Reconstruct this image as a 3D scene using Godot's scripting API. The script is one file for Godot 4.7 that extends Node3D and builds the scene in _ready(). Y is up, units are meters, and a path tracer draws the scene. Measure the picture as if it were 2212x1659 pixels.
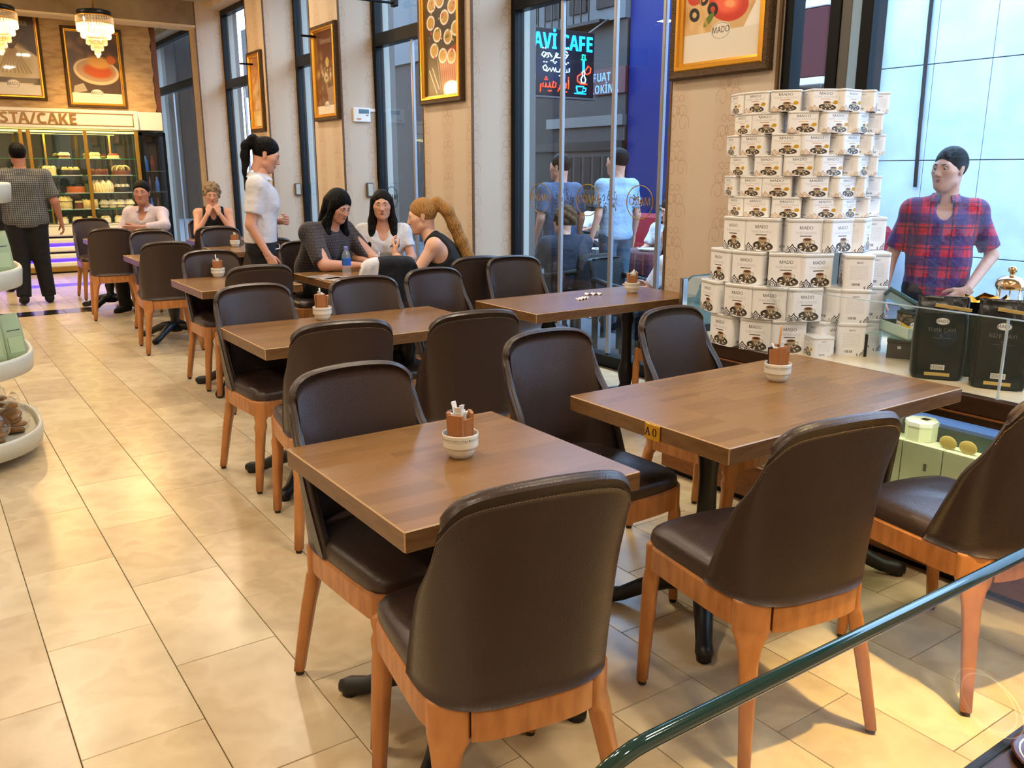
extends Node3D

var M := {}
var used := {}
var rng := RandomNumberGenerator.new()

# ---------------------------------------------------------------- shape helpers
class G:
	var st := SurfaceTool.new()
	var n := 0
	func _init() -> void:
		st.begin(Mesh.PRIMITIVE_TRIANGLES)
	func flat(on := true) -> void:
		st.set_smooth_group(-1 if on else 0)
	func group(k: int) -> void:
		st.set_smooth_group(k)
	func v(p: Vector3, uv: Vector2) -> void:
		st.set_uv(uv)
		st.add_vertex(p)
	func tri(a: Vector3, b: Vector3, c: Vector3, ua := Vector2.ZERO, ub := Vector2.ZERO, uc := Vector2.ZERO) -> void:
		v(a, ua); v(b, ub); v(c, uc)
		n += 1
	func poly(p: Array, out: Vector3, uv: Array = []) -> void:
		var nn: Vector3 = (p[0] - p[2]).cross(p[0] - p[1])
		if nn.length_squared() < 1e-14 and p.size() > 3:
			nn = (p[0] - p[3]).cross(p[0] - p[2])
		var fl := nn.dot(out) < 0.0
		for i in range(1, p.size() - 1):
			var a := i
			var b := i + 1
			if fl:
				a = i + 1
				b = i
			if uv.is_empty():
				tri(p[0], p[a], p[b])
			else:
				tri(p[0], p[a], p[b], uv[0], uv[a], uv[b])
	# rows go up, columns go right, as seen from outside
	func grid(rows: Array, closed := false, uvs := Rect2(0, 0, 1, 1)) -> void:
		var nr := rows.size()
		var nc: int = rows[0].size()
		var last := nc if closed else nc - 1
		for i in nr - 1:
			var r0: PackedVector3Array = rows[i]
			var r1: PackedVector3Array = rows[i + 1]
			var v0 := uvs.position.y + uvs.size.y * (1.0 - float(i) / (nr - 1))
			var v1 := uvs.position.y + uvs.size.y * (1.0 - float(i + 1) / (nr - 1))
			for k in last:
				var k2 := (k + 1) % nc
				var u0 := uvs.position.x + uvs.size.x * float(k) / last
				var u1 := uvs.position.x + uvs.size.x * float(k + 1) / last
				if r1[k].distance_squared_to(r1[k2]) > 1e-13:
					tri(r1[k], r1[k2], r0[k2], Vector2(u0, v1), Vector2(u1, v1), Vector2(u1, v0))
				if r0[k].distance_squared_to(r0[k2]) > 1e-13:
					tri(r1[k], r0[k2], r0[k], Vector2(u0, v1), Vector2(u1, v0), Vector2(u0, v0))
	func cap(ring: PackedVector3Array, out: Vector3) -> void:
		var c := Vector3.ZERO
		for p in ring:
			c += p
		c /= ring.size()
		for k in ring.size():
			var a := ring[k]
			var b := ring[(k + 1) % ring.size()]
			if (c - b).cross(c - a).dot(out) < 0.0:
				tri(c, b, a)
			else:
				tri(c, a, b)
	func box(c: Vector3, s: Vector3, bev := 0.0, xf := Transform3D.IDENTITY) -> void:
		var h := s * 0.5
		var b := minf(bev, minf(h.x, minf(h.y, h.z)) * 0.98)
		flat(true)
		for ax in 3:
			var u := (ax + 1) % 3
			var w := (ax + 2) % 3
			for sg in [-1.0, 1.0]:
				var pts := []
				var uv := []
				for q in [[-1.0, -1.0], [1.0, -1.0], [1.0, 1.0], [-1.0, 1.0]]:
					var p := Vector3.ZERO
					p[ax] = sg * h[ax]
					p[u] = q[0] * (h[u] - b)
					p[w] = q[1] * (h[w] - b)
					uv.append(Vector2(p[u] + h[u], p[w] + h[w]))
					pts.append(xf * (c + p))
				var o := Vector3.ZERO
				o[ax] = sg
				poly(pts, xf.basis * o, uv)
		if b > 0.0:
			for ax in 3:
				var u := (ax + 1) % 3
				var w := (ax + 2) % 3
				for su in [-1.0, 1.0]:
					for sw in [-1.0, 1.0]:
						var pts := []
						for q in [[-1.0, 0], [1.0, 0], [1.0, 1], [-1.0, 1]]:
							var p := Vector3.ZERO
							p[ax] = q[0] * (h[ax] - b)
							p[u] = su * (h[u] - (0.0 if q[1] == 0 else b))
							p[w] = sw * (h[w] - (b if q[1] == 0 else 0.0))
							pts.append(xf * (c + p))
						var o := Vector3.ZERO
						o[u] = su
						o[w] = sw
						poly(pts, xf.basis * o)
			for sx in [-1.0, 1.0]:
				for sy in [-1.0, 1.0]:
					for sz in [-1.0, 1.0]:
						var d := Vector3(sx, sy, sz)
						poly([xf * (c + d * (h - Vector3(0, b, b))), xf * (c + d * (h - Vector3(b, 0, b))), xf * (c + d * (h - Vector3(b, b, 0)))], xf.basis * d)
		flat(false)
	func tube(pts: Array, rad, sides := 8, caps := true, sq := 1.0) -> void:
		var rows := []
		var up := Vector3.ZERO
		var m := pts.size()
		for i in m:
			var t: Vector3 = (pts[mini(i + 1, m - 1)] - pts[maxi(i - 1, 0)]).normalized()
			if up == Vector3.ZERO:
				up = Vector3.UP if absf(t.y) < 0.9 else Vector3.RIGHT
			var b := t.cross(up).normalized()
			if b == Vector3.ZERO:
				b = t.cross(Vector3.FORWARD).normalized()
			up = b.cross(t).normalized()
			var r: float = rad[i] if rad is Array or rad is PackedFloat32Array else float(rad)
			var ring := PackedVector3Array()
			for k in sides:
				var a := TAU * k / sides
				ring.append(pts[i] + (b * cos(a) + t.cross(b) * sin(a) * sq) * r)
			rows.append(ring)
		grid(rows, true)
		if caps:
			cap(rows[0], pts[0] - pts[1])
			cap(rows[m - 1], pts[m - 1] - pts[m - 2])
	func lathe(prof: Array, seg := 24, xf := Transform3D.IDENTITY, uvs := Rect2(0, 0, 1, 1)) -> void:
		var rows := []
		for p in prof:
			var ring := PackedVector3Array()
			for k in seg + 1:
				var a := TAU * (k % seg) / seg
				ring.append(xf * Vector3(p.x * cos(a), p.y, -p.x * sin(a)))
			rows.append(ring)
		grid(rows, false, uvs)
	func prism(pl: PackedVector2Array, y0: float, y1: float, xf := Transform3D.IDENTITY, bev := 0.0) -> void:
		# polygon in x,z drawn between two heights, chamfered above
		var idx := Geometry2D.triangulate_polygon(pl)
		var top := pl
		if bev > 0.0:
			var ins := Geometry2D.offset_polygon(pl, -bev)
			if ins.size() == 1 and ins[0].size() == pl.size():
				top = ins[0]
				# keep the same starting corner
				var best := 0
				for k in top.size():
					if top[k].distance_to(pl[0]) < top[best].distance_to(pl[0]):
						best = k
				var t2 := PackedVector2Array()
				for k in top.size():
					t2.append(top[(k + best) % top.size()])
				top = t2
			else:
				bev = 0.0
		var c := Vector2.ZERO
		for p in pl:
			c += p / pl.size()
		flat(true)
		for i in range(0, idx.size(), 3):
			var a := []
			var b := []
			for k in 3:
				b.append(xf * Vector3(pl[idx[i + k]].x, y0, pl[idx[i + k]].y))
			poly(b, xf.basis * Vector3.DOWN)
		var idt := Geometry2D.triangulate_polygon(top)
		for i in range(0, idt.size(), 3):
			var a := []
			var uu := []
			for k in 3:
				a.append(xf * Vector3(top[idt[i + k]].x, y1, top[idt[i + k]].y))
				uu.append(top[idt[i + k]])
			poly(a, xf.basis * Vector3.UP, uu)
		var cw := Geometry2D.is_polygon_clockwise(pl)
		for i in pl.size():
			var p := pl[i]
			var q := pl[(i + 1) % pl.size()]
			var d := q - p
			var o := Vector2(d.y, -d.x) * (-1.0 if cw else 1.0)
			var out := xf.basis * Vector3(o.x, 0, o.y)
			poly([xf * Vector3(p.x, y0, p.y), xf * Vector3(q.x, y0, q.y), xf * Vector3(q.x, y1 - bev, q.y), xf * Vector3(p.x, y1 - bev, p.y)], out)
			if bev > 0.0:
				var p2 := top[i]
				var q2 := top[(i + 1) % top.size()]
				poly([xf * Vector3(p.x, y1 - bev, p.y), xf * Vector3(q.x, y1 - bev, q.y), xf * Vector3(q2.x, y1, q2.y), xf * Vector3(p2.x, y1, p2.y)], out + xf.basis * Vector3.UP)
		flat(false)
	func blob(c: Vector3, r: Vector3, seg := 12, rows_n := 8, wob := 0.0, sd := 0) -> void:
		var rows := []
		for i in rows_n + 1:
			var la := PI * (float(i) / rows_n - 0.5)
			var ring := PackedVector3Array()
			for k in seg:
				var a := TAU * k / seg
				var w := 1.0 + wob * sin(a * 3.0 + sd) * cos(la * 4.0 + sd * 1.7)
				ring.append(c + Vector3(r.x * cos(la) * cos(a) * w, r.y * sin(la) * w, -r.z * cos(la) * sin(a) * w))
			rows.append(ring)
		grid(rows, true)
	func mesh() -> ArrayMesh:
		st.generate_normals()
		return st.commit()

func numbered(called: String, parent: Node) -> String:
	var key := str(parent.get_instance_id()) + called
	var k: int = used.get(key, -1) + 1
	used[key] = k
	return called if k == 0 else "%s_%03d" % [called, k]

func put(called: String, what, m, parent: Node = self, at := Vector3.ZERO) -> MeshInstance3D:
	var o := MeshInstance3D.new()
	o.name = numbered(called, parent)
	o.mesh = what.mesh() if what is G else what
	if m is Array:
		for i in m.size():
			o.set_surface_override_material(i, m[i])
	else:
		o.material_override = m
	parent.add_child(o, true)
	o.position = at
	return o

func thing(called: String, label: String, category: String, at := Vector3.ZERO, turn := 0.0, group := "") -> Node3D:
	var o := Node3D.new()
	o.name = numbered(called, self)
	add_child(o, true)
	o.position = at
	o.rotation.y = turn
	tag(o, label, category, group)
	return o

func tag(o: Node, label: String, category: String, group := "") -> Node:
	o.set_meta("label", label)
	o.set_meta("category", category)
	if group:
		o.set_meta("group", group)
	return o

func struct(called: String, what, m, parent: Node = self) -> MeshInstance3D:
	var o := put(called, what, m, parent)
	o.set_meta("kind", "structure")
	return o

func dup(src: Node3D, called: String, label: String, at: Vector3, turn := 0.0, group := "") -> Node3D:
	var r: Node3D = src.duplicate()
	r.name = numbered(called, self)
	add_child(r, true)
	r.position = at
	r.rotation = Vector3(0, turn, 0)
	r.set_meta("label", label)
	if group:
		r.set_meta("group", group)
	elif r.has_meta("group"):
		r.remove_meta("group")
	return r

func boxg(c: Vector3, s: Vector3, bev := 0.0) -> G:
	var g := G.new()
	g.box(c, s, bev)
	return g

# box from corner to corner
func span(a: Vector3, b: Vector3, bev := 0.0) -> G:
	return boxg((a + b) * 0.5, (b - a).abs(), bev)

func mat(id: String, c: Color, rough := 0.5, metal := 0.0, spec := 0.5) -> StandardMaterial3D:
	var m := StandardMaterial3D.new()
	m.resource_name = id
	m.albedo_color = c
	m.roughness = rough
	m.metallic = metal
	m.metallic_specular = spec
	M[id] = m
	return m

func glow(id: String, c: Color, e: float) -> StandardMaterial3D:
	var m := mat(id, c, 0.6)
	m.emission_enabled = true
	m.emission = c
	m.emission_energy_multiplier = e
	return m

func glass(id: String, a := 0.08, tint := Color(0.85, 0.95, 0.93), rough := 0.0) -> StandardMaterial3D:
	var m := mat(id, Color(tint.r, tint.g, tint.b, a), rough)
	m.transparency = BaseMaterial3D.TRANSPARENCY_ALPHA
	return m

func noise_tex(w: int, freq: float, ramp: Array, oct := 4, sd := 1, normal := 0.0, kind := FastNoiseLite.TYPE_SIMPLEX_SMOOTH) -> NoiseTexture2D:
	var t := NoiseTexture2D.new()
	t.width = w
	t.height = w
	t.seamless = true
	var f := FastNoiseLite.new()
	f.seed = sd
	f.noise_type = kind
	f.frequency = freq
	f.fractal_octaves = oct
	t.noise = f
	if normal > 0.0:
		t.as_normal_map = true
		t.bump_strength = normal
	elif ramp.size():
		var gr := Gradient.new()
		var offs := PackedFloat32Array()
		var cols := PackedColorArray()
		for r in ramp:
			offs.append(r[0])
			cols.append(r[1])
		gr.offsets = offs
		gr.colors = cols
		t.color_ramp = gr
	return t

func tri_map(m: StandardMaterial3D, sc: Vector3, world := false) -> void:
	m.uv1_triplanar = true
	m.uv1_world_triplanar = world
	m.uv1_scale = sc

# ---------------------------------------------------------------- painting on images
class Paint:
	var im: Image
	var w: int
	var h: int
	func _init(ww: int, hh: int, c: Color) -> void:
		w = ww
		h = hh
		im = Image.create(w, h, false, Image.FORMAT_RGBA8)
		im.fill(c)
	func px(x: int, y: int, c: Color, a: float) -> void:
		if x < 0 or y < 0 or x >= w or y >= h or a <= 0.0:
			return
		var o := im.get_pixel(x, y)
		var t := minf(a, 1.0) * c.a
		im.set_pixel(x, y, Color(lerpf(o.r, c.r, t), lerpf(o.g, c.g, t), lerpf(o.b, c.b, t), maxf(o.a, t)))
	func rect(x: float, y: float, ww: float, hh: float, c: Color) -> void:
		for j in range(int(y), int(y + hh)):
			for i in range(int(x), int(x + ww)):
				px(i, j, c, 1.0)
	func ell(cx: float, cy: float, rx: float, ry: float, c: Color, rot := 0.0, inner := 0.0, soft := 0.06) -> void:
		var m := maxf(rx, ry) + 1.0
		var co := cos(rot)
		var si := sin(rot)
		for j in range(maxi(0, int(cy - m)), mini(h, int(cy + m) + 1)):
			for i in range(maxi(0, int(cx - m)), mini(w, int(cx + m) + 1)):
				var dx := i - cx
				var dy := j - cy
				var a := (dx * co + dy * si) / rx
				var b := (-dx * si + dy * co) / ry
				var d := sqrt(a * a + b * b)
				if d < 1.0 and d > inner:
					px(i, j, c, minf(1.0, (1.0 - d) / soft))
	func line(pts: Array, r: float, c: Color) -> void:
		for k in pts.size() - 1:
			var a: Vector2 = pts[k]
			var b: Vector2 = pts[k + 1]
			var n := int(a.distance_to(b) / maxf(0.5, r * 0.5)) + 1
			for q in n + 1:
				var p := a.lerp(b, float(q) / n)
				for j in range(int(p.y - r), int(p.y + r) + 1):
					for i in range(int(p.x - r), int(p.x + r) + 1):
						var d := Vector2(i, j).distance_to(p)
						if d <= r:
							px(i, j, c, minf(1.0, r - d + 0.4))
	func quadr(p: Array, c: Color) -> void:
		var lo := Vector2(1e9, 1e9)
		var hi := -lo
		for q in p:
			lo = lo.min(q)
			hi = hi.max(q)
		var pl := PackedVector2Array(p)
		for j in range(maxi(0, int(lo.y)), mini(h, int(hi.y) + 1)):
			for i in range(maxi(0, int(lo.x)), mini(w, int(hi.x) + 1)):
				if Geometry2D.is_point_in_polygon(Vector2(i + 0.5, j + 0.5), pl):
					px(i, j, c, 1.0)
	# lettering: the triangles of a TextMesh, filled in
	func text(s: String, f: Font, cx: float, base: float, size: float, c: Color, stretch := 1.0, mirror := false) -> void:
		var tm := TextMesh.new()
		tm.text = s
		tm.font = f
		tm.font_size = 32
		tm.pixel_size = size / 32.0
		tm.depth = 0.0
		tm.curve_step = 2.0
		var ar := tm.surface_get_arrays(0)
		var vs: PackedVector3Array = ar[Mesh.ARRAY_VERTEX]
		var ix: PackedInt32Array = ar[Mesh.ARRAY_INDEX] if ar[Mesh.ARRAY_INDEX] != null else PackedInt32Array(range(vs.size()))
		var mn := 1e9
		for p in vs:
			mn = minf(mn, p.y)
		for t in range(0, ix.size(), 3):
			var q := []
			for k in 3:
				var p := vs[ix[t + k]]
				q.append(Vector2(cx + p.x * stretch * (-1.0 if mirror else 1.0), base - (p.y - mn)))
			var lo: Vector2 = q[0].min(q[1]).min(q[2])
			var hi: Vector2 = q[0].max(q[1]).max(q[2])
			for j in range(int(lo.y), int(hi.y) + 1):
				for i in range(int(lo.x), int(hi.x) + 1):
					var hit := 0
					for e in [Vector2(0.25, 0.25), Vector2(0.75, 0.25), Vector2(0.25, 0.75), Vector2(0.75, 0.75)]:
						if Geometry2D.point_is_inside_triangle(Vector2(i, j) + e, q[0], q[1], q[2]):
							hit += 1
					px(i, j, c, hit * 0.25)
	func tex() -> ImageTexture:
		return ImageTexture.create_from_image(im)

var sans: SystemFont
var serif: SystemFont
var sansb: SystemFont

func fonts() -> void:
	sans = SystemFont.new()
	sans.font_names = PackedStringArray(["Droid Sans"])
	sansb = SystemFont.new()
	sansb.font_names = PackedStringArray(["Droid Sans"])
	sansb.font_weight = 700
	serif = SystemFont.new()
	serif.font_names = PackedStringArray(["Droid Serif"])

# ---------------------------------------------------------------- distance fields for bodies
class Field:
	var org: Vector3
	var cell: float
	var nx: int
	var ny: int
	var nz: int
	var d: PackedFloat32Array
	func _init(lo: Vector3, hi: Vector3, c: float) -> void:
		org = lo
		cell = c
		nx = int((hi.x - lo.x) / c) + 2
		ny = int((hi.y - lo.y) / c) + 2
		nz = int((hi.z - lo.z) / c) + 2
		d = PackedFloat32Array()
		d.resize(nx * ny * nz)
		d.fill(1.0)
	# tapered capsule, joined with a smooth minimum; cut planes: points with (p - q).dot(n) > 0 are left out
	func bone(a: Vector3, b: Vector3, ra: float, rb: float, k := 0.03, cq := Vector3.ZERO, cn := Vector3.ZERO, sq := Vector3.ONE) -> void:
		var m := maxf(ra, rb) * maxf(sq.x, maxf(sq.y, sq.z)) + k + cell
		var lo := (a.min(b) - Vector3.ONE * m - org) / cell
		var hi := (a.max(b) + Vector3.ONE * m - org) / cell
		var x0 := maxi(0, int(lo.x)); var x1 := mini(nx - 1, int(hi.x) + 1)
		var y0 := maxi(0, int(lo.y)); var y1 := mini(ny - 1, int(hi.y) + 1)
		var z0 := maxi(0, int(lo.z)); var z1 := mini(nz - 1, int(hi.z) + 1)
		var inv := Vector3.ONE / sq
		var ba := (b - a) * inv
		var bb := maxf(ba.dot(ba), 1e-9)
		var dr := rb - ra
		var cut := cn != Vector3.ZERO
		var ms := minf(sq.x, minf(sq.y, sq.z))
		for z in range(z0, z1 + 1):
			for y in range(y0, y1 + 1):
				var i := (z * ny + y) * nx + x0
				var p := org + Vector3(x0, y, z) * cell
				for x in range(x0, x1 + 1):
					var pa := (p - a) * inv
					var h := clampf(pa.dot(ba) / bb, 0.0, 1.0)
					var e := ((pa - ba * h).length() - ra - dr * h) * ms
					if cut:
						e = maxf(e, (p - cq).dot(cn))
					var o := d[i]
					var s := k - absf(o - e)
					if s > 0.0:
						d[i] = minf(o, e) - s * s * 0.25 / k
					elif e < o:
						d[i] = e
					i += 1
					p.x += cell
	func carve(c: Vector3, r: Vector3, k := 0.01) -> void:
		var m := r + Vector3.ONE * (k + cell)
		var lo := (c - m - org) / cell
		var hi := (c + m - org) / cell
		var rm := minf(r.x, minf(r.y, r.z))
		for z in range(maxi(0, int(lo.z)), mini(nz - 1, int(hi.z) + 1) + 1):
			for y in range(maxi(0, int(lo.y)), mini(ny - 1, int(hi.y) + 1) + 1):
				for x in range(maxi(0, int(lo.x)), mini(nx - 1, int(hi.x) + 1) + 1):
					var i := (z * ny + y) * nx + x
					var p := org + Vector3(x, y, z) * cell
					var e := (1.0 - ((p - c) / r).length()) * rm
					var o := d[i]
					var s := k - absf(o - e)
					d[i] = maxf(o, e) + (s * s * 0.25 / k if s > 0.0 else 0.0)
	func cut(q: Vector3, n: Vector3) -> void:
		var i := 0
		for z in nz:
			for y in ny:
				var p := org + Vector3(0, y, z) * cell
				for x in nx:
					var e := (p - q).dot(n)
					if e > d[i]:
						d[i] = e
					i += 1
					p.x += cell
	func nets(g: G, xf := Transform3D.IDENTITY) -> void:
		var at := {}
		var sy := nx
		var sz := nx * ny
		var offs := [0, 1, sy, sy + 1, sz, sz + 1, sz + sy, sz + sy + 1]
		var pos := PackedVector3Array()
		for z in nz - 1:
			for y in ny - 1:
				var i := z * sz + y * sy
				for x in nx - 1:
					var a := d[i]
					# quick reject: far from the surface
					if absf(a) < cell * 2.0:
						var c := 0
						for k in 8:
							if d[i + offs[k]] < 0.0:
								c += 1
						if c > 0 and c < 8:
							var s := Vector3.ZERO
							var m := 0
							for e in [[0, 1], [2, 3], [4, 5], [6, 7], [0, 2], [1, 3], [4, 6], [5, 7], [0, 4], [1, 5], [2, 6], [3, 7]]:
								var p: float = d[i + offs[e[0]]]
								var q: float = d[i + offs[e[1]]]
								if (p < 0.0) != (q < 0.0):
									var t := p / (p - q)
									var e0: int = e[0]
									var e1: int = e[1]
									var A := Vector3(e0 & 1, (e0 >> 1) & 1, e0 >> 2)
									var B := Vector3(e1 & 1, (e1 >> 1) & 1, e1 >> 2)
									s += A.lerp(B, t)
									m += 1
							at[i] = pos.size()
							pos.append(xf * (org + (Vector3(x, y, z) + s / m) * cell))
					i += 1
		for key in at:
			var i: int = key
			var x := i % nx
			var y := (i / nx) % ny
			var z := i / sz
			var ins := d[i] < 0.0
			# edge along x, y, z from this corner
			if y > 0 and z > 0 and (d[i + 1] < 0.0) != ins:
				quad(g, pos, at, i, i - sy, i - sy - sz, i - sz, ins)
			if x > 0 and z > 0 and (d[i + sy] < 0.0) != ins:
				quad(g, pos, at, i, i - sz, i - 1 - sz, i - 1, ins)
			if x > 0 and y > 0 and (d[i + sz] < 0.0) != ins:
				quad(g, pos, at, i, i - 1, i - 1 - sy, i - sy, ins)
	func quad(g: G, pos: PackedVector3Array, at: Dictionary, a: int, b: int, c: int, e: int, ins: bool) -> void:
		if not (at.has(a) and at.has(b) and at.has(c) and at.has(e)):
			return
		var p := [pos[at[a]], pos[at[b]], pos[at[c]], pos[at[e]]]
		if ins:
			g.tri(p[0], p[3], p[2])
			g.tri(p[0], p[2], p[1])
		else:
			g.tri(p[0], p[1], p[2])
			g.tri(p[0], p[2], p[3])

# ---------------------------------------------------------------- camera, sky, exposure, large lights
func stage() -> void:
	var cam := Camera3D.new()
	cam.name = "camera"
	cam.fov = rad_to_deg(2.0 * atan(829.5 / 1860.0))
	cam.near = 0.02
	add_child(cam)
	cam.rotation_order = EULER_ORDER_YXZ
	cam.position = Vector3(0, 1.5, 0)
	cam.rotation = Vector3(-atan(459.0 / 1860.0), -atan(1326.0 / sqrt(1860.0 * 1860.0 + 459.0 * 459.0)), 0)
	cam.current = true
	var we := WorldEnvironment.new()
	we.name = "environment"
	var e := Environment.new()
	e.background_mode = Environment.BG_SKY
	var sky := Sky.new()
	var sm := ProceduralSkyMaterial.new()
	sm.sky_top_color = Color(0.62, 0.80, 0.98)
	sm.sky_horizon_color = Color(0.86, 0.93, 1.0)
	sm.ground_bottom_color = Color(0.45, 0.47, 0.5)
	sm.ground_horizon_color = Color(0.7, 0.75, 0.8)
	sky.sky_material = sm
	e.sky = sky
	e.background_energy_multiplier = 9.0
	e.tonemap_mode = Environment.TONE_MAPPER_LINEAR
	e.tonemap_exposure = 1.0
	e.sdfgi_enabled = true
	e.ssao_enabled = true
	e.ssil_enabled = true
	we.environment = e
	add_child(we)
	mat("white_plastic", Color(0.88, 0.87, 0.85), 0.4)
	glow("lamp_face", Color(1.0, 0.88, 0.7), 6.0)
	# ceiling downlights: glowing discs with a light just below each
	for p in [[-2.6, 1.6], [0.4, 1.2], [2.2, 0.6], [-2.6, -1.6], [0.2, -2.6], [2.3, -1.2], [-2.2, -4.8], [0.6, -5.6], [2.6, -4.6], [-2.2, -7.8], [0.6, -8.6], [2.6, -7.4], [0.4, -11.4], [2.8, -10.2], [-2.2, -11.4]]:
		downlight(p[0], p[1], 1.0)
	# warm spot over the glass case by the camera
	var sp := thing("ceiling_spot", "small warm ceiling spot above the near glass case", "ceiling light", Vector3(2.15, 4.0, -0.55))
	var g := G.new()
	g.tube([Vector3(0, 0, 0), Vector3(0, -0.10, 0)], 0.05, 14)
	put("spot_body", g, M.white_plastic, sp)
	g = G.new()
	g.lathe([Vector2(0.0, -0.102), Vector2(0.042, -0.102)], 14)
	put("spot_face", g, M.lamp_face, sp)
	var sl := SpotLight3D.new()
	sl.name = "spot_lamp"
	sl.light_color = Color(1.0, 0.84, 0.50)
	sl.light_energy = 34.0
	sl.spot_angle = 17.0
	sl.spot_angle_attenuation = 0.9
	sl.spot_range = 8.0
	sl.light_size = 0.05
	sl.shadow_enabled = true
	sl.rotation = Vector3(-PI / 2, 0, 0)
	sl.position = Vector3(0, -0.12, 0)
	sp.add_child(sl)
	for p in [[2.3, -16.6], [0.4, -16.6]]:
		downlight(p[0], p[1], 0.7)

var downs := 0
func downlight(x: float, z: float, k: float) -> void:
	var t := thing("ceiling_downlight", "round recessed white ceiling downlight with a warm glowing face", "ceiling light", Vector3(x, 4.0, z), 0.0, "recessed ceiling downlights")
	downs += 1
	var g := G.new()
	g.lathe([Vector2(0.11, 0.0), Vector2(0.13, -0.004), Vector2(0.15, -0.012), Vector2(0.15, 0.0)], 20)
	put("trim_ring", g, M.white_plastic, t)
	g = G.new()
	g.lathe([Vector2(0.0, -0.003), Vector2(0.11, -0.003)], 20)
	put("diffuser", g, M.lamp_face, t)
	var l := AreaLight3D.new()
	l.name = "downlight_lamp"
	l.area_size = Vector2(0.24, 0.24)
	l.light_color = Color(1.0, 0.93, 0.82)
	l.light_energy = 4.4 * k
	l.area_range = 14.0
	l.shadow_enabled = true
	l.rotation = Vector3(-PI / 2, 0, 0)
	l.position = Vector3(0, -0.02, 0)
	t.add_child(l)

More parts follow.
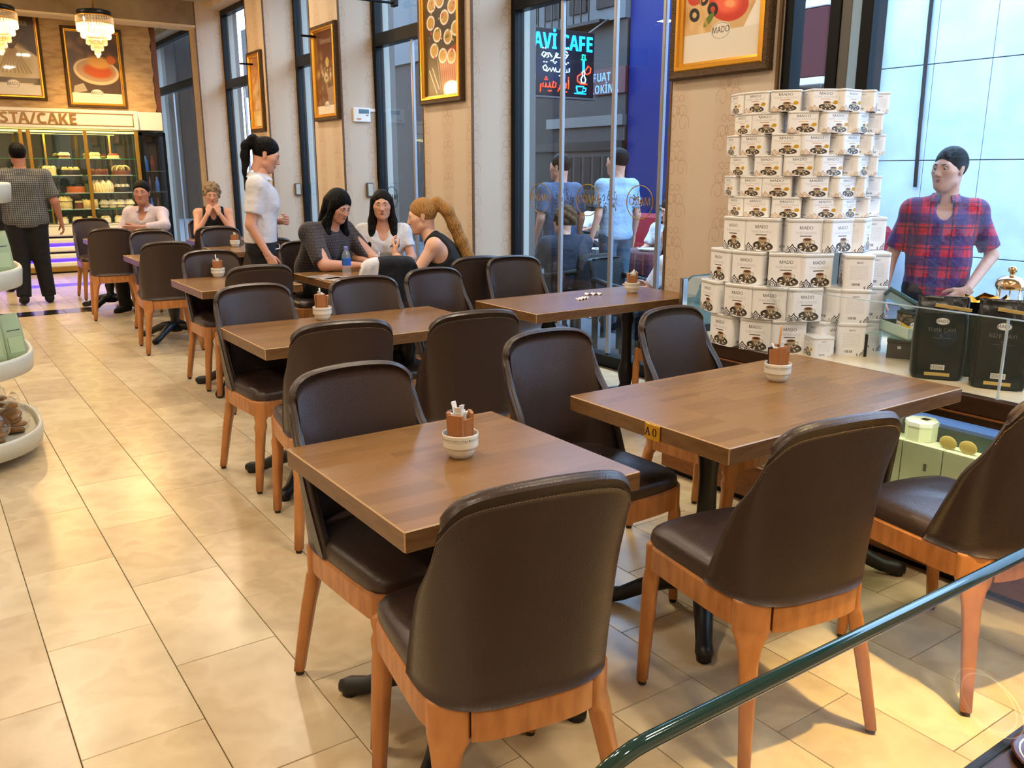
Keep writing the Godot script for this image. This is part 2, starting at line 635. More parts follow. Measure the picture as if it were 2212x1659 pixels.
# ---------------------------------------------------------------- materials and prints
func materials() -> void:
	fonts()
	rng.seed = 7
	# marble: five tints of one veined pattern
	var marble := noise_tex(512, 0.006, [[0.0, Color(0.90, 0.87, 0.82)], [0.35, Color(0.97, 0.95, 0.91)], [0.55, Color(1.0, 0.985, 0.95)], [0.72, Color(0.95, 0.925, 0.88)], [1.0, Color(0.99, 0.975, 0.94)]], 5, 11)
	var tints := [Color(0.80, 0.735, 0.62), Color(0.83, 0.775, 0.665), Color(0.78, 0.72, 0.62), Color(0.84, 0.785, 0.675), Color(0.80, 0.73, 0.61)]
	for i in 5:
		var m := mat("marble_%d" % i, tints[i], 0.27, 0.0, 0.42)
		m.albedo_texture = marble
		tri_map(m, Vector3(0.8, 0.8, 0.8) * (1.0 + 0.07 * i), true)
		m.uv1_offset = Vector3(0.13, 0.27, 0.41) * i
	mat("grout", Color(0.36, 0.31, 0.25), 0.9)
	var md := mat("dark_marble", Color(0.16, 0.14, 0.13), 0.15)
	md.albedo_texture = noise_tex(256, 0.02, [[0.0, Color(0.7, 0.7, 0.7)], [1.0, Color(1, 1, 1)]], 4, 5)
	tri_map(md, Vector3(1, 1, 1), true)
	# leather and wood of the chairs
	var lm := mat("leather", Color(0.215, 0.160, 0.138), 0.42)
	lm.normal_enabled = true
	lm.normal_scale = 0.25
	lm.normal_texture = noise_tex(512, 0.06, [], 3, 3, 6.0)
	lm.roughness_texture = noise_tex(256, 0.02, [[0.0, Color(0.75, 0.75, 0.75)], [1.0, Color(1, 1, 1)]], 3, 9)
	tri_map(lm, Vector3(5, 5, 5))
	var pm := mat("leather_piping", Color(0.19, 0.14, 0.12), 0.34)
	mat("thread", Color(0.46, 0.36, 0.29), 0.7)
	var grain := noise_tex(512, 0.012, [[0.0, Color(0.80, 0.74, 0.66)], [0.5, Color(0.95, 0.92, 0.88)], [1.0, Color(1, 1, 1)]], 5, 21)
	var wd := mat("beech", Color(0.76, 0.52, 0.30), 0.36)
	wd.albedo_texture = grain
	tri_map(wd, Vector3(3.5, 0.9, 3.5))
	mat("rubber", Color(0.16, 0.13, 0.10), 0.7)
	var iron := mat("cast_iron", Color(0.035, 0.034, 0.036), 0.45)
	# butcher-block table top
	var p := Paint.new(512, 512, Color(0.50, 0.35, 0.185))
	var y := 0
	while y < 512:
		var hgt := rng.randi_range(26, 40)
		var x := -rng.randi_range(0, 120)
		while x < 512:
			var len := rng.randi_range(110, 230)
			var k := rng.randf_range(-0.034, 0.034)
			p.im.fill_rect(Rect2i(x, y, len, hgt).intersection(Rect2i(0, 0, 512, 512)), Color(0.50 + k, 0.35 + k * 0.85, 0.185 + k * 0.7))
			x += len
		y += hgt
	for i in 2600:
		var k := rng.randf_range(-0.035, 0.03)
		var sx := rng.randi_range(0, 480)
		var sy := rng.randi_range(0, 511)
		var o := p.im.get_pixel(sx, sy)
		p.im.fill_rect(Rect2i(sx, sy, rng.randi_range(8, 60), 1).intersection(Rect2i(0, 0, 512, 512)), Color(o.r + k, o.g + k * 0.8, o.b + k * 0.6))
	for i in 34:
		var q := Vector2(rng.randf_range(20, 480), rng.randf_range(20, 490))
		p.line([q, q + Vector2(rng.randf_range(-22, 22), rng.randf_range(-3, 3))], 0.7, Color(0.68, 0.5, 0.32, 0.35))
	var tw := mat("table_wood", Color(1, 1, 1), 0.27)
	tw.albedo_texture = p.tex()
	tw.texture_repeat = true
	var te := mat("table_edge", Color(0.46, 0.33, 0.19), 0.36)
	te.albedo_texture = grain
	tri_map(te, Vector3(1.2, 6.0, 1.2))
	mat("worn_edge", Color(0.70, 0.56, 0.40), 0.45)
	mat("brass_plate", Color(0.78, 0.58, 0.14), 0.35, 0.6)
	mat("ink", Color(0.03, 0.03, 0.03), 0.6)
	# wallpaper: damask bands
	var wpt := Paint.new(512, 512, Color(0.845, 0.795, 0.725))
	for cx in [0, 256, 512]:
		for i in range(cx - 70, cx + 70):
			for j in 512:
				var tt := 1.0 - pow(absf(i - cx) / 70.0, 4.0)
				wpt.px(i, j, Color(0.81, 0.73, 0.655), 0.55 * tt)
	for cx in [0, 256, 512]:
		for r in 3:
			var cy := r * 170.0 + (85.0 if int(cx) == 256 else 0.0)
			for sgn in [-1.0, 1.0]:
				for q in 3:
					var pts := []
					for a in 26:
						var an := a * 0.27
						var rr := 6.0 + q * 4.0 + a * (0.55 + 0.25 * q)
						pts.append(Vector2(cx + sgn * (14.0 + q * 8.0 + rr * cos(an) * 0.8), fposmod(cy + q * 46.0 - 40.0 + rr * sin(an), 512.0)))
					for a in pts.size() - 1:
						if pts[a].distance_to(pts[a + 1]) < 60.0:
							wpt.line([pts[a], pts[a + 1]], 1.5, Color(0.70, 0.60, 0.50, 0.34))
			wpt.ell(cx, fposmod(cy, 512.0), 7, 22, Color(0.72, 0.61, 0.51, 0.6), 0.0, 0.45)
	for i in 9000:
		var qx := rng.randi_range(0, 511)
		var qy := rng.randi_range(0, 511)
		wpt.px(qx, qy, Color(0.62, 0.52, 0.43), 0.16)
		wpt.px((qx + 1) % 512, qy, Color(0.95, 0.9, 0.82), 0.2)
	var wp := mat("wallpaper", Color(0.90, 0.875, 0.85), 0.62)
	wp.albedo_texture = wpt.tex()
	tri_map(wp, Vector3(1.25, 1.25, 1.25), true)
	mat("paint_cream", Color(0.80, 0.73, 0.62), 0.7)
	mat("ceiling_paint", Color(0.72, 0.66, 0.56), 0.8)
	var tr := mat("travertine", Color(0.74, 0.62, 0.45), 0.8)
	tr.albedo_texture = noise_tex(512, 0.012, [[0.0, Color(0.80, 0.76, 0.70)], [0.4, Color(0.93, 0.91, 0.87)], [0.7, Color(1, 1, 1)], [1.0, Color(0.88, 0.84, 0.78)]], 5, 31)
	tri_map(tr, Vector3(0.5, 1.9, 0.5), true)
	tr.normal_enabled = true
	tr.normal_texture = noise_tex(512, 0.03, [], 4, 31, 3.0)
	mat("beam_paint", Color(0.60, 0.53, 0.43), 0.8).albedo_texture = noise_tex(256, 0.01, [[0.0, Color(0.75, 0.72, 0.68)], [1.0, Color(1, 1, 1)]], 4, 6)
	tri_map(M.beam_paint, Vector3(0.6, 0.6, 0.6), true)
	mat("frame_dark", Color(0.05, 0.06, 0.07), 0.4, 0.1, 0.3)
	mat("frame_grey", Color(0.33, 0.32, 0.31), 0.45, 0.2)
	mat("frame_pale", Color(0.50, 0.62, 0.73), 0.4)
	mat("mullion", Color(0.60, 0.60, 0.62), 0.3, 0.6)
	mat("gold", Color(0.72, 0.50, 0.17), 0.33, 0.75)
	mat("gold_bright", Color(0.90, 0.66, 0.24), 0.28, 0.8)
	var gd := mat("gold_dark", Color(0.30, 0.21, 0.10), 0.45, 0.4)
	gd.normal_enabled = true
	gd.normal_texture = noise_tex(256, 0.05, [], 2, 8, 14.0, FastNoiseLite.TYPE_CELLULAR)
	tri_map(gd, Vector3(9, 9, 9))
	mat("brown_trim", Color(0.35, 0.25, 0.14), 0.5)
	glass("pane", 0.008, Color(0.3, 0.34, 0.36)).metallic_specular = 0.4
	glass("case_glass", 0.02, Color(0.6, 0.75, 0.7)).metallic_specular = 0.28
	glass("green_glass", 0.16, Color(0.55, 0.80, 0.74))
	var sg := mat("glass_edge", Color(0.05, 0.22, 0.20, 0.75), 0.06)
	sg.transparency = BaseMaterial3D.TRANSPARENCY_ALPHA
	var sg2 := mat("shelf_edge", Color(0.25, 0.55, 0.33, 0.8), 0.1)
	sg2.transparency = BaseMaterial3D.TRANSPARENCY_ALPHA
	mat("chrome", Color(0.80, 0.78, 0.75), 0.14, 1.0)
	mat("steel", Color(0.55, 0.55, 0.55), 0.3, 0.9)
	# outside
	var cl := mat("cladding", Color(0.80, 0.86, 0.90), 0.45)
	cl.albedo_texture = noise_tex(512, 0.006, [[0.0, Color(0.88, 0.88, 0.9)], [1.0, Color(1, 1, 1)]], 4, 44)
	tri_map(cl, Vector3(0.5, 0.5, 0.5), true)
	mat("joint_dark", Color(0.10, 0.11, 0.12), 0.8)
	mat("sign_blue", Color(0.0, 0.09, 0.33), 0.6, 0.0, 0.3)
	mat("sign_white", Color(0.82, 0.84, 0.86), 0.5)
	mat("awning_red", Color(0.27, 0.02, 0.045), 0.8)
	mat("stone_pale", Color(0.66, 0.66, 0.62), 0.7)
	mat("shop_dark", Color(0.03, 0.032, 0.042), 0.5, 0.0, 0.3)
	mat("shop_brown", Color(0.11, 0.075, 0.055), 0.6)
	mat("couch_red", Color(0.55, 0.02, 0.10), 0.65)
	mat("pavement", Color(0.30, 0.30, 0.32), 0.8)
	mat("stone_dim", Color(0.30, 0.31, 0.32), 0.8)
	var wk := mat("wicker", Color(0.045, 0.045, 0.05), 0.55)
	wk.normal_enabled = true
	wk.normal_texture = noise_tex(256, 0.08, [], 2, 12, 10.0, FastNoiseLite.TYPE_CELLULAR)
	tri_map(wk, Vector3(6, 6, 6))
	# tins
	M.tin_large = tin_print("tin_large", true)
	M.tin_small = tin_print("tin_small", false)
	mat("tin_lid", Color(0.90, 0.90, 0.90), 0.3)
	mat("porcelain", Color(0.86, 0.84, 0.79), 0.18)
	var kr := Paint.new(64, 64, Color(0.64, 0.42, 0.25))
	for i in 260:
		kr.px(rng.randi_range(0, 63), rng.randi_range(0, 63), Color(0.5, 0.31, 0.17), 0.5)
	mat("kraft", Color(1, 1, 1), 0.7).albedo_texture = kr.tex()
	mat("kraft_dark", Color(0.17, 0.09, 0.055), 0.5)
	mat("paper_white", Color(0.87, 0.86, 0.85), 0.6)
	mat("stick_wood", Color(0.78, 0.57, 0.35), 0.6)
	mat("counter_top", Color(0.86, 0.80, 0.68), 0.25)
	var cw := mat("counter_wood", Color(0.20, 0.125, 0.065), 0.35)
	cw.albedo_texture = grain
	tri_map(cw, Vector3(1.5, 5, 1.5))
	var cw2 := mat("counter_wood_light", Color(0.47, 0.28, 0.10), 0.35)
	cw2.albedo_texture = grain
	tri_map(cw2, Vector3(1.5, 5, 1.5))
	mat("case_white", Color(0.88, 0.86, 0.76), 0.35)
	mat("case_gold", Color(0.62, 0.47, 0.17), 0.35, 0.4)
	# people
	mat("skin", Color(0.78, 0.57, 0.47), 0.5)
	mat("skin_tan", Color(0.68, 0.46, 0.36), 0.5)
	mat("skin_pale", Color(0.84, 0.65, 0.55), 0.5)
	for s in ["skin", "skin_tan", "skin_pale"]:
		M[s].subsurf_scatter_enabled = true
		M[s].subsurf_scatter_strength = 0.08
	for hk in [["hair_black", Color(0.018, 0.014, 0.014)], ["hair_brown", Color(0.075, 0.045, 0.03)], ["hair_blond", Color(0.62, 0.45, 0.25)], ["hair_grey", Color(0.52, 0.44, 0.34)], ["hair_dirty", Color(0.33, 0.25, 0.17)]]:
		var hm := mat(hk[0], hk[1], 0.55, 0.0, 0.25)
		hm.normal_enabled = true
		hm.normal_scale = 1.0
		hm.normal_texture = noise_tex(256, 0.04, [], 3, 17, 12.0)
		tri_map(hm, Vector3(14, 1.5, 14))
	mat("eye_white", Color(0.8, 0.79, 0.77), 0.25)
	mat("iris", Color(0.05, 0.03, 0.02), 0.2)
	mat("lip", Color(0.55, 0.27, 0.24), 0.5)
	for ck in [["cloth_white", Color(0.80, 0.79, 0.81)], ["cloth_lilac", Color(0.76, 0.70, 0.72)], ["cloth_black", Color(0.015, 0.015, 0.018)], ["cloth_navy", Color(0.018, 0.021, 0.04)], ["cloth_slate", Color(0.10, 0.105, 0.16)], ["cloth_blue", Color(0.25, 0.30, 0.40)], ["cloth_pale_blue", Color(0.55, 0.63, 0.72)], ["denim", Color(0.20, 0.29, 0.36)], ["denim_dark", Color(0.03, 0.05, 0.13)], ["cloth_teal", Color(0.01, 0.028, 0.032)]]:
		cloth(ck[0], ck[1])
	var pc := Paint.new(64, 64, Color(0.72, 0.72, 0.70))
	for i in 8:
		pc.rect(i * 8, 0, 4, 64, Color(0.10, 0.10, 0.11, 0.55))
		pc.rect(0, i * 8, 64, 4, Color(0.10, 0.10, 0.11, 0.55))
	cloth("cloth_check", Color(0.75, 0.75, 0.74)).albedo_texture = pc.tex()
	M.cloth_check.uv1_scale = Vector3(6, 6, 6)
	pc = Paint.new(64, 64, Color(0.80, 0.06, 0.17))
	pc.rect(0, 0, 30, 64, Color(0.10, 0.16, 0.42, 0.62))
	pc.rect(0, 0, 64, 30, Color(0.10, 0.16, 0.42, 0.62))
	pc.rect(38, 0, 4, 64, Color(0.05, 0.06, 0.2, 0.6))
	pc.rect(0, 38, 64, 4, Color(0.05, 0.06, 0.2, 0.6))
	cloth("cloth_plaid", Color(1, 1, 1)).albedo_texture = pc.tex()
	M.cloth_plaid.uv1_scale = Vector3(8, 8, 8)
	pc = Paint.new(64, 64, Color(0.15, 0.115, 0.125))
	for i in 4:
		for j in 4:
			pc.ell(i * 16 + 8 + (j % 2) * 4, j * 16 + 8, 5, 4, Color(0.34, 0.30, 0.30), 0.0, 0.35)
	cloth("cloth_print", Color(1, 1, 1)).albedo_texture = pc.tex()
	M.cloth_print.uv1_scale = Vector3(11, 11, 11)
	pc = Paint.new(64, 64, Color(0.42, 0.06, 0.08))
	for i in 8:
		pc.rect(i * 8, 0, 3, 64, [Color(0.05, 0.05, 0.12), Color(0.6, 0.45, 0.2), Color(0.3, 0.03, 0.15), Color(0.1, 0.15, 0.3)][i % 4])
	cloth("cloth_striped", Color(0.8, 0.8, 0.8)).albedo_texture = pc.tex()
	M.cloth_striped.uv1_scale = Vector3(4, 4, 4)

func cloth(id: String, c: Color) -> StandardMaterial3D:
	var m := mat(id, c, 0.85)
	m.rim_enabled = true
	m.rim = 0.25
	m.rim_tint = 0.6
	m.normal_enabled = true
	m.normal_scale = 0.5
	if not M.has("fold_map"):
		M.fold_map = noise_tex(256, 0.012, [], 3, 23, 14.0)
	m.normal_texture = M.fold_map
	tri_map(m, Vector3(3, 3, 3))
	return m

func motif(p: Paint, cx: float, cy: float, s: float, c: Color) -> void:
	# stacked cloud and diamond ornament
	p.line([Vector2(cx - s, cy), Vector2(cx - s * 0.75, cy - s * 0.7), Vector2(cx - s * 0.3, cy - s * 1.0), Vector2(cx, cy - s * 1.5), Vector2(cx + s * 0.3, cy - s), Vector2(cx + s * 0.75, cy - s * 0.7), Vector2(cx + s, cy)], s * 0.10, c)
	p.line([Vector2(cx - s * 0.62, cy), Vector2(cx - s * 0.4, cy - s * 0.5), Vector2(cx, cy - s * 0.85), Vector2(cx + s * 0.4, cy - s * 0.5), Vector2(cx + s * 0.62, cy)], s * 0.08, c)
	p.ell(cx, cy - s * 0.22, s * 0.3, s * 0.3, c, 0.0, 0.55)

func tin_print(id: String, large: bool) -> StandardMaterial3D:
	var p := Paint.new(512, 256, Color(0.91, 0.91, 0.925))
	var ink := Color(0.10, 0.08, 0.08)
	var orn := Color(0.16, 0.12, 0.12) if large else Color(0.72, 0.57, 0.38)
	var k := 0.0 if large else -10.0
	p.text("MADO", sans, 128, 66 + k, 34 if large else 40, ink, 1.1)
	p.text("TÜRK KAHVESİ", sans, 128, 104 + k, 24 if large else 32, Color(0.70, 0.70, 0.72), 1.05)
	p.rect(82, 116 + k, 92, 7, Color(0.25, 0.17, 0.14) if large else Color(0.78, 0.50, 0.22))
	# saucer, cup, coffee
	var cx := 142.0
	p.ell(cx + 6, 208, 84, 40, Color(0.17, 0.14, 0.13), 0.12)
	p.ell(cx + 10, 214, 70, 30, Color(0.36, 0.31, 0.27), 0.12)
	for i in 7:
		var a := i * 0.9
		p.ell(cx + 52 * cos(a), 212 + 20 * sin(a), 13, 6, Color(0.85, 0.82, 0.76), a)
		p.ell(cx + 40 * cos(a + 0.4), 210 + 15 * sin(a + 0.4), 10, 6, Color(0.12, 0.10, 0.09), a)
	p.quadr([Vector2(cx - 36, 146), Vector2(cx + 36, 146), Vector2(cx + 24, 208), Vector2(cx - 24, 208)], Color(0.66, 0.58, 0.46))
	p.quadr([Vector2(cx - 30, 176), Vector2(cx + 30, 176), Vector2(cx + 24, 208), Vector2(cx - 24, 208)], Color(0.42, 0.35, 0.27))
	p.ell(cx, 206, 25, 9, Color(0.42, 0.35, 0.27))
	p.line([Vector2(cx - 14, 180), Vector2(cx - 4, 200), Vector2(cx + 8, 180), Vector2(cx + 16, 202)], 3.0, Color(0.86, 0.83, 0.75))
	p.ell(cx + 44, 168, 17, 17, Color(0.70, 0.66, 0.58), 0.0, 0.62)
	p.ell(cx, 146, 37, 14, Color(0.80, 0.74, 0.63))
	p.ell(cx, 147, 32, 11, Color(0.36, 0.18, 0.12))
	motif(p, 28, 246, 40, orn)
	motif(p, -18, 252, 34, orn)
	motif(p, 70, 258, 26, orn)
	if not large:
		p.ell(222, 150, 24, 24, Color(0.80, 0.62, 0.13))
		p.ell(222, 150, 16, 16, Color(0.66, 0.48, 0.08), 0.0, 0.7)
	# information side
	p.text("MADO", sans, 384, 48, 20, ink, 1.1)
	for j in 13:
		var yy := 66 + j * 9
		var x := 300
		while x < 460:
			var l := rng.randi_range(8, 26)
			p.rect(x, yy, mini(l, 462 - x), 2, Color(0.70, 0.70, 0.73))
			x += l + 5
	for i in 9:
		p.rect(322 + i * 9, 205, 3 + (i * 5) % 4, 20, Color(0.2, 0.18, 0.18))
	motif(p, 500, 250, 34, orn)
	p.line([Vector2(446, 250), Vector2(436, 240), Vector2(446, 230)], 3.0, orn)
	var m := mat(id, Color(1, 1, 1), 0.3)
	m.albedo_texture = p.tex()
	return m

# ---------------------------------------------------------------- where a point falls in the frame, to choose which pieces are worth building singly
func seen_at(p: Vector3) -> Vector3:
	var pit := atan(459.0 / 1860.0)
	var yaw := atan(1326.0 / sqrt(1860.0 * 1860.0 + 459.0 * 459.0))
	var f := Vector3(sin(yaw) * cos(pit), -sin(pit), -cos(yaw) * cos(pit))
	var r := Vector3(cos(yaw), 0, sin(yaw))
	var u := r.cross(f)
	var q := p - Vector3(0, 1.5, 0)
	var z := q.dot(f)
	return Vector3(1106.0 + 1860.0 * q.dot(r) / z, 829.5 - 1860.0 * q.dot(u) / z, z)

func floor_tiles() -> void:
	var fl := struct("floor", span(Vector3(-4.7, -0.25, -19.8), Vector3(4.75, -0.010, 3.2)), M.grout)
	var base := boxg(Vector3(0, -0.008, 0), Vector3(0.3175, 0.016, 0.6375), 0.0015).mesh()
	var cells := []
	for i in range(-15, 14):
		var x := 0.183 + 0.32 * i + 0.16
		if x < -4.5 or x > 4.4:
			continue
		for k in range(-26, 12):
			var z := (-4.17 if posmod(i, 2) == 0 else -3.85) + 0.64 * k + 0.32
			if z < -19.4 or z > 2.8:
				continue
			var q := seen_at(Vector3(x, 0, z))
			var vis := q.z > 0.2 and q.x > -260 and q.x < 2470 and q.y > 300 and q.y < 2100
			for iv in [[-10.39, 2.8], [-12.92, -10.75], [-19.4, -13.28]]:
				var a := maxf(z - 0.32, iv[0])
				var b := minf(z + 0.32, iv[1])
				if b - a > 0.02:
					cells.append([0 if vis else 1, Vector3(x, 0, z).length(), Vector3(x, 0, (a + b) / 2), posmod(i * 7 + k * 3 + (i * k) % 5, 5), b - a])
	cells.sort_custom(func(a, b): return a[0] < b[0] if a[0] != b[0] else a[1] < b[1])
	var rest := [G.new(), G.new(), G.new(), G.new(), G.new()]
	for n in cells.size():
		var c = cells[n]
		if n < 290:
			put("tile", base if c[4] > 0.639 else boxg(Vector3(0, -0.008, 0), Vector3(0.3175, 0.016, c[4] - 0.0025), 0.0015).mesh(), M["marble_%d" % c[3]], fl, c[2])
		else:
			rest[c[3]].box(c[2] + Vector3(0, -0.008, 0), Vector3(0.3175, 0.016, c[4] - 0.0025))
	var am := ArrayMesh.new()
	var mats := []
	for k in 5:
		rest[k].st.generate_normals()
		am = rest[k].st.commit(am)
		mats.append(M["marble_%d" % k])
	put("far_tiles", am, mats, fl).set_meta("kind", "stuff")
	for z in [-10.57, -13.1]:
		for i in 14:
			put("border_tile", boxg(Vector3(-4.14 + 0.64 * i, -0.008, z), Vector3(0.636, 0.016, 0.36), 0.0015), M.dark_marble, fl)

const PX := 4.02
const GX := 4.45

func window_unit(n: int, z0: float, z1: float, mull: Array, tr_y := 2.80) -> Node3D:
	# from the far jamb z0 to the near jamb z1
	var w := Node3D.new()
	w.name = "window_%d" % n
	add_child(w, true)
	w.set_meta("kind", "structure")
	var top := 3.9
	put("frame", span(Vector3(GX - 0.04, 0, z0), Vector3(GX + 0.06, top, z0 + 0.06), 0.004), M.frame_dark, w)
	put("frame", span(Vector3(GX - 0.04, 0, z1 - 0.06), Vector3(GX + 0.06, top, z1), 0.004), M.frame_dark, w)
	put("sill", span(Vector3(GX - 0.05, 0, z0 + 0.06), Vector3(GX + 0.06, 0.09, z1 - 0.06), 0.004), M.frame_dark, w)
	put("transom", span(Vector3(GX - 0.05, tr_y, z0 + 0.06), Vector3(GX + 0.06, tr_y + 0.13, z1 - 0.06), 0.004), M.frame_dark, w)
	put("head", span(Vector3(GX - 0.05, top - 0.08, z0 + 0.06), Vector3(GX + 0.06, top, z1 - 0.06), 0.004), M.frame_dark, w)
	var a := z0 + 0.06
	var zs := mull.duplicate()
	zs.append(z1 - 0.06)
	for i in zs.size():
		var b: float = zs[i]
		put("pane", span(Vector3(GX - 0.003, 0.09, a + 0.003), Vector3(GX + 0.003, tr_y, b - 0.003)), M.pane, w)
		if i < zs.size() - 1:
			put("mullion", span(Vector3(GX - 0.018, 0.09, b - 0.017), Vector3(GX + 0.018, tr_y, b + 0.017), 0.006), M.mullion, w)
		a = b
	put("fanlight", span(Vector3(GX - 0.003, tr_y + 0.13, z0 + 0.06), Vector3(GX + 0.003, top - 0.08, z1 - 0.06)), M.pane, w)
	return w

func pier(z0: float, z1: float) -> void:
	var w := struct("wall_right", span(Vector3(PX, 0, z0), Vector3(GX + 0.02, 4.0, z1)), M.wallpaper)
	if z1 != -3.72:
		put("corner_strip", span(Vector3(PX - 0.006, 0, z1 - 0.012), Vector3(PX + 0.012, 4.0, z1 + 0.004)), M.brown_trim, w)
	put("corner_strip", span(Vector3(PX - 0.006, 0, z0 - 0.004), Vector3(PX + 0.012, 4.0, z0 + 0.012)), M.brown_trim, w)
	put("skirting", span(Vector3(PX - 0.012, 0, z0), Vector3(PX, 0.10, z1)), M.brown_trim, w)
	put("outer_pier", span(Vector3(GX + 0.07, -0.12, z0 - 0.02), Vector3(GX + 0.145, 4.4, z1 + 0.02)), M.stone_pale, w)
	put("outer_channel", span(Vector3(GX + 0.145, -0.12, z0 - 0.02), Vector3(GX + 0.21, 4.4, z1 + 0.02)), M.frame_grey, w)

func room() -> void:
	floor_tiles()
	struct("ceiling", span(Vector3(-4.7, 4.0, -19.8), Vector3(4.8, 4.2, 3.2)), M.ceiling_paint)
	struct("wall_left", span(Vector3(-4.7, 0, -19.8), Vector3(-4.5, 4.0, 3.2)), M.paint_cream)
	struct("wall_front", span(Vector3(-4.5, 0, 3.0), Vector3(4.8, 4.0, 3.2)), M.paint_cream)
	struct("wall_back", span(Vector3(-4.5, 0, -19.8), Vector3(4.8, 4.0, -19.6)), M.wallpaper)
	pier(-4.07, -3.72)
	var pe := struct("wall_right", span(Vector3(PX, 0, -3.72), Vector3(PX + 0.10, 4.0, -3.26)), M.wallpaper)
	put("corner_strip", span(Vector3(PX - 0.006, 0, -3.272), Vector3(PX + 0.012, 4.0, -3.256)), M.brown_trim, pe)
	put("skirting", span(Vector3(PX - 0.012, 0, -3.72), Vector3(PX, 0.10, -3.26)), M.brown_trim, pe)
	pier(-7.24, -6.39)
	pier(-9.81, -9.02)
	pier(-11.97, -11.30)
	pier(-14.66, -14.30)
	pier(-19.6, -18.9)
	struct("wall_right", span(Vector3(4.1, 0, 0.8), Vector3(4.6, 4.0, 3.0)), M.wallpaper)
	var lint := struct("wall_right", span(Vector3(4.2, 3.9, -19.6), Vector3(GX + 0.12, 4.0, 0.8)), M.wallpaper)
	window_unit(1, -6.39, -4.07, [-5.72, -5.09, -4.58])
	window_unit(2, -9.02, -7.24, [-8.2, -7.75])
	window_unit(3, -11.30, -9.81, [-10.6])
	window_unit(4, -14.30, -11.97, [-13.5, -12.8], 2.75)
	window_unit(5, -18.9, -14.66, [-17.6, -16.2], 2.95)
	# the shop window beside the counter
	var w := Node3D.new()
	w.name = "window_6"
	add_child(w, true)
	w.set_meta("kind", "structure")
	put("frame", span(Vector3(4.04, 0, -3.255), Vector3(4.14, 3.9, -3.20), 0.004), M.frame_dark, w)
	put("post", span(Vector3(4.06, 0, -2.99), Vector3(4.18, 3.9, -2.925), 0.004), M.frame_dark, w)
	put("post", span(Vector3(4.07, 0, -2.925), Vector3(4.18, 3.9, -2.865), 0.004), M.frame_grey, w)
	put("post", span(Vector3(4.07, 0, -2.865), Vector3(4.18, 3.9, -2.805), 0.004), M.frame_pale, w)
	put("post", span(Vector3(4.06, 0, -2.805), Vector3(4.18, 3.9, -2.738), 0.004), M.frame_dark, w)
	put("frame", span(Vector3(4.04, 0, 0.74), Vector3(4.14, 3.9, 0.8), 0.004), M.frame_dark, w)
	put("sill", span(Vector3(4.04, 0, -2.738), Vector3(4.14, 0.45, 0.74), 0.004), M.frame_dark, w)
	put("sill", span(Vector3(4.04, 0, -3.20), Vector3(4.14, 0.45, -2.99), 0.004), M.frame_dark, w)
	put("head", span(Vector3(4.04, 3.82, -3.20), Vector3(4.14, 3.9, 0.74), 0.004), M.frame_dark, w)
	put("pane", span(Vector3(4.087, 0.45, -2.738), Vector3(4.093, 3.82, 0.74)), M.pane, w)
	put("pane", span(Vector3(4.087, 0.45, -3.20), Vector3(4.093, 3.82, -2.99)), M.pane, w)
	# beam and travertine wall over the cake case
	var b := struct("trim_1", span(Vector3(-4.5, 3.66, -14.66), Vector3(PX, 4.0, -14.30)), M.beam_paint)
	put("beam_edge", span(Vector3(-4.5, 3.63, -14.67), Vector3(PX, 3.66, -14.29)), M.paint_cream, b)
	# travertine cladding, with a ragged right edge and a brown board beside it
	var g := G.new()
	var pl := PackedVector2Array([Vector2(-4.5, 2.2)])
	for i in 19:
		pl.append(Vector2(3.50 + [0.0, 0.012, -0.006, 0.018, 0.004][i % 5], 2.2 + 1.8 * i / 18.0))
	pl.append(Vector2(-4.5, 4.0))
	g.prism(pl, 0.0, 0.12, Transform3D(Basis(Vector3.RIGHT, Vector3(0, 0, 1), Vector3.UP), Vector3(0, 0, -15.12)))
	var tw := struct("wall_back", g, M.travertine)
	put("edge_board", span(Vector3(3.52, 2.2, -15.14), Vector3(3.60, 4.0, -15.04)), M.counter_wood_light, tw)
	struct("wall_back", span(Vector3(-4.5, 0, -15.35), Vector3(3.52, 4.0, -15.14)), M.paint_cream)
	# door-closer stays on the far windows
	for s in [[-11.75, 2.86, "between the first two far piers"], [-9.62, 2.95, "beside the floral picture"], [-8.42, 3.16, "above the doors beside the food platter picture"]]:
		var t := thing("window_stay", "short dark window stay on the transom %s" % s[2], "bracket", Vector3(4.395, s[1], s[0]))
		g = G.new()
		g.box(Vector3(-0.28, 0, 0), Vector3(0.56, 0.022, 0.035), 0.006)
		put("arm", g, M.frame_dark, t)
		g = G.new()
		g.box(Vector3(-0.02, 0, 0), Vector3(0.05, 0.07, 0.09), 0.008)
		put("mount", g, M.frame_dark, t)
	# wall plates on the near faces of the piers
	for s in [[4.30, 1.30, -9.02, "on the pier behind the floral picture"], [4.34, 1.27, -11.30, "on the far pier behind the waitress"]]:
		var t := thing("switch_plate", "small grey socket box low %s" % s[3], "socket", Vector3(s[0], s[1], s[2]))
		put("box_body", boxg(Vector3(0, 0, 0.02), Vector3(0.08, 0.16, 0.04), 0.008), M.frame_grey, t)
		put("cover", boxg(Vector3(0, 0.0, 0.044), Vector3(0.06, 0.13, 0.008), 0.003), M.stone_pale, t)
	# thermostat with its cable duct
	var th := thing("thermostat", "white square thermostat with grey display on the pier face", "thermostat", Vector3(4.24, 2.10, -9.02))
	put("casing", boxg(Vector3(0, 0, 0.015), Vector3(0.20, 0.15, 0.03), 0.006), M.white_plastic, th)
	put("display", boxg(Vector3(0.02, 0.035, 0.031), Vector3(0.12, 0.045, 0.004), 0.001), mat("lcd", Color(0.30, 0.42, 0.47), 0.3), th)
	put("button", boxg(Vector3(0.06, -0.005, 0.031), Vector3(0.03, 0.010, 0.004), 0.001), M.frame_grey, th)
